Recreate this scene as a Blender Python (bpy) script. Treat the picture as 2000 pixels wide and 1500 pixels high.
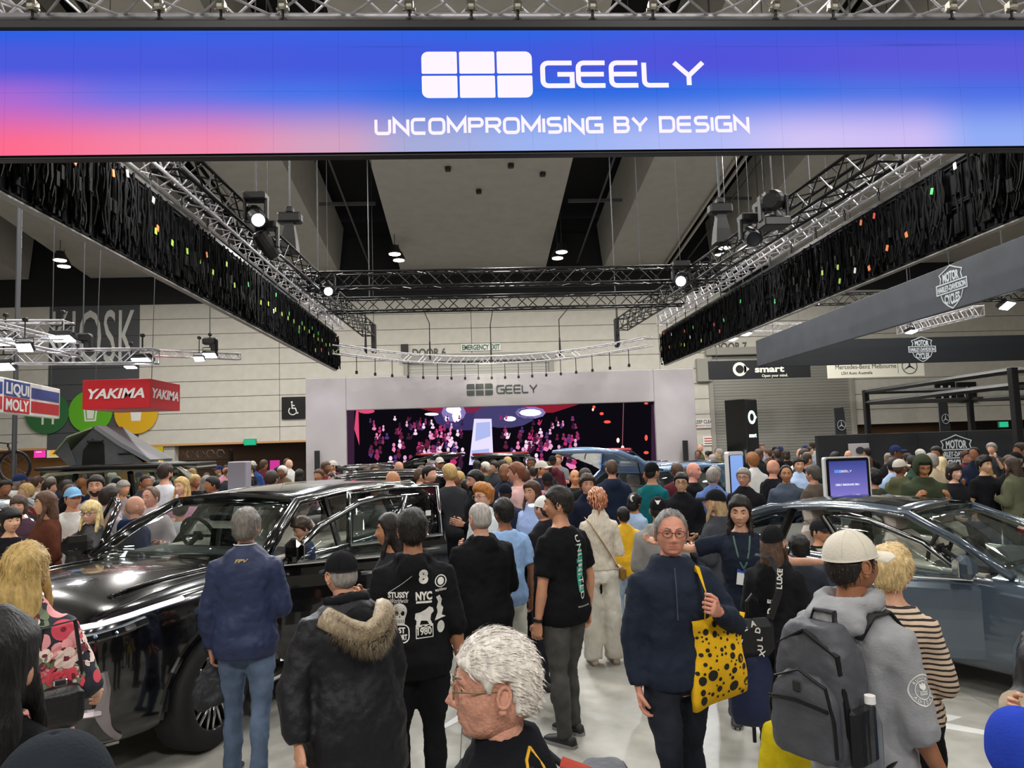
import bpy, bmesh, math, random
import numpy as np
from mathutils import Vector, Matrix, Euler
from mathutils.bvhtree import BVHTree
PI=math.pi
for o in list(bpy.data.objects): bpy.data.objects.remove(o)
SC=bpy.context.scene; COL=SC.collection
# ---------------------------------------------------------------- camera
CAMH=2.1; FPX=1420.0
YAW,PITCH,ROLL=math.radians(3.1),math.radians(4.6),math.radians(1.8)
def cam_basis():
    c,s=math.cos,math.sin
    r0=Vector((c(YAW),-s(YAW),0)); f0=Vector((s(YAW),c(YAW),0)); z=Vector((0,0,1))
    f=f0*c(PITCH)+z*s(PITCH); u0=-f0*s(PITCH)+z*c(PITCH)
    return r0*c(ROLL)-u0*s(ROLL), u0*c(ROLL)+r0*s(ROLL), f
CR,CU,CF=cam_basis(); CP=Vector((0,0,CAMH))
cam=bpy.data.cameras.new('camera'); camo=bpy.data.objects.new('camera',cam); COL.objects.link(camo)
cam.sensor_width=36; cam.sensor_fit='HORIZONTAL'; cam.lens=FPX/2000*36; cam.clip_end=300; cam.clip_start=.05
camo.matrix_world=Matrix(((CR.x,CU.x,-CF.x,CP.x),(CR.y,CU.y,-CF.y,CP.y),(CR.z,CU.z,-CF.z,CP.z),(0,0,0,1)))
SC.camera=camo
def ray(px,py):
    return CR*((px-1000)/FPX)-CU*((py-750)/FPX)+CF
def at(px,py,Y):
    d=ray(px,py); return CP+d*(Y/d.y)
def onz(px,py,z=0.):
    d=ray(px,py); return CP+d*((z-CAMH)/d.z)
# ---------------------------------------------------------------- world, light, exposure
W=bpy.data.worlds.new('world'); SC.world=W; W.use_nodes=True
bg=W.node_tree.nodes['Background']; bg.inputs[0].default_value=(.80,.86,1,1); bg.inputs[1].default_value=.16
SC.view_settings.view_transform='Standard'; SC.view_settings.look='None'; SC.view_settings.gamma=1
SC.view_settings.use_curve_mapping=False; SC.view_settings.exposure=0.0
def area_light(name,loc,sx,sy,power,color=(1,.97,.92),target=None,spread=None):
    l=bpy.data.lights.new(name,'AREA'); l.shape='RECTANGLE'; l.size=sx; l.size_y=sy; l.energy=power; l.color=color
    if spread: l.spread=spread
    o=bpy.data.objects.new(name,l); COL.objects.link(o); o.location=loc
    d=(Vector(target)-Vector(loc)) if target else Vector((0,0,-1))
    o.rotation_euler=d.to_track_quat('-Z','Y').to_euler(); return o
# rows of the hall's high-bay lamps (above the frame), an added fill row behind the camera, the stand's own lighting rig
for i,x in enumerate((-9,-3,3,9)):
    for j,y in enumerate((-6,2.5,)):
        area_light('high_bay_and_fill_lamp',(x,y,9.2),.9,.9,330 if y<0 else 170,target=(x*.8,6,.8) if y<0 else None)  # row behind the camera is unseen added fill, tilted forward onto fronts
for x in (-14,-7.5,1,8.5,15):
    for y in (13,21,30):
        area_light('high_bay_and_fill_lamp',(x,y,10.6),.9,.9,440 if y<20 else 620)
for x in (-3.2,.9,5.2):
    for y in (8.5,14):
        area_light('stand_rig_lamp',(x,y,5.9),.35,.35,70,(1,.98,.95))
# ---------------------------------------------------------------- colour helpers
def lin(c):
    return tuple((v/12.92 if v<=.04045 else ((v+.055)/1.055)**2.4) for v in c)
def C(h):
    h=h.lstrip('#'); return lin(tuple(int(h[i:i+2],16)/255 for i in (0,2,4)))
MATS={}
def nodes(m): return m.node_tree.nodes, m.node_tree.links
def mat(name,color,rough=.6,metal=0.,spec=.5,coat=0.,noise=0.,nscale=40.,bump=0.,bscale=200.,stretch=None):
    if name in MATS: return MATS[name]
    if isinstance(color,str): color=C(color)
    m=bpy.data.materials.new(name); m.use_nodes=True; N,L=nodes(m); b=N['Principled BSDF']
    b.inputs['Base Color'].default_value=(*color,1); b.inputs['Roughness'].default_value=rough; b.inputs['Metallic'].default_value=metal
    b.inputs['Specular IOR Level'].default_value=spec
    if coat: b.inputs['Coat Weight'].default_value=coat; b.inputs['Coat Roughness'].default_value=.04
    if noise or bump:
        tc=N.new('ShaderNodeTexCoord'); mp=N.new('ShaderNodeMapping'); L.new(tc.outputs['Object'],mp.inputs[0])
        if stretch: mp.inputs['Scale'].default_value=stretch
    if noise:
        n=N.new('ShaderNodeTexNoise'); n.inputs['Scale'].default_value=nscale; n.inputs['Detail'].default_value=4; L.new(mp.outputs[0],n.inputs[0])
        mx=N.new('ShaderNodeMix'); mx.data_type='RGBA'
        mx.inputs[6].default_value=(*[max(0,c*(1-noise)) for c in color],1); mx.inputs[7].default_value=(*[min(1,c*(1+noise)+noise*.004) for c in color],1)
        cr=N.new('ShaderNodeMapRange'); cr.inputs[1].default_value=.3; cr.inputs[2].default_value=.7
        L.new(n.outputs[0],cr.inputs[0]); L.new(cr.outputs[0],mx.inputs[0]); L.new(mx.outputs[2],b.inputs['Base Color'])
    if bump:
        n2=N.new('ShaderNodeTexNoise'); n2.inputs['Scale'].default_value=bscale; n2.inputs['Detail'].default_value=3; L.new(mp.outputs[0],n2.inputs[0])
        bp=N.new('ShaderNodeBump'); bp.inputs['Strength'].default_value=bump; bp.inputs['Distance'].default_value=.01
        L.new(n2.outputs[0],bp.inputs['Height']); L.new(bp.outputs[0],b.inputs['Normal'])
    MATS[name]=m; return m
def emit(name,color,strength):
    if name in MATS: return MATS[name]
    if isinstance(color,str): color=C(color)
    m=bpy.data.materials.new(name); m.use_nodes=True; N,L=nodes(m); N.remove(N['Principled BSDF'])
    e=N.new('ShaderNodeEmission'); e.inputs[0].default_value=(*color,1); e.inputs[1].default_value=strength
    L.new(e.outputs[0],N['Material Output'].inputs[0]); MATS[name]=m; return m
def glass(name,tint,gloss=.06,rough=.02):
    if name in MATS: return MATS[name]
    m=bpy.data.materials.new(name); m.use_nodes=True; N,L=nodes(m); N.remove(N['Principled BSDF'])
    t=N.new('ShaderNodeBsdfTransparent'); t.inputs[0].default_value=(*tint,1)
    g=N.new('ShaderNodeBsdfGlossy'); g.inputs['Roughness'].default_value=rough; g.inputs[0].default_value=(1,1,1,1)
    f=N.new('ShaderNodeLayerWeight'); f.inputs[0].default_value=.5; pw=N.new('ShaderNodeMath'); pw.operation='POWER'; pw.inputs[1].default_value=4.5; L.new(f.outputs['Facing'],pw.inputs[0]); md=N.new('ShaderNodeMath'); md.operation='MULTIPLY_ADD'; md.inputs[1].default_value=.9; md.inputs[2].default_value=.035; L.new(pw.outputs[0],md.inputs[0])
    mx=N.new('ShaderNodeMixShader'); L.new(md.outputs[0],mx.inputs[0]); L.new(t.outputs[0],mx.inputs[1]); L.new(g.outputs[0],mx.inputs[2])
    L.new(mx.outputs[0],N['Material Output'].inputs[0]); MATS[name]=m; return m
def fabric(hexc,kind='cloth'):
    if kind=='leather': return mat('leather_'+hexc,hexc,.38,noise=.15,nscale=30,bump=.25,bscale=90)
    if kind=='denim': return mat('denim_'+hexc,hexc,.9,spec=.15,noise=.22,nscale=9,bump=.3,bscale=260)
    if kind=='knit': return mat('knit_'+hexc,hexc,.95,spec=.1,noise=.12,nscale=60,bump=.4,bscale=160,stretch=(1,1,.4))
    if kind=='nylon': return mat('nylon_'+hexc,hexc,.55,spec=.3,noise=.12,nscale=14,bump=.45,bscale=26)
    return mat('cloth_'+hexc,hexc,.9,spec=.12,noise=.06,nscale=14,bump=.25,bscale=120)
def skinmat(hexc,old=0):
    if old: return mat('skin_old_'+hexc,hexc,.5,spec=.35,noise=.2,nscale=38,bump=.35,bscale=120)
    return mat('skin_'+hexc,hexc,.52,spec=.35,noise=.09,nscale=22,bump=.1,bscale=170)
def hairmat(hexc): return mat('hair_'+hexc,hexc,.55,spec=.35,noise=.3,nscale=45,bump=.6,bscale=75,stretch=(1.5,1.5,.35))
# ---------------------------------------------------------------- mesh builder
class MB:
    def __init__(s): s.v=[]; s.f=[]; s.m=[]
    def add(s,vs,fs,mi=0):
        n=len(s.v); s.v.extend([tuple(v) for v in vs]); s.f.extend([tuple(i+n for i in f) for f in fs]); s.m.extend([mi]*len(fs)); return s
    def merge(s,o,M=None,mi=None):
        n=len(s.v); s.v.extend([tuple(M@Vector(v)) for v in o.v] if M is not None else o.v); s.f.extend([tuple(i+n for i in f) for f in o.f]); s.m.extend(o.m if mi is None else [mi]*len(o.f)); return s
    def xf(s,M): s.v=[tuple(M@Vector(v)) for v in s.v]; return s
    def box(s,c,d,rot=None,mi=0):
        x,y,z=d[0]/2,d[1]/2,d[2]/2
        vs=[Vector((a*x,b*y,e*z)) for a in(-1,1) for b in(-1,1) for e in(-1,1)]
        if rot is not None: vs=[rot@v for v in vs]
        c=Vector(c); return s.add([v+c for v in vs],[(0,1,3,2),(4,6,7,5),(0,4,5,1),(2,3,7,6),(0,2,6,4),(1,5,7,3)],mi)
    def rbox(s,c,d,b,rot=None,mi=0):
        # box with chamfered edges
        x,y,z=d[0]/2,d[1]/2,d[2]/2; b=min(b,x*.9,y*.9,z*.9); vs=[];idx={}
        for sx in(-1,1):
            for sy in(-1,1):
                for sz in(-1,1):
                    for k in range(3):
                        p=[sx*(x-(b if k!=0 else 0)),sy*(y-(b if k!=1 else 0)),sz*(z-(b if k!=2 else 0))]
                        idx[(sx,sy,sz,k)]=len(vs); vs.append(Vector(p))
        fs=[]
        for k,(i,j) in ((0,(1,2)),(1,(2,0)),(2,(0,1))):
            for sg in(-1,1):
                q=[]
                for a,bb in((-1,-1),(1,-1),(1,1),(-1,1)):
                    t=[0,0,0]; t[k]=sg; t[i]=a; t[j]=bb; q.append(idx[(*t,k)])
                fs.append(q if sg>0 else q[::-1])
        for k in range(3):
            i,j=(k+1)%3,(k+2)%3
            for a in(-1,1):
                for bb in(-1,1):
                    t0=[0,0,0];t0[k]=-1;t0[i]=a;t0[j]=bb; t1=list(t0);t1[k]=1
                    q=[idx[(*t0,i)],idx[(*t1,i)],idx[(*t1,j)],idx[(*t0,j)]]
                    fs.append(q if a*bb<0 else q[::-1])
        for sx in(-1,1):
            for sy in(-1,1):
                for sz in(-1,1):
                    q=[idx[(sx,sy,sz,k)] for k in range(3)]; fs.append(q if sx*sy*sz>0 else q[::-1])
        if rot is not None: vs=[rot@v for v in vs]
        c=Vector(c); return s.add([v+c for v in vs],fs,mi)
    def loft(s,rings,cap=True,closed=True,mi=0):
        n=len(rings[0]); vs=[p for r in rings for p in r]; fs=[]
        m=n if closed else n-1
        for i in range(len(rings)-1):
            for j in range(m):
                k=(j+1)%n; fs.append((i*n+j,i*n+k,(i+1)*n+k,(i+1)*n+j))
        if cap and closed:
            fs.append(tuple(range(n-1,-1,-1))); fs.append(tuple((len(rings)-1)*n+j for j in range(n)))
        return s.add(vs,fs,mi)
    def tube(s,pts,rad,n=8,cap=True,mi=0,flat=None):
        pts=[Vector(p) for p in pts]; rings=[]
        if not hasattr(rad,'__len__'): rad=[rad]*len(pts)
        u=None
        for i,p in enumerate(pts):
            t=(pts[min(i+1,len(pts)-1)]-pts[max(i-1,0)])
            if t.length<1e-9: t=Vector((0,0,1))
            t.normalize()
            if u is None: u=t.orthogonal().normalized() if flat is None else (Vector(flat)-t*t.dot(Vector(flat))).normalized()
            else:
                u=u-t*t.dot(u)
                u=u.normalized() if u.length>1e-6 else t.orthogonal().normalized()
            w=t.cross(u); r=rad[i]; ru,rw=(r if hasattr(r,'__len__') else (r,r))
            rings.append([p+u*(ru*math.cos(2*PI*j/n))+w*(rw*math.sin(2*PI*j/n)) for j in range(n)])
        return s.loft(rings,cap,True,mi)
    def ell(s,c,r,nu=12,nv=8,rot=None,mi=0):
        c=Vector(c); vs=[];fs=[]
        def P(a,b):
            v=Vector((r[0]*math.sin(b)*math.cos(a),r[1]*math.sin(b)*math.sin(a),r[2]*math.cos(b)))
            return c+(rot@v if rot is not None else v)
        vs.append(P(0,0))
        for i in range(1,nv):
            for j in range(nu): vs.append(P(2*PI*j/nu,PI*i/nv))
        vs.append(P(0,PI)); e=len(vs)-1
        for j in range(nu): fs.append((0,1+j,1+(j+1)%nu))
        for i in range(nv-2):
            for j in range(nu): fs.append((1+i*nu+j,1+(i+1)*nu+j,1+(i+1)*nu+(j+1)%nu,1+i*nu+(j+1)%nu))
        b=1+(nv-2)*nu
        for j in range(nu): fs.append((b+j,e,b+(j+1)%nu))
        return s.add(vs,fs,mi)
    def cyl(s,p0,p1,r,n=12,mi=0,r1=None): return s.tube([p0,p1],[r,r if r1 is None else r1],n,True,mi)
    def prism(s,poly,y0,y1,mi=0):
        # polygon in XZ extruded along Y
        n=len(poly); vs=[(p[0],y0,p[1]) for p in poly]+[(p[0],y1,p[1]) for p in poly]
        fs=[tuple(range(n)),tuple(range(2*n-1,n-1,-1))]+[(i,n+i,n+(i+1)%n,(i+1)%n) for i in range(n)]
        return s.add(vs,fs,mi)
    def torus(s,c,R,r,axis='y',n=24,k=8,mi=0,a0=0,a1=2*PI):
        full=abs(a1-a0-2*PI)<1e-6; rings=[]
        c=Vector(c)
        for i in range(n if full else n+1):
            a=a0+(a1-a0)*i/n; ring=[]
            for j in range(k):
                b=2*PI*j/k; q=R+r*math.cos(b); h=r*math.sin(b)
                if axis=='y': v=(q*math.cos(a),h,q*math.sin(a))
                elif axis=='z': v=(q*math.cos(a),q*math.sin(a),h)
                else: v=(h,q*math.cos(a),q*math.sin(a))
                ring.append(c+Vector(v))
            rings.append(ring)
        if full: rings.append(rings[0])
        return s.loft(rings,not full,True,mi)
    def mesh(s,name,mats=None,smooth=False):
        me=bpy.data.meshes.new(name); me.from_pydata(s.v,[],s.f)
        if mats is not None:
            for m in (mats if isinstance(mats,(list,tuple)) else [mats]): me.materials.append(m)
        if s.m and max(s.m)>0: me.polygons.foreach_set('material_index',s.m)
        if smooth: me.polygons.foreach_set('use_smooth',[True]*len(me.polygons))
        me.update(); return me
def fixn(me):
    b=bmesh.new(); b.from_mesh(me); bmesh.ops.recalc_face_normals(b,faces=b.faces); b.to_mesh(me); b.free(); return me
# ---------------------------------------------------------------- objects
def obj(name,me,parent=None,mats=None,smooth=False,loc=None,rot=None,kind=None,label=None,fix=True):
    if isinstance(me,MB):
        me=me.mesh(name,mats,smooth)
        if fix: fixn(me)
    o=bpy.data.objects.new(name,me); COL.objects.link(o)
    if parent is not None: o.parent=parent
    if loc is not None: o.location=loc
    if rot is not None: o.rotation_euler=rot
    if kind: o['kind']=kind
    if label: o['label']=label
    return o
def tag(o,label=None,cat=None,group=None,kind=None):
    if label: o['label']=label
    if cat: o['category']=cat
    if group: o['group']=group
    if kind: o['kind']=kind
    return o
def empty(name,loc=(0,0,0),rz=0.,label=None,cat=None,group=None,scale=1.):
    o=bpy.data.objects.new(name,None); COL.objects.link(o); o.location=loc; o.rotation_euler=(0,0,rz); o.scale=(scale,)*3; o.empty_display_size=.1
    return tag(o,label,cat,group)
def copy_tree(o,parent=None):
    c=o.copy(); COL.objects.link(c)
    if parent is not None: c.parent=parent
    for ch in o.children: copy_tree(ch,c)
    return c
# scratch scene: modifiers are evaluated there
TS=bpy.data.scenes.new('scratch')
def bake(me,mods,free=True,extra=()):
    o=bpy.data.objects.new('scratch',me); TS.collection.objects.link(o)
    for e in extra: TS.collection.objects.link(e)
    for t,kw in mods:
        m=o.modifiers.new(t,t)
        for k,v in kw.items(): setattr(m,k,v)
    vl=TS.view_layers[0]; vl.update(); dg=vl.depsgraph
    r=bpy.data.meshes.new_from_object(o.evaluated_get(dg))
    bpy.data.objects.remove(o)
    for e in extra: bpy.data.objects.remove(e)
    if free: bpy.data.meshes.remove(me)
    return r
TEX=bpy.data.textures.new('wrinkle','CLOUDS'); TEX.noise_scale=.09; TEX.noise_depth=1; TEX.noise_scale=.13
TEX2=bpy.data.textures.new('crease','CLOUDS'); TEX2.noise_scale=.05; TEX2.noise_depth=1; TEX2.noise_type='HARD_NOISE'
def remesh(mb,vox,smooth=6,wrinkle=0.,mats=None,name='m',factor=.5):
    mods=[('REMESH',dict(mode='VOXEL',voxel_size=vox)),('SMOOTH',dict(factor=factor,iterations=smooth))]
    if wrinkle: mods+=[('DISPLACE',dict(texture=TEX,strength=wrinkle*1.6,mid_level=.5)),('DISPLACE',dict(texture=TEX2,strength=wrinkle*.6,mid_level=.5))]
    me=bake(mb.mesh(name),mods); me.name=name
    me.materials.clear()
    for m in (mats if isinstance(mats,(list,tuple)) else [mats]): me.materials.append(m)
    me.polygons.foreach_set('use_smooth',[True]*len(me.polygons)); return me
# ---------------------------------------------------------------- writing
def text_me(s,h=1.,bold=0.,ext=.004,xs=1.,shear=0.,align='CENTER',space=1.):
    cu=bpy.data.curves.new('txt','FONT'); cu.body=s; cu.size=1.; cu.offset=bold; cu.extrude=0; cu.shear=shear; cu.align_x=align; cu.align_y='BOTTOM_BASELINE'; cu.space_character=space; cu.resolution_u=3
    o=bpy.data.objects.new('txt',cu); TS.collection.objects.link(o); vl=TS.view_layers[0]; vl.update()
    me=bpy.data.meshes.new_from_object(o.evaluated_get(vl.depsgraph)); bpy.data.objects.remove(o); bpy.data.curves.remove(cu)
    k=h/.73; n=len(me.vertices); mb=MB()
    vs=[(v.co.x*k*xs,0,v.co.y*k) for v in me.vertices]; fs=[tuple(p.vertices) for p in me.polygons]
    bpy.data.meshes.remove(me); mb.add(vs,fs); return mb     # lies in XZ facing -Y
def stroke(polys,t,closed=False):
    # mitred stroke of polylines in XZ
    mb=MB()
    for pl in polys:
        cl=len(pl)>2 and (Vector(pl[0])-Vector(pl[-1])).length<1e-6
        P=[Vector((p[0],p[1])) for p in (pl[:-1] if cl else pl)]; P=[p for i,p in enumerate(P) if i==0 or (p-P[i-1]).length>1e-4]; n=len(P); L=[];
        for i in range(n):
            a=P[i-1] if (i>0 or cl) else None; b=P[(i+1)%n] if (i<n-1 or cl) else None
            d1=(P[i]-a).normalized() if a is not None else None; d2=(b-P[i]).normalized() if b is not None else None
            if d1 is None: d1=d2
            if d2 is None: d2=d1
            n1=Vector((-d1.y,d1.x)); n2=Vector((-d2.y,d2.x)); m=(n1+n2)
            if m.length<1e-5: m=n1
            m.normalize(); k=t/2/max(.35,m.dot(n1)); L.append((P[i]+m*k,P[i]-m*k))
        vs=[(q.x,0,q.y) for pr in L for q in pr]; fs=[(2*i,2*i+1,2*((i+1)%n)+1,2*((i+1)%n)) for i in range(n if cl else n-1)]
        mb.add(vs,fs)
    return mb
def arc(cx,cz,rx,rz,a0,a1,n=8): return [(cx+rx*math.cos(math.radians(a0+(a1-a0)*i/n)),cz+rz*math.sin(math.radians(a0+(a1-a0)*i/n))) for i in range(n+1)]
def rrect(w,h,r,x=0,z=0,n=5):
    if not hasattr(r,'__len__'): r=[r]*4   # tr, tl, bl, br
    return arc(x+w/2-r[0],z+h/2-r[0],r[0],r[0],0,90,n)+arc(x-w/2+r[1],z+h/2-r[1],r[1],r[1],90,180,n)+arc(x-w/2+r[2],z-h/2+r[2],r[2],r[2],180,270,n)+arc(x+w/2-r[3],z-h/2+r[3],r[3],r[3],270,360,n)
def flatpoly(poly,y=0): return MB().add([(p[0],y,p[1]) for p in poly],[tuple(range(len(poly)))])
def shell(mb,d=.004):
    # flat XZ figure given a real thickness d towards -Y
    n=len(mb.v); vs=list(mb.v)+[(v[0],v[1]-d,v[2]) for v in mb.v]; fs=[tuple(reversed(f)) for f in mb.f]+[tuple(i+n for i in f) for f in mb.f]
    cnt={}
    for f in mb.f:
        for i in range(len(f)):
            a,b=f[i],f[(i+1)%len(f)]; cnt[(min(a,b),max(a,b))]=cnt.get((min(a,b),max(a,b)),0)+1
    for f in mb.f:
        for i in range(len(f)):
            a,b=f[i],f[(i+1)%len(f)]
            if cnt[(min(a,b),max(a,b))]==1: fs.append((a,b,b+n,a+n))
    o=MB(); o.add(vs,fs); return o
W_=1.15
GL={'G':(1.2,[[(1.2,1),(.25,1)]+arc(.22,.78,.22,.22,90,180,4)+arc(.22,.22,.22,.22,180,270,4)+[(1.2,0),(1.2,.5),(.6,.5)]]),
'E':(1.1,[[(1.1,1),(0.22,1)]+arc(.22,.78,.22,.22,90,180,4)+arc(.22,.22,.22,.22,180,270,4)+[(1.1,0)],[(0,.5),(1.05,.5)]]),
'L':(1.0,[[(0,1),(0,.2)]+arc(.2,.2,.2,.2,180,270,4)+[(1.0,0)]]),
'Y':(1.2,[[(0,1),(.6,.42),(1.2,1)],[(.6,.42),(.6,0)]]),
'U':(1.1,[[(0,1),(0,.2)]+arc(.2,.2,.2,.2,180,270,4)+arc(.9,.2,.2,.2,270,360,4)+[(1.1,1)]]),
'N':(1.1,[[(0,0),(0,1),(1.1,0),(1.1,1)]]),
'C':(1.05,[[(1.05,1),(.25,1)]+arc(.25,.75,.25,.25,90,180,4)+arc(.25,.25,.25,.25,180,270,4)+[(1.05,0)]]),
'O':(1.15,[rrect(1.15,1,.28,.575,.5,4)+[rrect(1.15,1,.28,.575,.5,4)[0]]]),
'M':(1.35,[[(0,0),(0,1),(.675,.2),(1.35,1),(1.35,0)]]),
'P':(1.05,[[(0,0),(0,1),(.8,1)]+arc(.8,.75,.25,.25,90,-90,6)+[(0,.5)]][0:1]+[]),
'R':(1.08,[[(0,0),(0,1),(.82,1)]+arc(.82,.74,.26,.26,90,-90,6)+[(0,.48)],[(.6,.48),(1.08,0)]]),
'I':(0.,[[(0,0),(0,1)]]),
'S':(1.05,[[(1.05,1),(.22,1)]+arc(.24,.76,.24,.24,90,270,6)+arc(.8,.26,.26,.26,90,-90,6)+[(0,0)]]),
'B':(1.1,[[(.8,.52)]+arc(.82,.76,.24,.24,-90,90,6)+[(0,1),(0,0),(.8,0)]+arc(.84,.26,.26,.26,-90,90,6)+[(0,.52)]]),
'D':(1.12,[[(0,0),(0,1),(.8,1)]+arc(.84,.72,.28,.28,90,0,4)+arc(.84,.28,.28,.28,0,-90,4)+[(0,0)]]),
}
def techno(s,h,t=.16,gap=.34,xs=1.,word=.75):
    x=0; mb=MB()
    for ch in s:
        if ch==' ': x+=word; continue
        w,pl=GL[ch]; w*=xs
        mb.merge(stroke([[(x+p[0]*xs,p[1]) for p in q] for q in pl],t)); x+=w+gap
    x-=gap; k=h
    mb.v=[((v[0]-x/2)*k,v[1],v[2]*k) for v in mb.v]; return mb,x*k
def cells_logo(w,h,g):
    # six rounded cells in two rows of three
    mb=MB(); cw=(w-2*g)/3; chh=(h-g)/2; R=.14*h; r=.03*h
    for i in range(3):
        for j in range(2):
            rr=[r]*4
            if j==1 and i==0: rr[1]=R
            if j==1 and i==2: rr[0]=R
            if j==0 and i==0: rr[2]=R
            if j==0 and i==2: rr[3]=R
            mb.merge(flatpoly(rrect(cw,chh,rr,-w/2+cw/2+i*(cw+g),-h/2+chh/2+j*(chh+g))))
    return mb
# ================================================================= the hall
random.seed(5)
def rect_at(x0,y0,x1,y1,Y):
    ym=(y0+y1)/2; xm=(x0+x1)/2
    return at(x0,ym,Y).x,at(x1,ym,Y).x,at(xm,y1,Y).z,at(xm,y0,Y).z
M_wall=mat('wall_panel','#c9c5ba',.8,noise=.05,nscale=3)
M_dark=mat('roof_black','#101113',.9)
M_beam=mat('beam_grey','#b4b0a6',.85,noise=.06,nscale=2,bump=.3,bscale=12)
M_alu=mat('aluminium','#c2c0c4',.42,.45)
M_blk=mat('black_metal','#0b0b0c',.45,.3)
M_blkp=mat('black_plastic','#101011',.5)
M_wire=mat('steel_wire','#55565a',.5,.6)
M_white=mat('white_paint','#e9e7e2',.55)
def floor_mat():
    m=bpy.data.materials.new('floor_vinyl'); m.use_nodes=True; N,L=nodes(m); b=N['Principled BSDF']
    tc=N.new('ShaderNodeTexCoord'); n=N.new('ShaderNodeTexNoise'); n.inputs['Scale'].default_value=1.6; n.inputs['Detail'].default_value=5
    n2=N.new('ShaderNodeTexNoise'); n2.inputs['Scale'].default_value=9; n2.inputs['Detail'].default_value=6
    L.new(tc.outputs['Object'],n.inputs[0]); L.new(tc.outputs['Object'],n2.inputs[0])
    r=N.new('ShaderNodeValToRGB'); r.color_ramp.elements[0].position=.3; r.color_ramp.elements[1].position=.68
    r.color_ramp.elements[0].color=(*C('#a3a29a'),1); r.color_ramp.elements[1].color=(*C('#bcbab2'),1); L.new(n.outputs[0],r.inputs[0])
    mx=N.new('ShaderNodeMix'); mx.data_type='RGBA'; mx.blend_type='MULTIPLY'; mx.inputs[0].default_value=.35
    r2=N.new('ShaderNodeValToRGB'); r2.color_ramp.elements[0].position=.35; r2.color_ramp.elements[1].position=.6; r2.color_ramp.elements[0].color=(.72,.70,.68,1)
    L.new(n2.outputs[0],r2.inputs[0]); L.new(r.outputs[0],mx.inputs[6]); L.new(r2.outputs[0],mx.inputs[7]); L.new(mx.outputs[2],b.inputs['Base Color'])
    b.inputs['Roughness'].default_value=.42; b.inputs['Specular IOR Level'].default_value=.35; return m
# floor: sheets of pale vinyl with fine seams
fl=obj('floor',MB().box((0,14,-.055),(90,60,.1)),None,mat('floor_base','#6d6c66',.8),kind='structure')
M_fl=floor_mat()
sheet=None
for i in range(7):
    for j in range(8):
        x=-10.5+i*4+.35; y=-1+j*3.4
        if sheet is None:
            me=MB().box((0,0,-.0025),(3.994,3.394,.005)).mesh('floor_sheet',M_fl); fixn(me); sheet=me
        obj('floor_sheet',sheet,fl,loc=(x,y,0))
fl2=obj('carpet',MB().box((0,0,-.0028),(1,1,.005)),fl,mat('hall_carpet','#55565a',.95,noise=.2,nscale=60)); fl2.scale=(60,12.8,1); fl2.location=(0,32,0)
for k,(a,b) in enumerate((((-27.5,12),(14.5,1)),)): pass
for x0,x1 in ((-30,-12.2),(15.8,30)):
    f3=obj('carpet',MB().box((0,0,-.0028),(1,1,.005)),fl,mat('hall_carpet','#55565a',.95,noise=.2,nscale=60)); f3.scale=(x1-x0,29,1); f3.location=((x0+x1)/2,11,0)
# pale line markings stuck on the floor
M_line=mat('floor_line','#dfe0dc',.5)
def floor_poly(pts,name='floor_marking'):
    P=[onz(x,y,0) for x,y in pts]; n=len(P); mb=MB().add([(p.x,p.y,.0006) for p in P]+[(p.x,p.y,.003) for p in P],[tuple(range(n)),tuple(range(2*n-1,n-1,-1))]+[(i,(i+1)%n,n+(i+1)%n,n+i) for i in range(n)])
    return obj(name,mb,fl,M_line)
floor_poly([(1782,1384),(1880,1401),(1845,1412),(1950,1432),(1960,1442),(1775,1412)])
floor_poly([(872,1320),(893,1312),(900,1322),(884,1336)])
floor_poly([(868,1415),(898,1395),(910,1402),(868,1424)])
floor_poly([(1168,1243),(1240,1240),(1240,1246),(1168,1249)])
# ---- back wall in precast panels
YB=38.
wb=obj('wall_back',MB().box((0,YB+.45,6.2),(110,.3,7.4)),None,mat('wall_core','#6b6963',.9),kind='structure')
ROW=.82; Z0=2.46
d7=rect_at(1397,690,1665,930,YB); d6=rect_at(800,704,1076,930,YB)
panels={}
def wpanel(x0,x1,z0,z1):
    k=(round(x1-x0,2),round(z1-z0,2))
    if k not in panels:
        me=MB().rbox((0,0,0),(k[0]-.022,.16,k[1]-.022),.012).mesh('wall_panel',M_wall); fixn(me); panels[k]=me
    obj('wall_panel',panels[k],wb,loc=((x0+x1)/2,YB+.2,(z0+z1)/2))
for r in range(-3,9):
    za=Z0+r*ROW; zb=za+ROW
    edges=[-30,-20,-10,0,10,20,32]
    for a,b in zip(edges,edges[1:]):
        iv=[(a,b)]
        for (x0,x1,_,zt) in (d7,d6):
            zt=zt-.25
            if za<zt:
                nv=[]
                for (p,q) in iv:
                    if x1<=p or x0>=q: nv.append((p,q)); continue
                    if x0>p: nv.append((p,x0))
                    if x1<q: nv.append((x1,q))
                iv=nv
        for p,q in iv:
            if r<0 and p<-9: continue     # kiosk opening on the left
            if r<0 and p>=18: continue
            if q-p>.3: wpanel(p,q,za,zb)
# dark band between wall and roof
obj('wall_upper_band',MB().box((0,YB+.3,11.9),(110,.5,4.2)),wb,mat('band_dark','#202022',.9))
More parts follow.
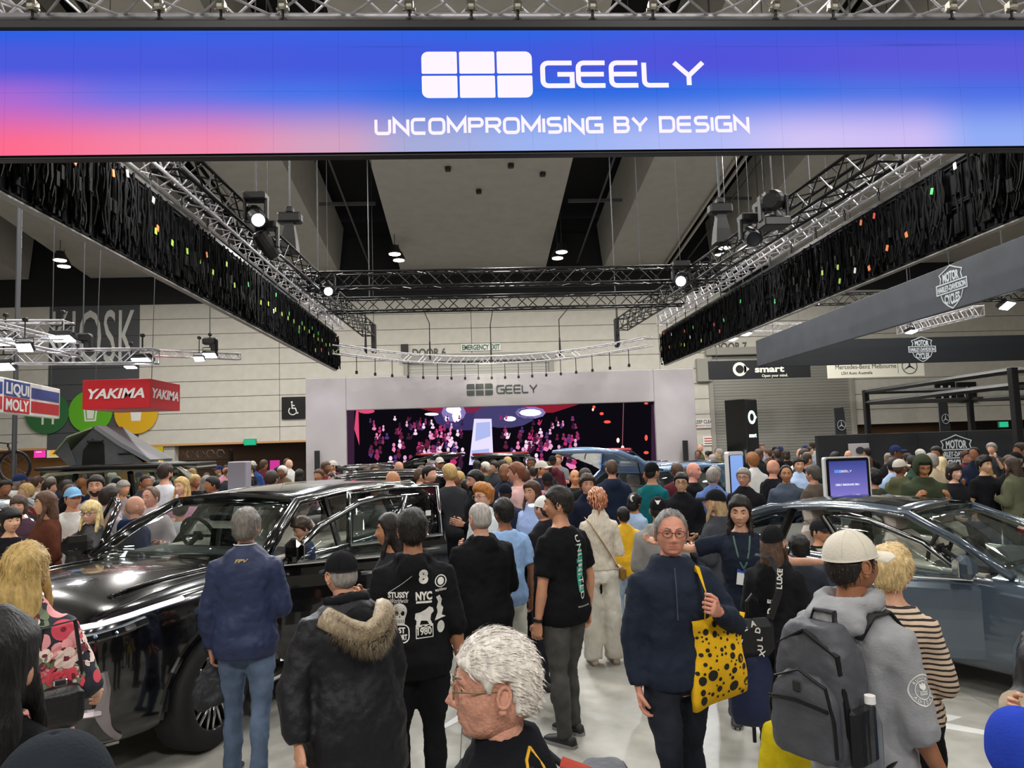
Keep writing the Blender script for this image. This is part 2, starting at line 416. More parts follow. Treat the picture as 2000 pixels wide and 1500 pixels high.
# roller doors
def roller(n,d,col):
    x0,x1,z0,z1=d; r=empty('door_%d'%n,((x0+x1)/2,YB+.2,0)); r['kind']='structure'
    w=x1-x0; mb=MB(); z=0.02; k=0
    while z<z1-.05:
        mb.box((0,0,z+.075),(w,.03,.10)); mb.box((0,.015,z+.01),(w,.02,.06)); z+=.155
    obj('slats',mb,r,mat('roller_steel',col,.45,.5),kind='stuff')
    for s in(-1,1): obj('door_rail',MB().rbox((s*(w/2+.12),-.08,z1/2),(.24,.22,z1),.02),r,mat('rail_grey','#9a978e',.6))
    obj('door_header',MB().rbox((0,-.1,z1+.18),(w+.7,.5,.42),.03),r,mat('rail_grey','#9a978e',.6)); return r
roller(7,d7,'#a9a79f'); roller(6,d6,'#77756f')
# side walls, wall behind the camera
for nm,x in (('wall_left',-30.),('wall_right',32.)):
    obj(nm,MB().box((x,14,6),(.3,50,12)),None,M_wall,kind='structure')
obj('wall_front',MB().box((0,-10.2,7),(64,.3,14)),None,M_wall,kind='structure')
# ---- roof and beams
cl=obj('ceiling',MB().add([(-45,YB+1,14.2),(45,YB+1,14.2),(45,-12,20.2),(-45,-12,20.2),(-45,YB+1,14.5),(45,YB+1,14.5),(45,-12,20.5),(-45,-12,20.5)],[(0,1,2,3),(7,6,5,4),(0,4,5,1),(1,5,6,2),(2,6,7,3),(3,7,4,0)]),None,M_dark,kind='structure')
def zs(y): return 11.15+(YB-y)*.135
def beam(x0,x1,rail=None):
    mb=MB(); y0,y1=YB-.2,-10; mb.add([(x0,y0,zs(y0)),(x1,y0,zs(y0)),(x1,y1,zs(y1)),(x0,y1,zs(y1)),(x0-.25,y0,zs(y0)+2.4),(x1+.25,y0,zs(y0)+2.4),(x1+.25,y1,zs(y1)+2.4),(x0-.25,y1,zs(y1)+2.4)],[(0,1,2,3),(7,6,5,4),(0,4,5,1),(1,5,6,2),(2,6,7,3),(3,7,4,0)])
    b=obj('beam',mb,cl,M_beam)
    if rail:
        for dx in(0,.32): obj('cable_tray',MB().tube([(rail+dx,y0,zs(y0)-.12),(rail+dx,y1,zs(y1)-.12)],.07,6),b,mat('tray_grey','#a9a69c',.5,.4))
beam(-3.6,4.0); beam(-9.8,-6.8,-9.95); beam(7.1,10.3,10.25); beam(13,20); beam(-19.4,-12.4); beam(23,29); beam(-29,-22.5)
for y in (16,24,31):
    for a,b in ((-6.4,-4),(4.4,6.8),(10.8,12.6),(-12,-10.2)):
        obj('purlin',MB().box(((a+b)/2,y,zs(y)+.5),(b-a,.1,.14)),cl,mat('purlin','#4a4a4c',.7))
for x in (-5.2,5.7,11.6,-11.2):
    obj('conduit',MB().tube([(x,YB-.3,zs(YB)+.35),(x,0,zs(0)+.35)],.045,6),cl,mat('purlin','#4a4a4c',.7))
# small fixings under the central beam
for x,y in ((935,370),(875,338),(998,333),(1060,345)):
    p=onz(x,y,12.4); yy=p.y; obj('ceiling_box',MB().rbox((p.x,yy,zs(yy)-.08),(.22,.22,.16),.03),cl,M_blkp)
# pairs of downlights in the dark gaps
M_lamp=emit('lamp_disc','#fff6e4',14.)
M_can=mat('lamp_can','#2a2a2b',.5,.3)
dn=0
for (px,py,wh) in ((775,502,'left of the grey central beam'),(1093,498,'right of the grey central beam'),(1411,490,'near the right hanging motor'),(121,514,'at upper left beside the grey beam')):
    for k,(dx,dy) in enumerate(((-4,-6),(4,6)) if px<1000 else ((4,-6),(-4,6))):
        p=onz(px+dx,py+dy,10.9)
        r=empty('downlight',p,0,'round roof downlight %s, %s one'%(wh,'second' if k else 'first'),'lamp','pairs of roof downlights')
        obj('can',MB().tube([(0,0,.0),(0,0,.06),(0,0,.4)],[.30,.31,.16],14),r,M_can)
        obj('lens',MB().cyl((0,0,-.03),(0,0,0),.26,14),r,M_lamp)
        obj('suspension',MB().cyl((0,0,.4),(0,0,14.2+(YB+1-p.y)*.1177-10.88),.02,5),r,M_wire)
# ================================================================= LED ring
XL,XR,YF,ZB=-4.05,6.13,5.6,4.41
def banner_mat():
    m=bpy.data.materials.new('led_picture'); m.use_nodes=True; N,L=nodes(m); N.remove(N['Principled BSDF'])
    g=N.new('ShaderNodeNewGeometry'); sp=N.new('ShaderNodeSeparateXYZ'); L.new(g.outputs['Position'],sp.inputs[0])
    def rng(o,a,b):
        r=N.new('ShaderNodeMapRange'); r.inputs[1].default_value=a; r.inputs[2].default_value=b; L.new(o,r.inputs[0]); return r.outputs[0]
    u=rng(sp.outputs[0],-3.66,4.23); t=rng(sp.outputs[2],ZB,ZB+1)
    def ramp(src,st,ease='EASE'):
        r=N.new('ShaderNodeValToRGB'); r.color_ramp.interpolation=ease; E=r.color_ramp.elements
        E[0].position,E[1].position=st[0][0],st[-1][0]; E[0].color=(*C(st[0][1]),1); E[1].color=(*C(st[-1][1]),1)
        for p,c in st[1:-1]: e=E.new(p); e.color=(*C(c),1)
        L.new(src,r.inputs[0]); return r.outputs[0]
    bot=ramp(u,[(0,'#f9698a'),(.2,'#ee86a8'),(.33,'#cf9fbe'),(.42,'#a2a9d6'),(.55,'#9ab1ee'),(.7,'#adb8f2'),(.82,'#cdbff0'),(.93,'#c9b9f0'),(1,'#8fa9f0')])
    mid=ramp(u,[(0,'#a868cf'),(.14,'#6a6fe0'),(.3,'#4a72e4'),(.45,'#2f68dc'),(.62,'#2f6ade'),(.78,'#3f72e2'),(.9,'#4f72e0'),(1,'#4c6de0')])
    top=ramp(u,[(0,'#2d5fe0'),(.3,'#3a60e0'),(.5,'#2f63de'),(.7,'#3f5bdc'),(1,'#3d57d6')])
    vio=ramp(u,[(0,'#4b58d8'),(.5,'#4059d8'),(.7,'#4f52d6'),(1,'#5b58d4')])
    # the light field rises to the right and at far left
    def mix(f,a,b):
        x=N.new('ShaderNodeMix'); x.data_type='RGBA'; L.new(f,x.inputs[0]); L.new(a,x.inputs[6]); L.new(b,x.inputs[7]); return x.outputs[2]
    def ss(o,a,b):
        r=N.new('ShaderNodeMapRange'); r.interpolation_type='SMOOTHSTEP'; r.inputs[1].default_value=a; r.inputs[2].default_value=b; L.new(o,r.inputs[0]); return r.outputs[0]
    c=mix(ss(t,.06,.5),bot,mid); c=mix(ss(t,.45,.72),c,vio); c=mix(ss(t,.8,1.),c,top)
    w=N.new('ShaderNodeTexNoise'); w.inputs['Scale'].default_value=1.; w.inputs['Detail'].default_value=2
    mp=N.new('ShaderNodeMapping'); mp.inputs['Scale'].default_value=(.22,0,16); L.new(g.outputs['Position'],mp.inputs[0]); L.new(mp.outputs[0],w.inputs[0])
    k=N.new('ShaderNodeMath'); k.operation='MULTIPLY'; L.new(ss(w.outputs[0],.62,.70),k.inputs[0]); L.new(ss(t,.62,.75),k.inputs[1])
    dk=N.new('ShaderNodeRGB'); dk.outputs[0].default_value=(*C('#2b3f9e'),1)
    k2=N.new('ShaderNodeMath'); k2.operation='MULTIPLY'; k2.inputs[1].default_value=.55; L.new(k.outputs[0],k2.inputs[0])
    c=mix(k2.outputs[0],c,dk.outputs[0])
    e=N.new('ShaderNodeEmission'); e.inputs[1].default_value=1.05; L.new(c,e.inputs[0]); L.new(e.outputs[0],N['Material Output'].inputs[0]); return m
M_led=banner_mat()
hb=empty('led_header_banner',((XL+XR)/2,YF,ZB),0,'wide blue and pink LED header banner reading GEELY UNCOMPROMISING BY DESIGN','banner')
hb['label']='wide blue and pink LED header banner with white six cell logo and tagline'
cx=(XL+XR)/2
ncol=int(round((XR-XL)/.5)); cw=(XR-XL)/ncol
pm=MB().box((0,.045,0),(cw-.0007,.09,.4993),mi=0); pme=pm.mesh('led_panel',[M_blkp,M_led]); fixn(pme)
for p in pme.polygons:
    if p.normal.y<-.9: p.material_index=1
for i in range(ncol):
    for j in range(2): obj('led_panel',pme,hb,loc=(-(XR-XL)/2+cw*(i+.5),0,.25+.5*j))
obj('top_rail',MB().rbox((0,.05,1.045),(XR-XL+.2,.14,.085),.015),hb,M_blk)
obj('bottom_rail',MB().rbox((0,.06,-.012),(XR-XL,.08,.022),.005),hb,M_blk)
M_txt=emit('led_white','#fdf1fa',1.05)
# logo, name, tagline (flat print on the screen)
def on_banner(mb,px,py): 
    p=at(px,py,YF); return obj('lettering',shell(mb,.002),hb,M_txt,loc=(p.x-cx,-.001,p.z-ZB),fix=False)
s=(at(1040,145,YF).x-at(824,145,YF).x)
lg=on_banner(cells_logo(s,at(931,101,YF).z-at(931,191,YF).z,.018),932,146); lg.name='emblem'
a=at(1062,143,YF).x;b=at(1375,143,YF).x
g,w=techno('GEELY',.19,.2,.26); k=(b-a)/w
for v in range(len(g.v)): g.v[v]=(g.v[v][0]*k,0,g.v[v][2])
on_banner(g,(1062+1375)/2,167)
a=at(740,243,YF).x;b=at(1466,243,YF).x
g,w=techno('UNCOMPROMISING BY DESIGN',.112,.24,.36); k=(b-a)/w
for v in range(len(g.v)): g.v[v]=(g.v[v][0]*k,0,g.v[v][2])
on_banner(g,1103,258)
# ---- back sides of the LED side walls: cabinets, cables, tags
M_cab=mat('cabinet_black','#0a0b0d',.7,spec=.12); M_cable=mat('cable_black','#040405',.75,spec=.12)
def cab_back():
    mb=MB(); w=.5
    mb.box((-.03,0,0),(.06,w-.004,.496))
    for y in(-.235,.235): mb.box((.015,y,0),(.035,.022,.49))
    for z in(-.235,.235): mb.box((.015,0,z),(.035,.49,.022))
    for y in(-.09,.09): mb.box((.012,y,0),(.025,.016,.46))
    mb.rbox((.03,.0,-.02),(.06,.15,.26),.012)
    mb.tube([(.03,-.06,.15),(.075,-.04,.165),(.075,.04,.165),(.03,.06,.15)],.010,5)
    return mb
cabme=fixn(cab_back().mesh('led_panel',M_cab))
def cable_bundle(seed):
    r=random.Random(seed); mb=MB()
    for i in range(7):
        y=r.uniform(-.22,.22); x=r.uniform(.06,.13); z0=r.uniform(.86,1.02); z1=r.uniform(.02,.3); n=6
        pts=[(x+r.uniform(-.01,.02),y+r.uniform(-.02,.02),z0+(z1-z0)*k/n) for k in range(n+1)]
        if r.random()<.5: pts+= [(x+.03,y+.05,z1-.06),(x+.02,y+.1,z1+.05),(x,y+.12,z1+.25)]
        mb.tube(pts,r.uniform(.009,.017),5)
    mb.rbox((.09,r.uniform(-.1,.1),r.uniform(.35,.6)),(.07,.07,.16),.01)
    mb.box((.08,r.uniform(-.2,.2),.04),(.05,.035,.06))
    return mb
cbl=[fixn(cable_bundle(k).mesh('cable_bundle',M_cable)) for k in range(6)]
tagme=MB().rbox((0,0,0),(.012,.055,.085),.003).mesh('cable_tag')
M_tags=[mat('tag_lime','#9fc93a',.6),mat('tag_orange','#d9722c',.6),mat('tag_red','#cf2f28',.6),mat('tag_green','#3fae56',.6),mat('tag_white','#dcdcd8',.6)]
tagmes=[]
for m_ in M_tags: t=tagme.copy(); t.materials.clear(); t.materials.append(m_); t.name='cable_tag'; tagmes.append(t)
def side_wall(x,sgn,lab,y1):
    n=int((y1-YF-.2)/.5); root=empty('led_side_wall',(x,YF+.2,ZB),0 if sgn>0 else 0,lab,'screen','cabled backs of the side LED walls')
    rr=random.Random(9+sgn); rot=0 if sgn>0 else PI
    for i in range(n):
        y=.25+i*.5
        for j in range(2): obj('led_panel',cabme,root,loc=(0,y,.25+.5*j),rot=(0,0,rot))
        for k in range(2 if i<16 else 1): obj('cable_bundle',cbl[rr.randrange(6)],root,loc=(0,y+rr.uniform(-.12,.12),0),rot=(0,0,rot),kind='stuff')
        lime=sgn>0 and i>5 and rr.random()<.8
        if lime: obj('cable_tag',tagmes[0],root,loc=(sgn*.135,y+.1,.48+rr.uniform(-.06,.06)),rot=(rr.uniform(-.2,.2),0,rot))
        for _ in range(2):
            if rr.random()<.42: obj('cable_tag',tagmes[rr.choice((1,1,0,3,4) if sgn>0 else (1,1,2,3,0,4))],root,loc=(sgn*.14,y+rr.uniform(-.25,.25),rr.uniform(.12,.95)),rot=(rr.uniform(-.5,.5),0,rot))
    obj('bottom_rail',MB().box((-.02*sgn,n*.25,-.012),(.09,n*.5,.02)),root,mat('rail_grey2','#8d8a84',.5,.3))
    obj('hanging_beam',MB().rbox((0,n*.25,1.06),(.07,n*.5,.07),.01),root,M_blk)
    # shackles and hooks up to the truss
    hk=MB().tube([(0,0,0),(0,0,.09)],.012,5).torus((0,0,.13),.03,.009,'x',10,5).tube([(0,0,.15),(0,0,.22)],.01,5)
    hme=fixn(hk.mesh('shackle',M_blk))
    for i in range(1,n,2): obj('shackle',hme,root,loc=(0,.25+i*.5-.25,1.09))
    return root
side_wall(XL,1,'left LED side wall seen from its black back with cables and lime tags',22.2)
side_wall(XR,-1,'right LED side wall seen from its black back with cables and orange tags',22.9)
# ---- trusses
def box_truss(name,p0,p1,s,m,label,group=None,tri=False,step=None,cr=.024,br=.011,kind='truss',up=(0,0,1)):
    p0,p1=Vector(p0),Vector(p1); Lh=(p1-p0).length; t=(p1-p0)/Lh; upv=Vector(up); sd=t.cross(upv).normalized(); u=sd.cross(t)
    root=empty(name,p0,0,label,kind,group)
    cs=[(-.5,-.5),(.5,-.5),(.5,.5),(-.5,.5)]; P=[sd*(a*s)+u*(b*s) for a,b in cs]
    for q in P: obj('chord',MB().tube([q,q+t*Lh],cr,7),root,m,smooth=True)
    mb=MB(); step=step or s; n=max(2,int(Lh/step)); d=Lh/n
    for i in range(4):
        A,B=P[i],P[(i+1)%4]
        for k in range(n):
            a=A if k%2==0 else B; b=B if k%2==0 else A
            mb.tube([a+t*(d*k),b+t*(d*(k+1))],br,5)
        for k in (0,n): mb.tube([A+t*(d*k),B+t*(d*k)],br*1.2,5)
    obj('bracing',mb,root,m,kind='stuff'); return root
for nm,x,y1,lb in ((0,XL,22.2,'silver box truss carrying the left LED side wall'),(1,XR,22.9,'silver box truss carrying the right LED side wall')):
    box_truss('box_truss',(x,YF+.1,ZB+1.46),(x,y1,ZB+1.46),.30,M_alu,lb,'silver trusses over the LED ring')
zt=at(1000,13,YF+.1).z
box_truss('box_truss',(XL-1.2,YF+.12,zt+.17),(XR+1.2,YF+.12,zt+.17),.30,M_alu,'silver box truss carrying the header banner along the top edge','silver trusses over the LED ring',cr=.03)
for i,px in enumerate((70,315,435,555,800,920,1010,1155,1272,1510,1622,1852,1968)):
    p=at(px,20,YF+.1); r=empty('hanging_clamp',(p.x,YF+.06,ZB+1.08),0,'steel clamp and shackle above header banner, %s from left'%('first second third fourth fifth sixth seventh eighth ninth tenth eleventh twelfth thirteenth'.split()[i]),'clamp','clamps above the header banner')
    h=zt-.0-(ZB+1.08)
    obj('shackle',MB().torus((0,0,.03),.03,.010,'y',12,5).tube([(0,0,.055),(0,0,h-.05)],.012,6),r,M_blk)
    obj('clamp',MB().rbox((0,0,h-.02),(.07,.09,.09),.015).cyl((-.05,0,h-.05),(.05,0,h-.05),.014,8),r,mat('clamp_steel','#a8a496',.4,.8))
# black lighting trusses
M_bt=mat('truss_black','#151516',.4,.5)
box_truss('lighting_truss',(-3.95,9.5,6.0),(-3.45,24.4,6.0),.38,M_bt,'black lighting truss running back along the left side','black lighting trusses',cr=.028,br=.014)
box_truss('lighting_truss',(5.85,9.5,6.0),(5.15,24.4,6.0),.38,M_bt,'black lighting truss running back along the right side','black lighting trusses',cr=.028,br=.014)
box_truss('lighting_truss',(-4.3,17.2,6.05),(6.2,17.2,6.05),.36,M_bt,'nearer black crosswise truss, upper of the two in front of the wall','black lighting trusses',cr=.028,br=.014)
box_truss('lighting_truss',(-4.3,20.0,6.0),(6.0,20.0,6.0),.36,M_bt,'farther black crosswise truss, lower of the two in front of the wall','black lighting trusses',cr=.028,br=.014)
obj('chain_bag',MB().rbox((-3.3,24.6,5.75),(.16,.22,1.0),.03).cyl((-3.3,24.6,6.2),(-3.3,24.6,zs(24.6)+.3),.012,5),None,M_blkp)
tag(bpy.data.objects['chain_bag'],'black chain bag hanging at the far end of the left lighting truss','bag','chain bags')
o=obj('chain_bag',MB().rbox((5.0,24.6,5.75),(.16,.22,1.0),.03).cyl((5.0,24.6,6.2),(5.0,24.6,15.95),.012,5),None,M_blkp); tag(o,'black chain bag hanging at the far end of the right lighting truss','bag','chain bags')
# curved truss over the stage front
def arc_truss(label):
    cxx=.6; P=[]
    for i in range(41):
        a=math.radians(205-(205-(-25))*i/40)
    ctl=[]
    for i in range(41):
        t=-1+2*i/40; x=.62+4.3*t; y=23.4-3.6*(abs(t)**2.2); ctl.append(Vector((x,y,4.78)))
    root=empty('curved_truss',(0,0,0),0,label,'truss'); s=.24
    fr=[]
    for i,p in enumerate(ctl):
        t=(ctl[min(i+1,40)]-ctl[max(i-1,0)]).normalized(); sd=t.cross(Vector((0,0,1))).normalized(); fr.append([p+sd*a*s/2+Vector((0,0,b*s/2)) for a,b in((-1,-1),(1,-1),(1,1),(-1,1))])
    for k in range(4): obj('chord',MB().tube([f[k] for f in fr],.022,6),root,M_alu,smooth=True)
    mb=MB()
    for i in range(40):
        for k in range(4):
            a,b=(k,(k+1)%4) if i%2 else ((k+1)%4,k); mb.tube([fr[i][a],fr[i+1][b]],.010,4)
    obj('bracing',mb,root,M_alu,kind='stuff')
    rod=fixn(MB().cyl((0,0,0),(0,0,-.42),.012,5).rbox((0,0,-.46),(.07,.07,.09),.01).mesh('drop_rod',M_blkp))
    for i in range(2,40,2): obj('drop_rod',rod,root,loc=ctl[i]-Vector((0,0,.12)))
    return ctl
ctl=arc_truss('silver curved truss with small hanging rods arching above the stage front')
for i,(k,px) in enumerate(((3,'far left pair'),(37,'far right pair'),(11,'left of centre'),(20,'at the centre'),(30,'right of centre'))):
    p=ctl[k]; top=5.85 if i>1 else 5.85
    o=obj('truss_sling',MB().tube([(p.x,p.y-.12,p.z),(p.x,p.y,p.z+.55),(p.x,p.y+.12,p.z)],.025,6).tube([(p.x,p.y,p.z+.5),(p.x,p.y,p.z+1.15),(p.x,min(p.y,20.0 if i>1 else p.y),top)],.016,5),None,M_blk)
    tag(o,'black sling and steel line holding the curved truss, %s'%px,'sling','slings of the curved truss')
for x,y,k in ((-3.75,15.2,'left'),(5.4,15.,'right')):
    r=empty('chain_hoist',(x,y,6.3),0,'black chain hoist with drooping cable hanging above the %s lighting truss'%k,'hoist','chain hoists')
    obj('motor',MB().rbox((0,0,.65),(.5,.26,.22),.04).rbox((0,0,.82),(.16,.2,.14),.03),r,M_blkp)
    obj('chain_bag',MB().loft([[(a*w+0,b*w,z) for a,b in((-1,-1),(1,-1),(1,1),(-1,1))] for z,w in((-.1,.17),(.2,.14),(.45,.10),(.55,.09))]),r,M_blkp)
    obj('chain',MB().cyl((0,0,.85),(0,0,zs(y)-6.2),.022,6),r,M_wire)
# hanging lines from the roof
for i,(px,py,z,Y) in enumerate(((620,420,6.2,17.2),(720,470,6.2,20.),(500,360,6.2,13.),(1197,470,6.2,20.),(1245,420,6.2,17.2),(1512,430,6.2,14),(1683,350,5.9,11))):
    p=at(px,py,Y); o=obj('suspension_line',MB().cyl((p.x,Y,z),(p.x,Y,zs(Y)+1.5),.016 ,5),None,M_wire); tag(o,'thin steel line from roof to truss, %s from left'%('second third first fourth fifth sixth seventh'.split()[i]),'cable','suspension lines')
# moving head spotlights
M_beamlamp=emit('spot_lens','#dff2ff',22.)
def moving_head(loc,aim,label,lit=True,s=1.,up=False):
    r=empty('moving_head_light',loc,0,label,'spotlight','moving head lights on the black trusses'); sg=1 if up else -1
    d=(Vector(aim)-Vector(loc)).normalized(); q=d.to_track_quat('Y','Z').to_matrix()
    zc=sg*.36*s
    obj('base',MB().rbox((0,0,sg*.06*s),(.34*s,.26*s,.12*s),.02),r,M_blkp)
    for k in(-1,1): obj('yoke_arm',MB().rbox((k*.16*s,0,sg*.25*s),(.05*s,.12*s,.34*s),.015),r,M_blkp)
    hd=MB(); hd.tube([q@Vector((0,y*s,0))+Vector((0,0,zc)) for y in(-.24,-.2,.05,.2,.22)],[.09*s,.13*s,.14*s,.12*s,.12*s],14)
    obj('safety_line',MB().cyl((0,0,sg*.1*s if not up else .5*s),(0,0,zs(loc[1])-loc[2]+.3),.006,4),r,M_wire)
    h=obj('head',hd,r,M_blkp,smooth=False)
    obj('lens',MB().cyl(q@Vector((0,.215*s,0))+Vector((0,0,zc)),q@Vector((0,.232*s,0))+Vector((0,0,zc)),.095*s,16),h,M_beamlamp if lit else mat('lens_dark','#22262c',.1))
    if lit:
        l=bpy.data.lights.new('spot','SPOT'); l.energy=900; l.spot_size=math.radians(36); l.spot_blend=.7; l.shadow_soft_size=.1; l.color=(.93,.97,1)
        o=bpy.data.objects.new('spot',l); COL.objects.link(o); o.parent=r; o.location=q@Vector((0,.26*s,0))+Vector((0,0,zc)); o.rotation_euler=d.to_track_quat('-Z','Y').to_euler()
def spot_px(px,py,Y,aim,label,lit,s=1.,up=False):
    p=at(px,py,Y); moving_head((p.x,p.y,p.z+(.3*s if not up else -.3*s)),aim,label,lit,s,up)
spot_px(500,415,11.2,(.0,4.5,1.6),'lit moving head spotlight at upper left on the black truss',True,1.0)
spot_px(522,470,11.6,(-1,14,2),'unlit black moving head light below the lit upper left one',False,1.0)
spot_px(640,560,17.2,(-.6,7,1.2),'lit moving head spotlight where left and crosswise trusses meet',True,1.)
spot_px(1330,540,17.,(1.2,5.5,1.6),'lit moving head spotlight where right and crosswise trusses meet',True,1.2)
spot_px(1510,400,10.6,(8,16,7),'black moving head light tilted up beside the right silver truss',False,1.2,True)
spot_px(1466,455,11.2,(4,8,4),'unlit black moving head light nearest below the tilted one at right',False,1.)
spot_px(1495,430,11.6,(6,5,5),'unlit black moving head light behind the tilted one at right',False,1.)
# ================================================================= stage
YS=24.
sx0,sx1=at(597,830,YS).x,at(1360,830,YS).x; sz1=at(978,729,YS).z
fx0,fx1,fz0,fz1=rect_at(677,793,1282,935,YS)
fz0=.55
st=empty('stage_wall',((sx0+sx1)/2,YS,0),0,'white portal wall of the stage around a dark video screen','stage wall')
scx=(sx0+sx1)/2
M_stage=mat('stage_white','#aaa5a8',.55,noise=.04,nscale=1.5)
obj('left_pillar',MB().rbox(((sx0+fx0)/2-scx,.5,sz1/2),(fx0-sx0,1.,sz1),.02),st,M_stage)
obj('right_pillar',MB().rbox(((sx1+fx1)/2-scx,.5,sz1/2),(sx1-fx1,1.,sz1),.02),st,M_stage)
obj('header',MB().rbox(((fx0+fx1)/2-scx,.42,(sz1+fz1)/2),(fx1-fx0,.84,sz1-fz1),.02),st,M_stage)
obj('plinth',MB().rbox(((fx0+fx1)/2-scx,.45,fz0/2),(fx1-fx0,.9,fz0),.02),st,M_stage)
M_logo=mat('logo_charcoal','#34393c',.4)
def at_stage(mb,px,py,name='lettering'):
    p=at(px,py,YS); return obj(name,shell(mb,.012),st,M_logo,loc=(p.x-scx,-.002,p.z),fix=False)
w=at(962,760,YS).x-at(911,760,YS).x
at_stage(cells_logo(w,at(936,749,YS).z-at(936,772,YS).z,.045),937,761,'emblem')
g,gw=techno('GEELY',.30,.19,.28); k=(at(1049,760,YS).x-at(971,760,YS).x)/gw; g.v=[(v[0]*k,0,v[2]*.82) for v in g.v]
at_stage(g,1010,767)
# floor spots washing the logo and pillars
def spot(name,loc,tgt,e,size,col,blend=.8):
    l=bpy.data.lights.new(name,'SPOT'); l.energy=e; l.spot_size=math.radians(size); l.spot_blend=blend; l.color=col; l.shadow_soft_size=.08
    o=bpy.data.objects.new(name,l); COL.objects.link(o); o.location=loc; o.rotation_euler=(Vector(tgt)-Vector(loc)).to_track_quat('-Z','Y').to_euler(); return o
lg=at(960,760,YS); spot('logo_spot',(lg.x-.3,22.6,4.55),(lg.x+.1,YS,4.0),38,85,(1,1,.72))
for i,(x,c) in enumerate(((sx0+.6,(.86,.82,1)),(sx1-.5,(.95,.88,1)))):
    spot('pillar_spot',(x,22.2,4.55),(x,YS,2.6),45,75,c)
# video screen (its picture is flat print, each flat figure a hair proud of the glass)
scr=empty('video_screen',((fx0+fx1)/2,YS+.12,(fz0+fz1)/2),0,'large dark video screen showing a pink lit audience around a bright runway','screen')
sc0=Vector(((fx0+fx1)/2,YS+.12,(fz0+fz1)/2)); SW,SH=fx1-fx0,fz1-fz0
obj('panel',MB().box((0,.05,0),(SW,.1,SH)),scr,emit('screen_black','#0d0a12',1.))
def spx(px,py): p=at(px,py,YS+.12); return (p.x-sc0.x,p.z-sc0.z)
def spic(polys,col,st_,d,name='picture'):
    mb=MB()
    for P in polys: mb.merge(flatpoly([spx(*p) for p in P],-d))
    return obj(name,shell(mb,.0015),scr,emit('pic_%s_%.2f'%(col,st_),col,st_),fix=False,kind='stuff')
def ellp(cx,cy,rx,ry,n=10,rot=0): return [(cx+rx*math.cos(2*PI*i/n+rot),cy+ry*math.sin(2*PI*i/n+rot)) for i in range(n)]
spic([[(800,793),(1130,790),(1080,806),(860,808)]],'#8c1f30',1.,.003)
spic([ellp(905,815,58,26,14)],'#3c3566',1.,.003); spic([ellp(985,812,60,24,14)],'#46406e',1.,.0045)
spic([[(926,818),(960,818),(964,908),(916,908)]],'#d5cdf6',1.25,.006)
spic([[(930,826),(957,824),(958,852),(928,862)],[(921,880),(955,876),(957,900),(920,903)]],'#a9b4e6',1.1,.0075)
spic([ellp(886,800,15,8),ellp(892,812,9,12),ellp(1036,806,22,7),ellp(996,818,12,5),ellp(872,818,5,5),ellp(890,820,5,5),ellp(843,809,14,3)],'#f3eaff',1.5,.006)
spic([ellp(1036,806,30,12),ellp(886,806,24,18)],'#8a7bb8',1.,.0045)
spic([[(696,798),(700,798),(702,870),(696,850),(692,838)],ellp(716,803,16,5)],'#d64a72',1.1,.006)
spic([[(677,793),(692,793),(692,935),(677,935)],[(1272,790),(1282,790),(1282,935),(1272,935)]],'#3a2338',1.,.003)
spic([[(1217,787),(1218.5,787),(1216,880),(1214.5,880)]],'#8c5560',1.,.006)
rs=random.Random(3); cols=['#e07fae','#b03066','#d8a0c4','#4d3570','#8a2f5c','#3a1c34','#f0cfe6','#5c2038']
for ci,c in enumerate(cols):
    P=[]
    for k in range(26):
        sd=rs.random()<.5
        x=rs.uniform(800,905) if sd else rs.uniform(972,1130)
        if rs.random()<.14: x=rs.uniform(720,800)
        y=rs.uniform(812,902); s=.8+(y-812)/75
        if 908<x<972: continue
        P.append(ellp(x,y,1.9*s,2.5*s,8)); b=rs.uniform(2.2,4.2)*s; P.append([(x-b*.7,y+3*s),(x+b*.6,y+2.8*s),(x+b,y+6*s),(x+b*.3,y+rs.uniform(7,11)*s),(x-b,y+7*s)])
        if rs.random()<.12: P.append([(x+b*.6,y+4*s),(x+b*1.6,y-2*s),(x+b*1.8,y-1*s),(x+b,y+7*s)])
    spic(P,c,1.15,.008+.001*ci,'audience')
spic([ellp(1175,808,4,3),ellp(1186,824,7,3),ellp(1160,795,3,3),ellp(1237,889,4,5),ellp(1262,855,3,6),ellp(1262,884,5,3),ellp(1262,788,4,2)],'#ff5a46',1.2,.006)
spic([ellp(1207,860,3,5),ellp(1216,874,3,4),ellp(1158,800,2,3)],'#ffd7c8',1.4,.0075)
# black speaker columns either side of the screen
for px,lab in ((620,'left'),(1337,'right')):
    p0=at(px,880 if px<1000 else 860,YS-.15); r=empty('column_speaker',(p0.x,YS-.2,0),0,'slim black column loudspeaker by the %s stage pillar'%lab,'speaker','column loudspeakers')
    obj('cabinet',MB().rbox((0,0,(p0.z+.9)/2),(.15,.16,p0.z-.9),.015),r,M_blkp); obj('grille',MB().rbox((0,-.085,(p0.z+.9)/2),(.12,.015,p0.z-1.),.005),r,mat('grille_cloth','#1c1c1f',.9))
    obj('stand',MB().cyl((0,0,.02),(0,0,.92),.025,8).rbox((0,0,.012),(.4,.3,.024),.008),r,M_blkp)
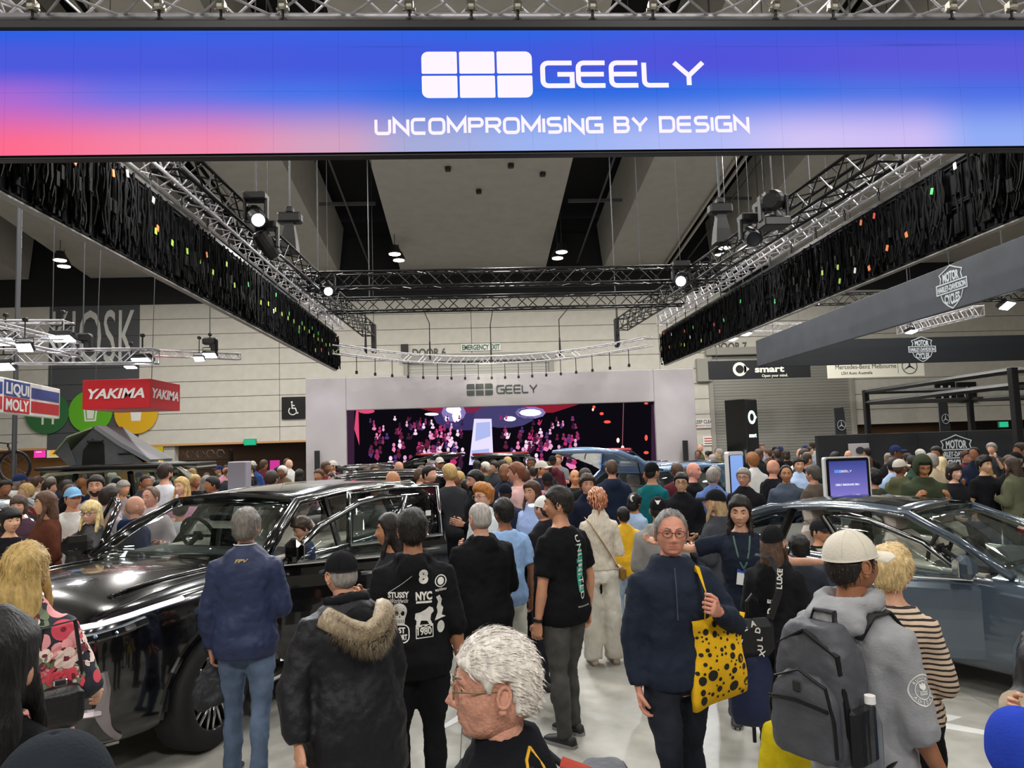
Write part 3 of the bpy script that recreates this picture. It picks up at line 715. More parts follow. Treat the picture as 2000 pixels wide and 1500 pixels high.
# ================================================================= signs on the back wall
def panel(name,x0,y0,x1,y1,Y,m,label,cat,th=.06,group=None,r=.01,yaw=0):
    a,b,c,d=rect_at(x0,y0,x1,y1,Y); e=empty(name,((a+b)/2,Y,(c+d)/2),yaw,label,cat,group)
    obj('board',MB().rbox((0,th/2,0),(b-a,th,d-c),r),e,m); return e,b-a,d-c
def put(e,mb,x,z,m,name='lettering',d=.006,y=0.):
    return obj(name,shell(mb,d),e,m,loc=(x,y-.001,z),fix=False)
YW=YB+.1
kx0,kx1,kz0,kz1=rect_at(95,589,272,866,YW)
M_char=mat('kiosk_charcoal','#4b4d50',.8)
rows=9; kk=empty('kiosk_sign',((kx0+kx1)/2,YW-.02,0),0,'tall charcoal wall graphic with pale stencil letters KIOSK','sign')
for r in range(rows):
    za=Z0+r*ROW; obj('panel',MB().rbox((0,.01,za+ROW/2),(kx1-kx0,.02,ROW-.022),.004),kk,M_char)
t=text_me('KIOSK',1.,.0,xs=1.); x_=[v[0] for v in t.v]; wz=max(x_)-min(x_)
a0,a1,b0,b1=rect_at(104,600,268,709,YW); t.v=[((v[0]-(max(x_)+min(x_))/2)*(a1-a0)/wz,0,v[2]*(b1-b0)) for v in t.v]
put(kk,t,0,b0,mat('kiosk_letters','#c9c8c2',.8),d=.02)
M_pict=mat('pictogram_white','#e4e4dc',.7)
for i,(px,py,col,lab) in enumerate(((92,806,'#2f6b3a','dark green disc with white fork and spoon, left under the kiosk sign'),(177,804,'#5fae1e','lime green disc with white drinking cup below the kiosk sign'),(266,806,'#d9a916','yellow disc with white cup, right under the kiosk sign'))):
    p=at(px,py,YW-.1); e=empty('food_symbol',(p.x,YW-.1,p.z),0,lab,'sign','round food symbols')
    obj('disc',MB().cyl((0,.04,0),(0,-.02,0),1.08,40),e,mat('disc_'+col,col,.6))
    if i==0: mb=stroke([[(-.35,.55),(-.35,.1),(-.2,0),(-.2,-.6)],[(-.2,.55),(-.2,0)],[(-.05,.55),(-.05,.1),(-.2,0)],[(.3,-.6),(.3,.5)]],.1); mb.merge(flatpoly(arc(.3,.35,.17,.28,0,360,14)[:-1]))
    elif i==1: mb=stroke([[(-.32,.3),(-.24,-.45),(.24,-.45),(.32,.3),(-.32,.3)]],.08); mb.merge(flatpoly([(-.2,.12),(-.15,-.36),(.15,-.36),(.2,.12)])); mb.merge(stroke([[(0,.3),(.1,.62),(.25,.66)]],.06))
    else: mb=flatpoly([(-.3,.25),(-.22,-.42),(.22,-.42),(.3,.25)]); mb.merge(flatpoly([(-.34,.3),(.34,.3),(.3,.42),(-.3,.42)]))
    put(e,mb,0,0,M_pict,'pictogram',y=-.021)
# accessible toilet sign
def wheelchair(s):
    mb=MB(); mb.merge(flatpoly([(s*p[0],s*p[1]) for p in ellp(-.05,.62,.09,.09,12)])); mb.merge(stroke([[(-.05*s,.5*s),(-.02*s,.05*s),(.28*s,.05*s),(.42*s,-.42*s),(.55*s,-.38*s)],[(-.03*s,.3*s),(.22*s,.3*s)]],.1*s))
    mb.merge(stroke([[(s*p[0],s*p[1]) for p in arc(.02,-.2,.36,.36,130,350,16)]],.08*s)); return mb
e,w,h=panel('toilet_sign',550,775,596,818,YW-.1,M_blk,'square black accessible toilet sign with white wheelchair symbol on left wall','sign',.1)
put(e,wheelchair(.55),-.05,-.05,M_white,'pictogram')
for (x0,x1,kind,lab) in ((1828,1867,0,'black toilet sign with two white figures on the right wall'),(1871,1908,1,'black accessible toilet sign with wheelchair symbol on the right wall')):
    e,w,h=panel('toilet_sign',x0,746,x1,786,YW-.1,M_blk,lab,'sign',.1)
    if kind: put(e,wheelchair(.5),0,-.05,M_white,'pictogram')
    else:
        mb=MB()
        for s in(-.22,.22): mb.merge(flatpoly(ellp(s,.3,.07,.07,10))); mb.merge(flatpoly([(s-.12,.2),(s+.12,.2),(s+.1 if s<0 else s+.17,-.1),(s+.06,-.1),(s+.05,-.4),(s-.05,-.4),(s-.06,-.1),(s-.1 if s<0 else s-.17,-.1)]))
        put(e,mb,0,0,M_white,'pictogram')
M_sten=mat('stencil_grey','#55554f',.8)
def wall_text(s,px,py,hpx,m,name,label,Y=YW,xs=.85,bold=.02,**k):
    h=hpx/FPX*Y; t=text_me(s,h,bold,xs=xs,**k); p=at(px,py+hpx/2,Y); e=obj(name,shell(t,.012),None,m,loc=(p.x,Y-.002,p.z),fix=False); tag(e,label,'lettering'); return e
wall_text('DOOR 6',838,688,16,M_sten,'door_lettering','grey stencil word DOOR on back wall, left of the emergency exit sign',xs=.8)
wall_text('DOOR 7',1427,676,16,M_sten,'door_lettering','grey stencil words DOOR 7 above the right roller door',xs=.8)
e,w,h=panel('exit_sign',900,671,978,685,YW-.05,M_white,'white board with green letters EMERGENCY EXIT on back wall','sign',.04)
t=text_me('EMERGENCY EXIT',h*.72,.03); xx=[v[0] for v in t.v]; k=w*.94/(max(xx)-min(xx)); t.v=[(v[0]*k,0,v[2]) for v in t.v]; put(e,t,0,-h*.34,mat('exit_green','#1d5a3a',.6))
o,_,_=panel('wall_box',783,672,797,690,YW-.1,M_blkp,'small dark box on back wall left of the word DOOR','box',.1)
o,_,_=panel('sensor_panel',1362,700,1390,745,YW-.24,mat('rail_grey','#9a978e',.6),'grey control cabinet on wall left of the right roller door','box',.25)
# smart + Mercedes panels in front of the right roller door
e,w,h=panel('dealer_sign',1384,703,1583,739,33.,mat('sign_black','#15161a',.5),'long black hanging sign with pale SMART lettering in front of roller door','sign',.08); e['label']='long black hanging sign with pale ring emblem and slogan before roller door'
M_pale=mat('sign_pale','#e7e9d8',.6)
mb=MB(); mb.merge(stroke([arc(0,0,.26,.26,0,360,28)],.13)); mb.merge(flatpoly([(.2,-.2),(.46,0),(.2,.2)])); put(e,mb,-.95,.02,M_pale,'emblem')
t=text_me('smart',.30,.035,xs=1.45); put(e,t,.45,-.14,M_pale); t=text_me('Open your mind.',.13,.012); put(e,t,.7,-.37,M_pale)
for s_ in(-2.,2.): obj('suspension_wire',MB().cyl((s_,.04,.4),(s_,.04,8.2),.012,5),e,M_wire)
e,w,h=panel('dealer_sign',1616,690,1805,737,33.,mat('sign_cream','#e6e3d2',.6),'long cream hanging sign with black star emblem right of the black one','sign',.08)
M_ink=mat('sign_ink','#33353a',.6)
t=text_me('Mercedes-Benz Melbourne',.22,.0,xs=.9); put(e,t,-.5,-.14,M_ink); t=text_me('LSH Auto Australia',.14,.006); put(e,t,-.95,-.4,M_ink)
put(e,flatpoly([(-.008,-.4),(.008,-.4),(.008,.3),(-.008,.3)]),1.05,0,M_ink)
def star(R):
    mb=stroke([arc(0,0,R,R,0,360,36)],R*.1)
    for a in(90,210,330):
        c,s=math.cos(math.radians(a)),math.sin(math.radians(a)); mb.merge(flatpoly([(c*R,s*R),(-s*R*.13,c*R*.13),(s*R*.13,-c*R*.13)]))
    return mb
put(e,star(.36),1.62,-.08,M_ink,'emblem')
for s_ in(-2.,2.): obj('suspension_wire',MB().cyl((s_,.04,.4),(s_,.04,8.2),.012,5),e,M_wire)
# small notices by the roller door
e,w,h=panel('wall_notice',1360,818,1392,836,YW-.05,M_white,'white notice with words KEEP CLEAR left of right roller door','sign',.03)
t=text_me('KEEP CLEAR',.2,.015,xs=.72); put(e,t,0,.0,M_ink); t=text_me('EMERGENCY WALKWAY',.1,.004,xs=.7); put(e,t,0,-.16,mat('notice_red','#b3392f',.6))
o,_,_=panel('wall_notice',1373,852,1396,870,YW-.05,M_white,'small white notice with red lines below the KEEP CLEAR one','sign',.03)
for i in range(3): put(o,flatpoly([(-.24,.1-i*.13),(.24,.1-i*.13),(.24,.15-i*.13),(-.24,.15-i*.13)]),0,0,mat('notice_red','#b3392f',.6))
o,_,_=panel('fire_point_sign',1386,881,1398,893,YW-.05,mat('fire_red','#5c1f1f',.6),'small dark red square sign low beside right roller door','sign',.04)
# ================================================================= kiosk opening at left
kb=obj('wall_kiosk',MB().box((-22,YB+4.6,1.4),(27,.2,2.8)),None,mat('kiosk_back','#b98d5e',.7,noise=.08,nscale=2),kind='structure')
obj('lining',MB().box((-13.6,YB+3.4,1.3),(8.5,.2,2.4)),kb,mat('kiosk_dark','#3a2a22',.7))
obj('soffit',MB().box((-22,YB+2.4,2.52),(27,4.6,.1)),kb,mat('kiosk_soffit','#c79a66',.6))
area_light('kiosk_lamp',(-19,YB+2.2,2.44),10,1.2,120,(1,.78,.5))
area_light('kiosk_lamp',(-12,YB+1.6,2.44),4,.6,18,(1,.75,.5))
M_pink=emit('menu_pink','#e83aa8',1.1)
for i,(x0,x1,c,lab) in enumerate(((66,90,0,'pink menu screen at far left of the kiosk'),(91,117,1,'menu screen with food photo on the kiosk wall'),(131,152,0,'pink menu screen in the kiosk left of the roof tent'),(152,167,0,'pink menu screen with food picture beside the roof tent'),(180,228,0,'pink menu screen seen through the roof tent opening'))):
    e,w,h=panel('menu_screen',x0,872,x1,895,YB+3.,M_blkp,lab,'screen',.08,'menu screens of the kiosk')
    obj('display',MB().rbox((0,-.01,0),(w*.94,.02,h*.9),.003),e,M_pink if c==0 else emit('menu_pale','#b9b89a',1.))
    if c==1: put(e,flatpoly([(-.2,-.2),(.25,-.2),(.2,.2),(-.1,.15)]),0,0,emit('menu_food','#e0a23a',1.),'picture',y=-.022)
    else:
        for k in range(2): put(e,flatpoly([(-.3*w,.12-k*.12),(.15*w,.12-k*.12),(.15*w,.16-k*.12),(-.3*w,.16-k*.12)]),0,0,emit('menu_white','#ffe6f6',1.),y=-.022)
e,w,h=panel('yellow_poster',293,868,318,895,YB+2.,emit('poster_yellow','#b9a21e',.9),'yellow lit poster on the kiosk wall right of the roof tent','poster',.05)
o,_,_=panel('kiosk_column',319,860,341,930,YB+.3,mat('column_pale','#b9b8b0',.7),'pale square column in the kiosk front beside the yellow poster','column',.5)
e,w,h=panel('exit_light',476,857,500,870,YB+.0,mat('exit_box','#1f8f6a',.5),'green running man exit light above the left opening','sign',.12)
put(e,flatpoly([(-.06,-.14),(.0,-.02),(.1,.0),(.06,.1),(-.04,.08),(-.12,.0)]),0,0,emit('exit_white','#eafff6',1.2),'pictogram'); obj('panel_light',MB().rbox((0,-.005,0),(w*.92,.01,h*.84),.002),e,emit('exit_glow','#2fb98a',1.))
e,w,h=panel('exit_light',1951,823,1970,835,YB+.0,mat('exit_box','#1f8f6a',.5),'green exit light low on the wall at far right','sign',.12)
obj('panel_light',MB().rbox((0,-.005,0),(w*.92,.01,h*.84),.002),e,emit('exit_glow','#2fb98a',1.))
e,w,h=panel('pink_poster',527,899,546,923,YB-.6,emit('poster_magenta','#d83c9e',.9),'magenta poster stand among the people at left of stage','poster',.05)
obj('stand',MB().rbox((0,.03,-1.05-h*.2),(.5,.05,1.5),.01),e,M_blkp)
# shelf with stacked dark frames
e=empty('equipment_rack',(at(395,890,YB+1.5).x,YB+1.5,0),0,'dark rack of stacked grey frames in the left opening','rack')
for s in(-1.5,1.5): obj('post',MB().rbox((s,0,1.1),(.08,.5,2.2),.01),e,M_blkp)
for k in range(3): obj('shelf',MB().rbox((0,0,.7+k*.5),(3,.5,.05),.01),e,M_blkp)
for k in range(5): obj('frame',MB().torus((-1.1+k*.52,-.1,2.0),.2,.035,'y',6,5),e,mat('frame_grey','#6f7078',.5,.4))
# dark openings on the right wall with warm light
obj('wall_passage',MB().box((25.5,YB+3.2,1.25),(15,.2,2.5)),None,mat('kiosk_dark','#3a2a22',.7),kind='structure')
area_light('passage_lamp',(24,YB+1.8,2.4),6,.6,60,(1,.7,.35))
# ================================================================= hanging signs, left
Mred=mat('sign_red','#c5141f',.5); M_red_under=Mred; M_w=mat('sign_white','#f0efec',.5)
YK=15.; ya0,ya1,yb0,yb1=rect_at(161,741,293,798,YK)
yk=empty('hanging_sign',((ya0+ya1)/2,YK,yb0),0,'red hanging box sign with white slanted letters, over the roof tent','sign')
ww,hh=ya1-ya0,yb1-yb0
for nm,c,d in (('front_panel',(0,.012,hh/2),(ww,.025,hh)),('back_panel',(0,1.488,hh/2),(ww,.025,hh)),('side_panel',(ww/2-.012,.75,hh/2),(.025,1.45,hh)),('side_panel',(-ww/2+.012,.75,hh/2),(.025,1.45,hh)),('bottom_panel',(0,.75,.015),(ww-.06,1.44,.02))):
    obj(nm,MB().rbox(c,d,.004),yk,Mred)
def fitw(t,w): 
    x=[v[0] for v in t.v]; a,b=min(x),max(x); t.v=[((v[0]-(a+b)/2)*w/(b-a),v[1],v[2]) for v in t.v]; return t
put(yk,fitw(text_me('YAKIMA',.2,.028,shear=.25),ww*.84),0,hh*.36,M_w)
o=put(yk,fitw(text_me('YAKIMA',.2,.028,shear=.25),1.3),ww/2+.001,hh*.36,M_w); o.rotation_euler=(0,0,PI/2); o.location=(ww/2+.001,.75,hh*.36)
for x in(-ww/2+.1,ww/2-.1): obj('suspension_wire',MB().cyl((x,.3,hh),(x+.1,.6,zs(15)-yb0),.008,5),yk,M_wire)
# oil company sign
p1=Vector((at(117,790,15.2).x,15.2,0)); p0=Vector((-7.35,9.6,0)); dv=(p1-p0); ln=dv.length; ang=math.atan2(dv.y,dv.x)
zt1=at(117,760,15.2).z; zb1=at(117,818,15.2).z
lm=empty('hanging_sign',p1+Vector((0,0,zb1)),ang,'white hanging sign with blue and red stripes at far left','sign'); hl=zt1-zb1
obj('board',MB().rbox((-ln/2,.06,hl/2),(ln,.12,hl),.01),lm,M_w)
Mb=mat('sign_blue','#23448f',.5)
for a,b,m in ((.53,.86,Mb),(.1,.45,mat('sign_red2','#c3242c',.5))): put(lm,flatpoly([(-1.42,hl*a),(-.06,hl*a),(-.06,hl*b),(-1.42,hl*b)]),0,0,m,'stripe'); put(lm,flatpoly([(-ln+.05,hl*a),(-2.62,hl*a),(-2.62,hl*b),(-ln+.05,hl*b)]),0,0,m,'stripe')
put(lm,flatpoly([(-2.55,hl*.5),(-1.5,hl*.5),(-1.5,hl*.95),(-2.55,hl*.95)]),0,0,Mb,'emblem'); put(lm,flatpoly([(-2.55,hl*.04),(-1.5,hl*.04),(-1.5,hl*.48),(-2.55,hl*.48)]),0,0,mat('sign_red2','#c3242c',.5),'emblem')
put(lm,fitw(text_me('LIQUI',hl*.32,.03),.94),-2.02,hl*.57,M_w,d=.004,y=-.007); put(lm,fitw(text_me('MOLY',hl*.32,.03),.94),-2.02,hl*.11,M_w,d=.004,y=-.007)
for x in(-.3,-3.4): obj('suspension_wire',MB().cyl((x,.06,hl),(x,.06,8),.008,5),lm,M_wire)
# exhibitor trusses with floodlights
a=at(0,640,13.5);b=at(128,640,13.5); box_truss('box_truss',(a.x-3,13.5,a.z),(b.x,13.6,b.z-.05),.34,M_alu,'silver truss end at far left, upper of the two','exhibitor trusses at left',cr=.022)
a=at(0,697,14.);b=at(305,696,14.); box_truss('box_truss',(a.x-2,14.,a.z+.03),(b.x,14.,b.z),.26,M_alu,'long silver truss at left crossing below the kiosk letters','exhibitor trusses at left',cr=.02)
a=at(280,689,16.);b=at(468,697,17.4); box_truss('box_truss',(a.x,16.,a.z),(b.x,17.4,b.z),.13,M_alu,'thin silver truss reaching right from the long left one','exhibitor trusses at left',cr=.014,br=.008)
a=at(20,655,13.6);b=at(150,690,14.); box_truss('box_truss',(a.x,11.,a.z),(b.x,14,b.z+.06),.26,M_alu,'silver truss slanting between the two left trusses','exhibitor trusses at left',cr=.02)
M_flood=emit('flood_lens','#f6fbff',16.)
def flood(px,py,Y,lab,tilt=-.5,rz=0.,s=1.,power=60):
    p=at(px,py,Y); r=empty('floodlight',p,rz,lab,'floodlight','floodlights on the exhibitor trusses')
    R=Matrix.Rotation(tilt,3,'X')
    obj('housing',MB().rbox((0,0,.05*s),(.34*s,.22*s,.09*s),.02,rot=None),r,M_blkp,rot=(tilt,0,0))
    obj('lens',MB().rbox((0,0,-.008*s),(.3*s,.19*s,.02*s),.004),r,M_flood,rot=(tilt,0,0))
    obj('bracket',MB().tube([(-.18*s,0,.05*s),(-.18*s,0,.2*s),(.18*s,0,.2*s),(.18*s,0,.05*s)],.012*s,5).cyl((0,0,.2*s),(0,0,.48),.015*s,5).rbox((0,0,.48),(.07,.09,.07),.015),r,M_blkp)
for i,(px,py,Y,t,sz) in enumerate(((10,667,13.4,-.6,1.),(48,679,12.6,-.9,.8),(122,661,13.5,-.3,1.2),(6,716,13.9,-.5,1.1),(278,704,14,-.3,1.1),(255,717,15,-.2,.7),(389,701,16.6,-.7,.7),(410,694,16.8,-.5,.9))):
    flood(px,py,Y,'white floodlight at left, %s counting from the left edge'%('first second third fourth fifth sixth seventh eighth'.split()[[0,2,3,1,5,4,6,7][i]]),t,0,sz)
for i,(px,py,Y,t,sz) in enumerate(((1548,607,17,-.5,.9),(1597,588,16,-.5,.9),(1967,597,13,-.6,1.),(1457,652,20,-.3,1),(1430,662,21,-.3,1.),(1780,648,19,-.3,1.))):
    flood(px,py,Y,'white floodlight at right, %s counting from the left'%('first second third fourth fifth sixth'.split()[[2,3,5,1,0,4][i]]),t,.5,sz); r_=[o for o in bpy.data.objects if o.name.startswith('floodlight')][-1]; r_=bpy.data.objects.get('floodlight.%03d'%(8+i)); obj('drop_rod',MB().cyl((0,0,.4),(0,0,14.1-r_.location.z),.012,5),r_,M_wire)
# hanging hoists on the left exhibitor truss
for px,py,Y,k in ((162,670,14,'on the long left truss'),(410,675,16.8,'above the thin left truss end')):
    p=at(px,py,Y); r=empty('chain_hoist',p,0,'small black chain hoist '+k,'hoist','chain hoists')
    obj('motor',MB().rbox((0,0,.1),(.3,.2,.16),.03).rbox((.1,0,0),(.14,.14,.3),.03),r,M_blkp); obj('chain',MB().cyl((0,0,.15),(0,0,zs(Y)-p.z),.012,5),r,M_wire)
# steel posts at far left
for px,Y,k in ((32,16.,'at the far left by the hanging sign'),):
    p=at(px,700,Y); o=obj('truss_post',MB().cyl((p.x,Y,0),(p.x,Y,8),.05,8),None,M_wire); tag(o,'thin grey steel post '+k,'post')
# ================================================================= right side
M_hd=mat('banner_slate','#3b4049',.6,noise=.15,nscale=2)
M_hd2=mat('banner_black','#1b1e23',.6)
def shield(w):
    # bar with name, arched lettering above and below
    mb=MB(); h=w*.2
    mb.merge(stroke([[(-w/2,-h/2),(w/2,-h/2),(w/2,h/2),(-w/2,h/2),(-w/2,-h/2)]],w*.025))
    mb.merge(fitw(text_me('HARLEY-DAVIDSON',h*.62,.03),w*.92).xf(Matrix.Translation((0,0,-h*.32))))
    t=fitw(text_me('MOTOR',h*.85,.035),w*.52); t.v=[(v[0],0,v[2]*(1.25-.9*abs(v[0])/w)+h*.68) for v in t.v]; mb.merge(t)
    t=fitw(text_me('CYCLES',h*.85,.035),w*.5); t.v=[(v[0],0,-h*.68-(h*.85-v[2])*(1.3-1.0*abs(v[0])/w)) for v in t.v]; mb.merge(t)
    th=w*.022
    mb.merge(stroke([[(-w*.36,h*.62),(-w*.33,h*1.1),(-w*.38,h*1.55),(-w*.2,h*1.85),(0,h*2.25),(w*.2,h*1.85),(w*.38,h*1.55),(w*.33,h*1.1),(w*.36,h*.62)]],th))
    mb.merge(stroke([[(-w*.36,-h*.62),(-w*.3,-h*1.3),(-w*.14,-h*1.9),(0,-h*2.25),(w*.14,-h*1.9),(w*.3,-h*1.3),(w*.36,-h*.62)]],th)); return mb
HX,HZ=10.1,CAMH+2.42; HH=.92
y1h=25.2
b1=empty('hanging_banner',(HX,y1h,HZ),-PI/2-.029,'dark slate hanging banner slanting towards the camera at right with pale shield emblem','banner','dark banners at right')
obj('board',MB().rbox((8.6,.05,HH/2),(17.2,.1,HH),.01),b1,M_hd)
M_hdw=mat('banner_print','#c9d0d6',.6)
px_t=None
for yy in np.arange(9.,25.,.05):
    d=Vector((HX-.029*(y1h-yy),yy,HZ+.45))-CP; sx=1000+FPX*d.dot(CR)/d.dot(CF)
    if sx<=1861: px_t=yy; break
put(b1,shield(.98),y1h-px_t,HH*.5,M_hdw,'emblem')
for k in(1.5,6,11): obj('suspension_wire',MB().cyl((k,.05,HH),(k,.05,7),.008,5),b1,M_wire)
b2=empty('hanging_banner',(HX,y1h,HZ-.02),0,'black hanging banner running crosswise at right with small shield emblem','banner','dark banners at right')
obj('board',MB().rbox((5.6,.06,HH/2),(11.,.1,HH),.01),b2,M_hd2)
p=at(1801,682,y1h); put(b2,shield(1.0),p.x-HX,p.z-HZ+.02,M_hdw,'emblem')
a=at(1760,645,20);b=at(1912,607,15.5); box_truss('box_truss',(a.x,20,a.z),(b.x,15.5,b.z),.22,M_alu,'short silver truss between the two dark banners','exhibitor trusses at right',cr=.016,br=.009)
a=at(1610,585,22);b=at(2000,575,22); box_truss('box_truss',(a.x-1,22,a.z),(b.x+3,22,b.z),.32,M_bt,'dark truss behind the slate banner at right','exhibitor trusses at right',cr=.02,br=.012)
a=at(1470,640,27);b=at(1700,640,27); box_truss('box_truss',(a.x,27,a.z),(b.x,27,b.z),.3,M_alu,'pale truss behind the banners over the roller door','exhibitor trusses at right',cr=.018,br=.01)
for x_ in (a.x+.5,b.x-.5): tag(obj('suspension_line',MB().cyl((x_,27,a.z),(x_,27,15.4),.014,5),None,M_wire),'thin steel line holding the pale truss, %s one'%('left' if x_<a.x+1 else 'right'),'cable','suspension lines')
# black stand wall with emblem
xw0=at(1597,880,17.).x; hw=empty('stand_wall',(xw0,17.,0),0,'low black stand wall with white shield emblem at right','wall panel')
for k in range(6): obj('panel',MB().rbox((.62+k*1.24,.06,1.02),(1.235,.12,2.04),.008),hw,M_hd2)
p=at(1869,886,17); put(hw,shield(1.0),p.x-xw0,p.z,M_hdw,'emblem')
e,w,h=panel('portrait_poster',1658,866,1699,902,16.968,mat('poster_grey','#b7b6ba',.6),'pale portrait poster on the black stand wall','poster',.03)
put(e,flatpoly(ellp(.02,-.02,.09,.12)),0,0,mat('poster_face','#b98f7c',.6),'picture'); put(e,flatpoly(ellp(.02,.05,.11,.09)),0,0,M_ink,'picture',d=.004,y=-.007); put(e,flatpoly([(-.15,-.22),(.2,-.22),(.12,-.12),(-.08,-.12)]),0,0,M_ink,'picture')
# black pergola frame
pg=empty('pergola_frame',(9.98,12.9,0),0,'black steel pergola frame of the motorcycle stand at right','frame')
Mp=mat('pergola_black','#17181a',.5,.2)
for x,y in ((0,0),(.45,5.9),(3.3,5.9),(5.2,0)): obj('post',MB().rbox((x,y,1.6),(.13,.13,3.2),.01),pg,Mp)
for z in (3.14,2.86):
    for (a,b) in (((0,0),(.45,5.9)),((.45,5.9),(5,5.9)),((0,0),(5.2,0)),((3.3,5.9),(4.4,0))):
        a3,b3=Vector((*a,z)),Vector((*b,z)); obj('crossbar',MB().tube([a3,b3],[(.06,.06)]*2,4,flat=(0,0,1)),pg,Mp)
# smart tower
def tower(px0,px1,pyt,Y,label):
    a=at(px0,pyt,Y); b=at(px1,pyt,Y); w=b.x-a.x
    e=empty('sign_tower',((a.x+b.x)/2,Y,0),math.radians(38),label,'sign'); s=w*.72; zt_=a.z
    obj('body',MB().rbox((0,0,zt_/2),(s,s,zt_),.01),e,mat('tower_black','#0c0d10',.12,coat=.6)); obj('front_panel',MB().rbox((0,-s/2-.01,zt_/2),(s*.98,.02,zt_*.99),.004),e,mat('tower_matt','#1a1c20',.5)); return e,s,zt_
e,s,zt_=tower(1416,1475,782,20.,'tall black sign tower with glowing ring emblem before the right roller door')
M_glow=emit('tower_glow','#dff6ee',1.6)
mb=stroke([arc(0,0,s*.24,s*.24,0,360,24)],s*.13); mb.merge(flatpoly([(.2*s,-.18*s),(.4*s,0),(.2*s,.18*s)])); put(e,mb,0,zt_-.5,M_glow,'emblem',y=-s/2-.02); put(e,fitw(text_me('smart',.12,.03),s*.6),0,zt_-1.05,M_glow,y=-s/2-.02)
# feather flags
for px,py0,py1,k in ((1642,796,900,'left, by the black stand wall'),(1846,784,900,'right, behind the pergola frame')):
    p=at(px,(py0+py1)/2,25.); r=empty('feather_flag',(p.x,25,0),.25,'tall black feather flag with silver star emblem, '+k,'flag','feather flags')
    zt2=at(px,py0,25).z; obj('pole',MB().tube([(-.22,.02,0),(-.2,.02,zt2),(-.1,.02,zt2+.06)],.018,6),r,M_wire)
    obj('cloth',MB().loft([[(-.2,0,z),(-.2+w,-.02*math.sin(z*4),z+.08*w),(-.2+w,.012-.02*math.sin(z*4),z+.08*w),(-.2,.012,z)] for z,w in [(zt2-2.2+.2*i,.44) for i in range(11)]+[(zt2-.02,.40)]]),r,mat('flag_black','#15161a',.7)); put(r,star(.17),.03,zt2-.62,mat('star_silver','#c6ccd2',.4,.5),'emblem',y=-.03)
# slim info kiosk with blue screen, big tilted touch screen
def touch(px0,px1,py0,Y,label,h,rz,scr_c,body='#dcdcdc'):
    a=at(px0,py0,Y);b=at(px1,py0,Y); w=(b.x-a.x)/max(.4,math.cos(rz)); e=empty('touch_screen',((a.x+b.x)/2,Y,0),rz,label,'screen'); zt3=(a.z+b.z)/2
    poly=rrect(w,h,.03,0,zt3-h/2)
    obj('body',MB().prism(poly,0,.07),e,mat('kiosk_white',body,.35)); obj('bezel',MB().prism(rrect(w*.93,h*.95,.025,0,zt3-h/2),-.008,0),e,mat('bezel_black','#0a0a0c',.12))
    obj('foot',MB().rbox((0,.05,.015),(w*1.1,.4,.03),.01).rbox((0,.06,(zt3-h)/2),(w*.3,.05,zt3-h),.01),e,mat('kiosk_white',body,.35)); return e,w,zt3
def screen_mat(name,c0,c1,z0,z1):
    m=bpy.data.materials.new(name); m.use_nodes=True; N,L=nodes(m); N.remove(N['Principled BSDF']); g=N.new('ShaderNodeNewGeometry'); sp=N.new('ShaderNodeSeparateXYZ'); L.new(g.outputs['Position'],sp.inputs[0])
    r=N.new('ShaderNodeMapRange'); r.inputs[1].default_value=z0; r.inputs[2].default_value=z1; L.new(sp.outputs[2],r.inputs[0]); mx=N.new('ShaderNodeMix'); mx.data_type='RGBA'; L.new(r.outputs[0],mx.inputs[0]); mx.inputs[6].default_value=(*C(c0),1); mx.inputs[7].default_value=(*C(c1),1)
    e=N.new('ShaderNodeEmission'); L.new(mx.outputs[2],e.inputs[0]); L.new(e.outputs[0],N['Material Output'].inputs[0]); return m
e,w,z=touch(1418,1455,882,10.,'slim white info kiosk with blue screen beside the grey haired man',1.75,.5,None)
obj('display',MB().prism(rrect(w*.82,1.5,.01,0,z-.8),-.012,-.008),e,screen_mat('kiosk_blue','#5d7fd0','#8fb2f0',.4,1.9))
e,w,z=touch(1609,1698,892,8.5,'large purple touch screen with black bezel and white body behind the slate car',.64,0,None)
obj('display',MB().prism(rrect(w*.82,.52,.008,0,z-.31),-.012,-.008),e,screen_mat('display_purple','#8a7fd0','#2b3f8a',1.3,1.8))
put(e,cells_logo(.075,.032,.004),-.13,z-.17,emit('ui_blue','#6fa8ff',1.),'emblem',d=.002,y=-.012); g,gw=techno('GEELY',.022,.2,.24); put(e,g,-.03,z-.181,emit('ui_white','#e8ecff',1.),d=.002,y=-.012)
put(e,fitw(text_me('GEELY EMGRAND EM-i',.024,.03),.29),-.02,z-.34,emit('ui_white','#e8ecff',1.),d=.002,y=-.012)
# grey display pillar at left
p=at(468,908,12.5); o=obj('display_pillar',MB().rbox((p.x,12.5,.98),(.3,.3,at(468,905,12.5).z+.0),.015),None,mat('pillar_lilac','#8f8c98',.5)); tag(o,'plain lilac grey pillar standing in the crowd left of the stage','pillar')
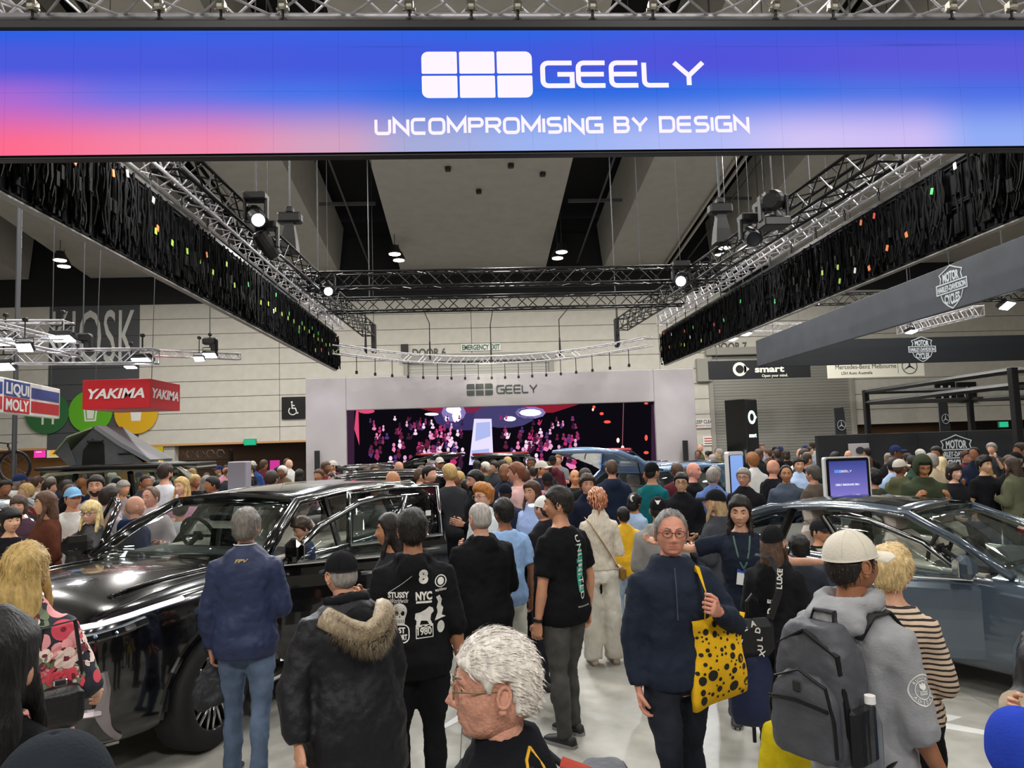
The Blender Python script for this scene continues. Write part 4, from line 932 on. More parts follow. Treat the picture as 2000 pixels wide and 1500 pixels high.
# ================================================================= bicycle on a stand at far left
def bike(px,py,Y):
    p=at(px,py,Y); r=empty('bicycle',p,0,'dark mountain bike raised on a stand at the far left edge','bicycle'); m=mat('bike_black','#101012',.4)
    for x in(0,-1.1):
        wv=obj('wheel',MB().torus((x,0,0),.33,.028,'y',28,6),r,m); obj('rim',MB().torus((x,0,0),.29,.012,'y',24,5),wv,M_wire)
        sp=MB()
        for k in range(12): a=2*PI*k/12; sp.cyl((x,0,0),(x+.29*math.cos(a),0,.29*math.sin(a)),.003,4)
        obj('spokes',sp,wv,M_wire,kind='stuff')
    obj('frame',MB().tube([(-1.1,0,0),(-.68,0,-.02),(-.12,0,.36),(-.78,0,.42),(-.68,0,-.02)],.022,6).tube([(-1.1,0,0),(-.76,0,.4)],.014,6).tube([(-.12,0,.42),(0,0,0)],.022,6),r,mat('bike_frame','#3d2a22',.4))
    obj('saddle',MB().rbox((-.84,0,.56),(.26,.12,.05),.02).cyl((-.78,0,.4),(-.82,0,.55),.014,6),r,m); obj('handlebar',MB().tube([(-.16,-.35,.52),(-.14,0,.5),(-.16,.35,.52)],.015,6).cyl((-.14,0,.42),(-.14,0,.5),.02,6),r,m)
    obj('stand',MB().cyl((-.68,.05,-.02),(-.68,.05,-p.z),.03,8).rbox((-.68,.05,-p.z+.02),(.6,.5,.04),.01),r,m)
bike(28,912,16.)
# ================================================================= cars
PAINT={}
def paint(name,c,flake=.0,rough=.16):
    return mat('paint_'+name,c,rough,.25 if flake else 0.,coat=1.)
M_glassc=glass('glass_clear',(.86,.91,.89)); M_glassb=glass('glass_privacy',(.55,.57,.58))
M_tyre=mat('tyre','#131314',.8); M_chrome=mat('chrome','#dcdcde',.12,1.); M_gloss=mat('gloss_black','#050506',.08,coat=1.)
M_inter=mat('interior_dark','#1b1a1a',.7); M_seat=mat('seat_grey','#bdb6ad',.6); M_rim=mat('rim_black','#0c0c0e',.25,.6); M_rims=mat('rim_silver','#c9cacc',.22,.95)
M_drl=emit('drl','#eef6ff',2.2); M_tail=mat('tail_red','#8f0c10',.2)
def interp(x,xs,ys): return float(np.interp(x,xs,ys))
def body_shell(S):
    # half sections lofted along the length (x forward), mirrored
    xs=S['st']; rings=[]
    for x in xs:
        w=interp(x,*S['w'])/2; zb=interp(x,*S['zb']); zt=interp(x,*S['zt']); cr=interp(x,*S['crown']); h=zt-zb
        half=[(0,zb),(.55*w,zb),(.86*w,zb+.01),(.955*w,zb+.06),(.985*w,zb+.2*h),(1.0*w,zb+.42*h),(1.0*w,zb+.6*h),(.985*w,zb+.8*h),(.95*w,zt-.035),(.90*w,zt),(.74*w,zt+.35*cr),(.5*w,zt+.75*cr),(.25*w,zt+.95*cr),(0,zt+cr)]
        ring=[(x,y,z) for y,z in half]+[(x,-y,z) for y,z in half[-2:0:-1]]
        rings.append(ring)
    mb=MB().loft(rings); me=fixn(mb.mesh('body'))
    me=bake(me,[('SUBSURF',dict(levels=1,render_levels=1))]); return fixn(me)
def wheel(parent,loc,r,side,style,steer=0.):
    w=empty('wheel',loc); w.parent=parent; w.rotation_euler=(0,0,steer); s=side
    prof=[(r*.66,-.11),(r*.72,-.125),(r*.9,-.13),(r*.985,-.10),(r,-.06),(r,.06),(r*.985,.10),(r*.9,.13),(r*.72,.125),(r*.66,.11)]
    n=40; rings=[[(p*math.cos(2*PI*i/n),y,p*math.sin(2*PI*i/n)) for i in range(n)] for p,y in prof]; rings.append(rings[0])
    o=obj('tyre',MB().loft(rings,False),w,M_tyre,smooth=True)
    yo=.095*s
    obj('barrel',MB().loft([[(q*math.cos(2*PI*i/n),y*s,q*math.sin(2*PI*i/n)) for i in range(n)] for q,y in ((.05,-.02),(r*.62,-.02),(r*.65,.06),(r*.68,.115),(r*.72,.12),(r*.70,.105),(r*.64,.0))],False),w,M_rim,smooth=True)
    mb=MB(); md=MB()
    ns=style
    for k in range(ns):
        for dd in(-1,1):
            a=2*PI*(k+.5)/ns; a0=a+dd*.05; a1=a+dd*(PI/ns)*.62
            P=[(r*.14*math.cos(a0),yo-.015*s,r*.14*math.sin(a0)),(r*.42*math.cos((a0+a1)/2),yo+.005*s,r*.42*math.sin((a0+a1)/2)),(r*.685*math.cos(a1),yo+.008*s,r*.685*math.sin(a1))]
            mb.tube(P,[(.010,.012),(.011,.012),(.013,.012)],5)
            md.tube([(p[0]*.99,p[1]-.022*s,p[2]*.99) for p in P],[(.022,.014)]*3,5)
        a=2*PI*(k+.5)/ns; e=PI/ns*.62
        mb.tube([(r*.685*math.cos(a-e+2*e*i/4),yo+.008*s,r*.685*math.sin(a-e+2*e*i/4)) for i in range(5)],.012,5)
    obj('spokes',mb,w,M_rims,smooth=True); obj('spoke_backs',md,w,M_rim,smooth=True)
    obj('hub_cap',MB().cyl((0,yo-.03*s,0),(0,yo+.012*s,0),r*.16,16),w,M_rim); obj('brake_disc',MB().cyl((0,-.01*s,0),(0,.01*s,0),r*.5,24),w,mat('brake_steel','#7c7c80',.35,.9)); return w
def pane(mb,quad,th=.005,bulge=.02,nu=6,nv=4,n=None):
    # quad corners (bl,br,tr,tl); slightly bowed sheet of real thickness
    q=[Vector(p) for p in quad]; nn=((q[1]-q[0]).cross(q[3]-q[0])).normalized() if n is None else Vector(n)
    def P(u,v): 
        b=(q[0]*(1-u)+q[1]*u)*(1-v)+(q[3]*(1-u)+q[2]*u)*v; return b+nn*(bulge*(4*u*(1-u))*.6+bulge*(4*v*(1-v))*.4)
    vs=[P(i/nu,j/nv) for j in range(nv+1) for i in range(nu+1)]; k=len(vs); vs+= [v-nn*th for v in vs]
    W2=nu+1; fs=[]
    for j in range(nv):
        for i in range(nu):
            a=j*W2+i; fs.append((a,a+1,a+1+W2,a+W2)); fs.append((k+a+W2,k+a+1+W2,k+a+1,k+a))
    for j in range(nv): a=j*W2; fs.append((a+W2,a,k+a,k+a+W2)); b=a+nu; fs.append((b,b+W2,k+b+W2,k+b))
    for i in range(nu): fs.append((i,i+1,k+i+1,k+i)[::-1]); b=nv*W2+i; fs.append((b,b+1,k+b+1,k+b))
    return mb.add(vs,fs)
def seat(parent,x,y,z,m,rec=.22):
    s=empty('seat',(x,y,z)); s.parent=parent
    obj('cushion',MB().rbox((.02,0,.06),(.5,.5,.16),.05),s,m); R=Matrix.Rotation(-rec,3,'Y')
    obj('backrest',MB().rbox((-.26,0,.42),(.15,.5,.66),.06,rot=R),s,m); obj('headrest',MB().rbox((-.36,0,.84),(.11,.28,.18),.04,rot=R),s,m); return s
def car(S):
    """x forward from the front axle, y left; returns root"""
    root=empty(S['name'],S['loc'],S['rz'],S['label'],'car'); root.scale=(S.get('scale',1.),)*3
    P=S['paint']; G=S['gh']; L=S['L']; wb=S['wb']; r=S['r']
    me=body_shell(S)
    cut=MB()
    for x in (0,-wb):
        for s in(-1,1): cut.cyl((x,s*S['W']*.26,r),(x,s*S['W']*.7,r),r*1.13,32)
    cm=fixn(cut.mesh('cut')); co=bpy.data.objects.new('cut',cm)
    me=bake(me,[('BOOLEAN',dict(operation='DIFFERENCE',object=co,solver='EXACT'))],extra=(co,))
    me.materials.clear(); me.materials.append(P); me.name='body'
    for p in me.polygons: p.use_smooth=True
    try: me.set_sharp_from_angle(angle=math.radians(32))
    except Exception: pass
    body=obj('body',me,root)
    b=bmesh.new(); b.from_mesh(me); S['bvh']=BVHTree.FromBMesh(b); b.free()
    liner=MB()
    for x in (0,-wb):
        for s in(-1,1):
            rr_=r*1.12; n=14; liner.loft([[(x+rr_*math.cos(PI*i/n)*q,s*y,r+rr_*math.sin(PI*i/n)*q) for i in range(n+1)] for y,q in ((S['W']*.27,1.),(S['W']*.49,1.))],False,False)
    obj('wheel_arch_liner',liner,root,M_blkp,kind='stuff')
    for x in (0,-wb):
        for s in(-1,1):
            pts=[]; lip=MB()
            for i in range(19):
                a=math.radians(-18+216*i/18); X=x+r*1.15*math.cos(a); Z=r+r*1.15*math.sin(a)
                h=S['bvh'].ray_cast(Vector((X,s*3,Z)),Vector((0,-s,0)))
                if h[0] and Z>interp(X,*S['zb'])+.01: pts.append(h[0]+Vector((0,s*.004,0)))
            if len(pts)>3: lip.tube(pts,[(.012,.022)]*len(pts),5); obj('arch_lip',lip,root,S.get('cladding',P))
    for x in (0,-wb):
        for s in(-1,1): wheel(root,(x,s*(S['W']/2-.135),r),r,s,S.get('spokes',9),S.get('steer',0.) if x==0 else 0.)
    # greenhouse: side curve points (x, y half width, z) base and top
    bx,by,bz=G['cowl']; rx,ry,rz_=G['rf']; rrx,rry,rrz=G['rr']; ex,ey,ez=G['tail']; bp,by_=G.get('bp',-1.25),G.get('cpil',-2.35)
    # roof panel
    secs=[]; nx=9
    for i in range(nx):
        t=i/(nx-1); x=rx+(rrx-rx)*t; yh=ry+(rry-ry)*t; zc=rz_+(rrz-rz_)*t+G.get('arch',.05)*4*t*(1-t)
        secs.append([(x,yh*u,zc+.05*(1-u*u)-(.03 if abs(u)>.95 else 0)) for u in np.linspace(-1,1,11)]+[(x,yh*u,zc-.045) for u in np.linspace(1,-1,11)])
    obj('roof',MB().loft(secs),root,S.get('roofpaint',P),smooth=True)
    if G.get('sunroof'):
        sr=MB()
        for i in range(4):
            t=.12+.5*i/3; x=rx+(rrx-rx)*t; zc=rz_+(rrz-rz_)*t+G.get('arch',.05)*4*t*(1-t)
            if i==0: ss=[]
            ss.append([(x,(ry+(rry-ry)*t)*u,zc+.05*(1-u*u)+.006) for u in np.linspace(-.72,.72,7)]+[(x,(ry+(rry-ry)*t)*u,zc+.05*(1-u*u)-.004) for u in np.linspace(.72,-.72,7)])
        obj('sunroof',MB().loft(ss),root,M_gloss)
    # pillars
    zbl=lambda x: interp(x,*S['zt'])-.01
    ybl=lambda x: interp(x,*S['w'])/2*.93
    rail=lambda t: Vector((rx+(rrx-rx)*t, ry+(rry-ry)*t, rz_+(rrz-rz_)*t+G.get('arch',.05)*4*t*(1-t)-.02))
    pil=S.get('pillars',P)
    for s in(-1,1):
        m=lambda v: Vector((v[0],s*v[1],v[2]))
        obj('a_pillar',MB().tube([m((bx,by,bz)),m(((bx+rx)/2+.02,(by+ry)/2+.015,(bz+rz_)/2+.02)),m((rx,ry,rz_-.01)),m(rail(.12)),m(rail(.5)),m(rail(.88)),m((rrx,rry,rrz-.01)),m(((ex+rrx)/2,(ey+rry)/2+.015,(ez+rrz)/2+.02)),m((ex,ey,ez))],[(.035,.05)]*3+[(.035,.04)]*3+[(.045,.06)]*3,8),root,P,smooth=True)
        for x0,t in ((bp,G.get('bt',.32)),(by_,G.get('ct',.78))):
            top=rail(t); obj('side_pillar',MB().tube([m((x0,ybl(x0)-.01,zbl(x0))),m(top)],[(.02,.055)]*2,6,flat=(0,1,0)),root,M_gloss,smooth=False)
        # side glass
        segs=[(bx-.18,bp,.03,G.get('bt',.32)),(bp,by_,G.get('bt',.32),G.get('ct',.78)),(by_,ex+.15,G.get('ct',.78),1.)]
        for k,(xa,xb,ta,tb) in enumerate(segs):
            if (s,k) in S.get('noglass',()): continue
            mb=MB(); q=[m((xa,ybl(xa)-.02,zbl(xa)+.01)),m((xb,ybl(xb)-.02,zbl(xb)+.01)),m(rail(tb)-Vector((0,.005,.02))),m(rail(ta)-Vector((0,.005,.02)))]
            pane(mb,q,bulge=.012,n=(0,s,.2)); obj('side_window',mb,root,M_glassc if k<2 and not S.get('privacy') else M_glassb,smooth=True)
        pts=[m((x,ybl(x)+.012,zbl(x)+.012)) for x in np.linspace(bx-.1,ex+.2,10)]
        obj('window_trim',MB().tube(pts,[(.010,.012)]*10,5),root,S.get('trim',M_chrome),smooth=True)
        pts=[m(rail(t)+Vector((0,.03,.0))) for t in np.linspace(.02,.98,9)]; obj('window_trim',MB().tube(pts,[(.009,.011)]*9,5),root,S.get('trim',M_chrome),smooth=True)
        if S.get('rails'):
            pts=[m(rail(t)+Vector((0,-.06,.07))) for t in np.linspace(.08,.95,9)]; obj('roof_rail',MB().tube(pts,.018,6),root,M_chrome,smooth=True)
    mb=MB(); pane(mb,[(bx+.03,by-.02,bz+.005),(bx+.03,-by+.02,bz+.005),(rx+.01,-ry+.04,rz_+.0),(rx+.01,ry-.04,rz_+.0)],bulge=.09,nu=10,nv=6,n=(.75,0,.65)); obj('windshield',mb,root,M_glassc,smooth=True)
    obj('windshield_band',MB().tube([(rx-.005,ry-.05,rz_+.012),(rx+.04,0,rz_+.055),(rx-.005,-ry+.05,rz_+.012)],[(.04,.02)]*3,6),root,M_gloss)
    if not S.get('hatch'):
        mb=MB(); pane(mb,[(ex-.02,-ey+.03,ez),(ex-.02,ey-.03,ez),(rrx-.01,rry-.04,rrz),(rrx-.01,-rry+.04,rrz)],bulge=.05,n=(-.8,0,.5)); obj('rear_window',mb,root,M_glassb,smooth=True)
    # cabin
    fz=S.get('floor',.62)
    zt_=zbl(bp)+.02
    deck=MB().loft([[(x,y*ybl(x)*.93,z) for y,z in ((-1,zbl(x)+.0),(1,zbl(x)+.0),(1,zbl(x)-.05),(-1,zbl(x)-.05))] for x in np.linspace(bx-.1,ex+.2,8)])
    obj('cabin_floor',MB().loft([[(x,y*ybl(x)*.90,zbl(x)+.028+interp(x,*S['crown'])*(1-abs(y))+dz) for y,dz in ((-1,.0),(0,.0),(1,.0),(1,-.03),(0,-.03),(-1,-.03))] for x in np.linspace(bx-.2,ex+.25,8)]),root,mat('cabin_grey','#b3ada2',.8))
    for x,y in ((-1.15,.42),(-1.15,-.42),(-2.0,.42),(-2.0,-.42)):
        if x>ex+.5: seat(root,x+S.get('seatdx',0),y,zt_-.52,S.get('seat',M_seat))
    obj('dashboard',MB().rbox((bx-.42,0,zt_-.03),(.5,2*by*.9,.12),.04),root,M_inter)
    obj('dash_screen',MB().rbox((bx-.62,0,zt_+.08),(.03,.34,.2),.01,rot=Matrix.Rotation(-.25,3,'Y')),root,M_gloss)
    obj('steering_wheel',MB().torus((0,0,0),.18,.017,'x',22,6).rbox((0,0,0),(.04,.1,.09),.02).cyl((0,-.17,0),(0,.17,0),.014,6).cyl((0,0,0),(.25,0,-.05),.025,8),root,M_inter,loc=(bx-.72,-.40,zt_+.1),rot=(0,.35,0))
    obj('rear_mirror',MB().rbox((bx-.55,0,rz_-.12),(.04,.24,.07),.02),root,M_blkp)
    # door cut lines and handles
    sh=S.get('shut',[bx-.25,bp,by_])
    line=MB()
    for s in(-1,1):
        for x in sh:
            pts=[]
            for z in np.linspace(interp(x,*S['zb'])+.12,zbl(x)-.03,8):
                h=S['bvh'].ray_cast(Vector((x,s*3,z)),Vector((0,-s,0)))
                if h[0]: pts.append(h[0])
            if len(pts)>2: line.tube(pts,.005,4)
        pts=[]
        for x in np.linspace(sh[0],sh[-1],14):
            h=S['bvh'].ray_cast(Vector((x,s*3,interp(x,*S['zb'])+.13)),Vector((0,-s,0)))
            if h[0]: pts.append(h[0])
        if len(pts)>2: line.tube(pts,.005,4)
    obj('shut_line',line,root,M_blk,kind='stuff')
    for s in(-1,1):
        for x in (bp+.18,by_+.18):
            z=zbl(x)-.12; h=S['bvh'].ray_cast(Vector((x,s*3,z)),Vector((0,-s,0)))
            if h[0]: obj('door_handle',MB().rbox(h[0]+Vector((0,s*.012,0)),(.2,.022,.028),.008),root,S.get('handle',M_chrome))
    def front_curve(yz,off=.006):
        out=[]
        if len(yz)>2:
            Q=np.array(yz); u=np.linspace(0,len(yz)-1,18); yz=[(float(np.interp(t,range(len(Q)),Q[:,0])),float(np.interp(t,range(len(Q)),Q[:,1]))) for t in u]
        for y,z in yz:
            h=S['bvh'].ray_cast(Vector((3,y,z)),Vector((-1,0,0)))
            if h[0]: out.append(h[0]+h[1]*off)
        return out
    S['fc']=front_curve; S['rail']=rail; S['zbl']=zbl; S['ybl']=ybl; S['root']=root
    def mirror(s,parent,loc):
        e=MB().rbox((0,s*.13,.05),(.13,.24,.17),.05).rbox((.01,s*.02,-.03),(.08,.14,.05),.02)
        o=obj('door_mirror',e,parent,P,loc=loc); obj('mirror_glass',MB().rbox((-.07,s*.135,.05),(.01,.2,.13),.003),o,M_chrome)
    for s in(-1,1):
        if s in S.get('open_front',{}): continue
        mirror(s,root,(bx-.42,s*(ybl(bx-.42)-.0),zbl(bx-.42)+.06))
    # opened doors: skin, glass frame, pane, mirror; swung about the hinge
    for (s,xa,xb,ta,tb,angd,front) in S.get('doors',()):
        hx,hy=xa,s*ybl(xa); d=empty('door',(hx,hy,0)); d.parent=root; d.rotation_euler=(0,0,-s*math.radians(angd) if s<0 else -math.radians(angd))
        if s<0: d.rotation_euler=(0,0,math.radians(angd))
        zb_=interp(xa,*S['zb'])+.13; ns=9
        outer=[]
        for i in range(ns):
            x=xa+(xb-xa)*i/(ns-1); col=[]
            for z in np.linspace(zb_,zbl(x),9):
                h=S['bvh'].ray_cast(Vector((x,s*3,z)),Vector((0,-s,0)))
                yv=h[0].y if h[0] and abs(h[0].y)>S['W']*.38 else s*ybl(x)
                col.append((x-hx,yv-hy+s*.004,z))
            ring=col+[(p[0],p[1]-s*.14,p[2]) for p in reversed(col)]; outer.append(ring)
        obj('door_skin',MB().loft(outer),d,P,smooth=False)
        def L_(v): return Vector((v[0]-hx,s*v[1]-hy,v[2]))
        top_a,top_b=L_(rail(ta)),L_(rail(tb)); ba,bb=L_((xa-.05,ybl(xa)-.02,zbl(xa))),L_((xb+.03,ybl(xb)-.02,zbl(xb)))
        mid=(top_a+top_b)/2+Vector((0,0,.02))
        pts=[ba,ba.lerp(top_a,.5)+Vector((.03,0,.05)),top_a+Vector((.0,0,.0)),mid,top_b,bb] if front else [ba,top_a,mid,top_b,bb]
        obj('window_frame',MB().tube(pts,[(.02,.035)]*len(pts),6),d,M_gloss,smooth=True)
        obj('frame_trim',MB().tube([p+Vector((0,s*.022,0)) for p in pts],[(.006,.014)]*len(pts),5),d,S.get('trim',M_chrome),smooth=True)
        obj('belt_trim',MB().tube([ba+Vector((0,s*.03,0)),bb+Vector((0,s*.03,0))],[(.008,.014)]*2,5),d,S.get('trim',M_chrome))
        mb=MB(); pane(mb,[ba,bb,top_b,top_a],bulge=.01,n=(0,s,.2)); obj('door_window',mb,d,M_glassc if front else M_glassb,smooth=True)
        if not front: q_=ba.lerp(bb,.86).lerp(top_a.lerp(top_b,.86),.45); obj('sticker',MB().rbox(q_+Vector((0,s*.02,0)),(.055,.004,.05),.001),d,M_white)
        h=S['bvh'].ray_cast(Vector((xb+.17,s*3,zbl(xb)-.12)),Vector((0,-s,0)))
        if h[0]: obj('door_handle',MB().rbox(h[0]-Vector((hx,hy,0))+Vector((0,s*.012,0)),(.2,.022,.028),.008),d,S.get('handle',M_chrome))
        if front: mirror(s,d,L_((xa-.12,ybl(xa),zbl(xa)+.07)))
    return root
def place(pf,pf_local,rz,scale=1.):
    """origin so that local ground point pf_local lands on world point pf"""
    R=Matrix.Rotation(rz,3,'Z'); return Vector(pf)-R@(Vector(pf_local)*scale)
# ---- black SUV
a_=math.radians(68); rzS=math.atan2(-math.sin(a_),-math.cos(a_))
SUV=dict(name='black_suv',label='large glossy black SUV with open doors and bright headlight strip, at left',paint=paint('black','#060607'),L=5.2,W=2.0,wb=3.0,r=.385,scale=1.06,spokes=10,steer=.12,
 rz=rzS,loc=place(onz(428,1462,0),(0,1.0,0),rzS,1.06),
 st=[.86,.83,.75,.6,.42,.2,0,-.3,-.7,-1.2,-1.8,-2.4,-3.0,-3.5,-3.9,-4.1,-4.2],
 w=([-4.2,-4.1,-3.8,-3.2,-.4,.2,.5,.7,.8,.86],[1.6,1.78,1.9,1.98,2.0,1.98,1.93,1.8,1.66,1.52]),
 zb=([-4.2,-4.0,-3.5,-.2,.7,.86],[.5,.36,.24,.24,.24,.30]),
 zt=([-4.2,-3.9,-3.2,-.9,-.4,.2,.6,.8,.86],[1.1,1.14,1.13,1.10,1.10,1.09,1.06,1.02,.93]),
 crown=([-4.2,-3.9,-.9,-.5,0,.6,.86],[.0,.02,.02,.07,.075,.06,.02]),
 gh=dict(cowl=(-.62,.86,1.12),rf=(-1.35,.66,1.53),rr=(-3.55,.64,1.55),tail=(-4.05,.80,1.15),arch=.05,bp=-1.62,cpil=-2.75,bt=.2,ct=.66),
 seatdx=-.15,noglass={(1,0),(1,1),(-1,0)},open_front={1:1,-1:1},doors=((1,-.72,-1.62,.02,.2,52,True),(-1,-.72,-1.62,.02,.2,55,True),(1,-1.70,-2.7,.22,.64,40,False)),rails=False,privacy=False)
suv=car(SUV)
fc=SUV['fc']
for s in(-1,1):
    # light strip over lamp units
    up=fc([(s*y,z) for y,z in ((.64,.965),(.72,.972),(.80,.985),(.87,1.005),(.90,1.02),(.93,1.035))],.012)
    if len(up)>2:
        u2=up+[]; h=empty('headlight',(0,0,0)); h.parent=suv
        obj('light_strip',MB().tube(u2,[(.012,.017)]*len(u2),6),h,M_drl)
        body_=fc([(s*y,z) for y,z in ((.64,.905),(.72,.91),(.80,.92),(.87,.94),(.91,.965))],.004)
        obj('lamp_housing',MB().tube(body_,[(.02,.038)]*len(body_),6),h,mat('lamp_black','#0b0c10',.06,coat=1.))
        for y in (.67,.73,.79,.85):
            q=fc([(s*y,.90+(y-.64)*.10)],.02)
            if q: obj('lamp_lens',MB().rbox(q[0]-Vector((.012,0,0)),(.03,.035,.034),.01),h,mat('lamp_lens','#9fb0c8',.08,.6)); 
    tr=fc([(s*y,z) for y,z in ((.84,.72),(.85,.62),(.83,.50),(.84,.40),(.85,.32))],.012)
    if len(tr)>2: obj('bumper_blade',MB().tube(tr,[(.013,.022+.022*math.exp(-((i/len(tr)-.5)/.18)**2)) for i in range(len(tr))],6),suv,mat('satin_alu','#9d9598',.35,.9))
    tr=fc([(s*y,z) for y,z in ((.38,.47),(.55,.48),(.7,.495),(.83,.50))],.012)
    if len(tr)>2: obj('bumper_blade',MB().tube(tr,[(.008+.006*i/len(tr),.010+.022*i/len(tr)) for i in range(len(tr))],6),suv,mat('satin_alu','#9d9598',.35,.9))
    tr=fc([(s*y,.275) for y in (.3,.45,.6,.72,.8)],.01)
    if len(tr)>2: obj('lower_lip',MB().tube(tr,[(.012,.012)]*len(tr),5),suv,M_chrome)
    obj('side_step',MB().rbox((-1.5,s*.99,.30),(2.0,.12,.05),.015),suv,M_chrome)
gr=MB()
for z in np.linspace(.42,.76,9):
    q=fc([(y,z) for y in np.linspace(-.36,.36,9)],.004)
    if len(q)>2: gr.tube(q,[(.008,.008)]*len(q),5)
obj('grille',gr,suv,M_gloss,kind='stuff')
# hood creases
for s in(-1,1):
    pts=[]
    for x in np.linspace(.55,-.55,8):
        h=SUV['bvh'].ray_cast(Vector((x,s*(.62+.05*(0.5-x)),3)),Vector((0,0,-1)))
        if h[0]: pts.append(h[0]+Vector((0,0,-.002)))
    obj('hood_crease',MB().tube(pts,[(.03,.012)]*len(pts),6),suv,SUV['paint'],smooth=True)
    pts=[]
    for x in np.linspace(.62,-.5,9):
        h=SUV['bvh'].ray_cast(Vector((x,s*.80,3)),Vector((0,0,-1)))
        if h[0]: pts.append(h[0])
    obj('hood_gap',MB().tube(pts,.006,4),suv,M_blk)
    obj('wiper',MB().tube([(-.6,s*.1,1.165),(-.66,s*.62,1.17)],.010,5),suv,M_blkp)
# ---- silver blue car at right
a2=math.radians(115); rzC=math.atan2(-math.sin(a2),-math.cos(a2))
rzC=math.atan2(-.866,.5)
SED=dict(name='slate_blue_car',label='metallic slate blue car with open front door at right',paint=paint('slate','#46525f',.3,.2),L=4.6,W=1.85,wb=2.7,r=.345,spokes=7,steer=0,
 rz=rzC,loc=place((4.17,5.02,0),(0,-.92,0),rzC),
 st=[.88,.85,.75,.58,.4,.2,0,-.3,-.7,-1.2,-1.8,-2.4,-2.9,-3.3,-3.55,-3.68,-3.74],
 w=([-3.74,-3.6,-3.3,-2.8,-.4,.2,.5,.72,.84,.88],[1.4,1.6,1.74,1.82,1.85,1.83,1.74,1.58,1.42,1.3]),
 zb=([-3.74,-3.5,-3.,-.2,.7,.88],[.42,.3,.19,.19,.2,.28]),
 zt=([-3.74,-3.4,-2.8,-.9,-.4,.2,.6,.8,.88],[.98,1.02,1.0,.93,.92,.86,.78,.70,.6]),
 crown=([-3.74,-3.4,-2.9,-.9,-.5,0,.6,.88],[.0,.03,.02,.02,.05,.07,.06,.02]),
 gh=dict(cowl=(-.42,.78,.95),rf=(-1.3,.57,1.36),rr=(-2.75,.54,1.34),tail=(-3.5,.70,1.03),arch=.055,bp=-1.5,cpil=-2.5,bt=.28,ct=.82,sunroof=True),
 noglass={(-1,0),(-1,1)},open_front={-1:1},doors=((-1,-.62,-1.5,.03,.28,38,True),),seat=mat('seat_pale','#b9ada4',.6))
sed=car(SED)
# ---- parked show cars further back
def small_car(name,label,pt,loc,rz,suv_=True,hatch=False,scale=1.,rails=True,seat_=None):
    S=dict(name=name,label=label,paint=pt,L=4.5,W=1.86,wb=2.65,r=.36,spokes=6,rz=rz,loc=loc,scale=scale,
     st=[.86,.83,.72,.5,.25,0,-.3,-.8,-1.3,-2.,-2.65,-3.1,-3.4,-3.52],
     w=([-3.52,-3.4,-3.,-.4,.3,.6,.8,.86],[1.5,1.68,1.82,1.86,1.82,1.7,1.5,1.36]),zb=([-3.52,-3.2,-.2,.86],[.4,.25,.22,.3]),
     zt=([-3.52,-3.3,-2.6,-.9,-.4,.2,.6,.86],[1.06,1.12,1.1,1.03,1.02,.97,.9,.72]),crown=([-3.52,-.9,-.5,0,.86],[.01,.02,.05,.06,.03]),
     gh=dict(cowl=(-.5,.78,1.05),rf=(-1.15,.6,1.60),rr=(-2.95,.58,1.58),tail=(-3.42,.72,1.12),arch=.04,bp=-1.5,cpil=-2.5,bt=.28,ct=.76),hatch=hatch,rails=rails)
    c=car(S); G=S['gh']
    if hatch:
        d=empty('tailgate',(G['rr'][0]+.02,0,G['rr'][2]+.03)); d.parent=c; d.rotation_euler=(0,math.radians(hatch),0)
        secs=[]
        for t,z,w in ((0,0,.56),(.25,.0,.62),(.55,-.04,.68),(.62,-.08,.70),(.95,-.14,.72),(1.1,-.2,.66)):
            secs.append([(-t,w*u,z+.05*(1-u*u)) for u in np.linspace(-1,1,9)]+[(-t,w*u,z-.05) for u in np.linspace(1,-1,9)])
        obj('tailgate_skin',MB().loft(secs),d,pt,smooth=True)
        obj('tailgate_glass',MB().rbox((-.32,0,.045),(.42,1.05,.02),.01,rot=Matrix.Rotation(.06,3,'Y')),d,M_gloss)
        obj('tail_lamp',MB().rbox((-.72,0,-.02),(.07,1.38,.06),.02),d,M_tail)
        for s in(-1,1): obj('gas_strut',MB().cyl((G['rr'][0]-.2,s*.6,1.1),(G['rr'][0]-.45*math.cos(math.radians(hatch)),s*.6,G['rr'][2]+.3*math.sin(math.radians(max(5,hatch)))),.012,6),c,M_blkp)
    else:
        for s in(-1,1): obj('tail_lamp',MB().rbox((-3.49,s*.62,.95),(.08,.3,.12),.03),c,M_tail)
    for s in(-1,1): obj('headlight',MB().rbox((.74,s*.58,.72),(.16,.3,.10),.04),c,mat('lamp_clear','#cfd6dd',.1,.4))
    return c
pb=at(1180,915,12.8)
bl=small_car('pale_blue_suv','pale blue SUV with raised tailgate in front of the stage, at right of centre',paint('paleblue','#8fb0d8',.2,.2),(0,0,0),0,hatch=28)
def put_car(c,px,zloc,lx,rz,Y,ly=0.):
    # local point (lx,ly) of the car stands under screen column px at depth Y
    p=at(px,900,Y); R=Matrix.Rotation(rz,3,'Z'); q=R@Vector((lx,ly,0)); c.location=(p.x-q.x,Y-q.y,0); c.rotation_euler=(0,0,rz)
put_car(bl,1195,0,-3.3,math.radians(35),11.8)
c1=small_car('black_hatchback','black SUV with raised tailgate before the screen, at left of centre',paint('black2','#0b0c0e'),(0,0,0),0,hatch=24,rails=True)
put_car(c1,838,0,-3.4,math.radians(150),17.4)
c2=small_car('dark_grey_suv','dark SUV with raised tailgate in the middle before the bright runway on screen',paint('graphite','#23262b',.2),(0,0,0),0,hatch=20)
put_car(c2,978,0,-3.4,math.radians(88),18)
c3=small_car('black_parked_suv','black SUV with closed tailgate parked behind the big black one',paint('black2','#0b0c0e'),(0,0,0),0)
put_car(c3,735,0,-1.8,math.radians(190),12.6)
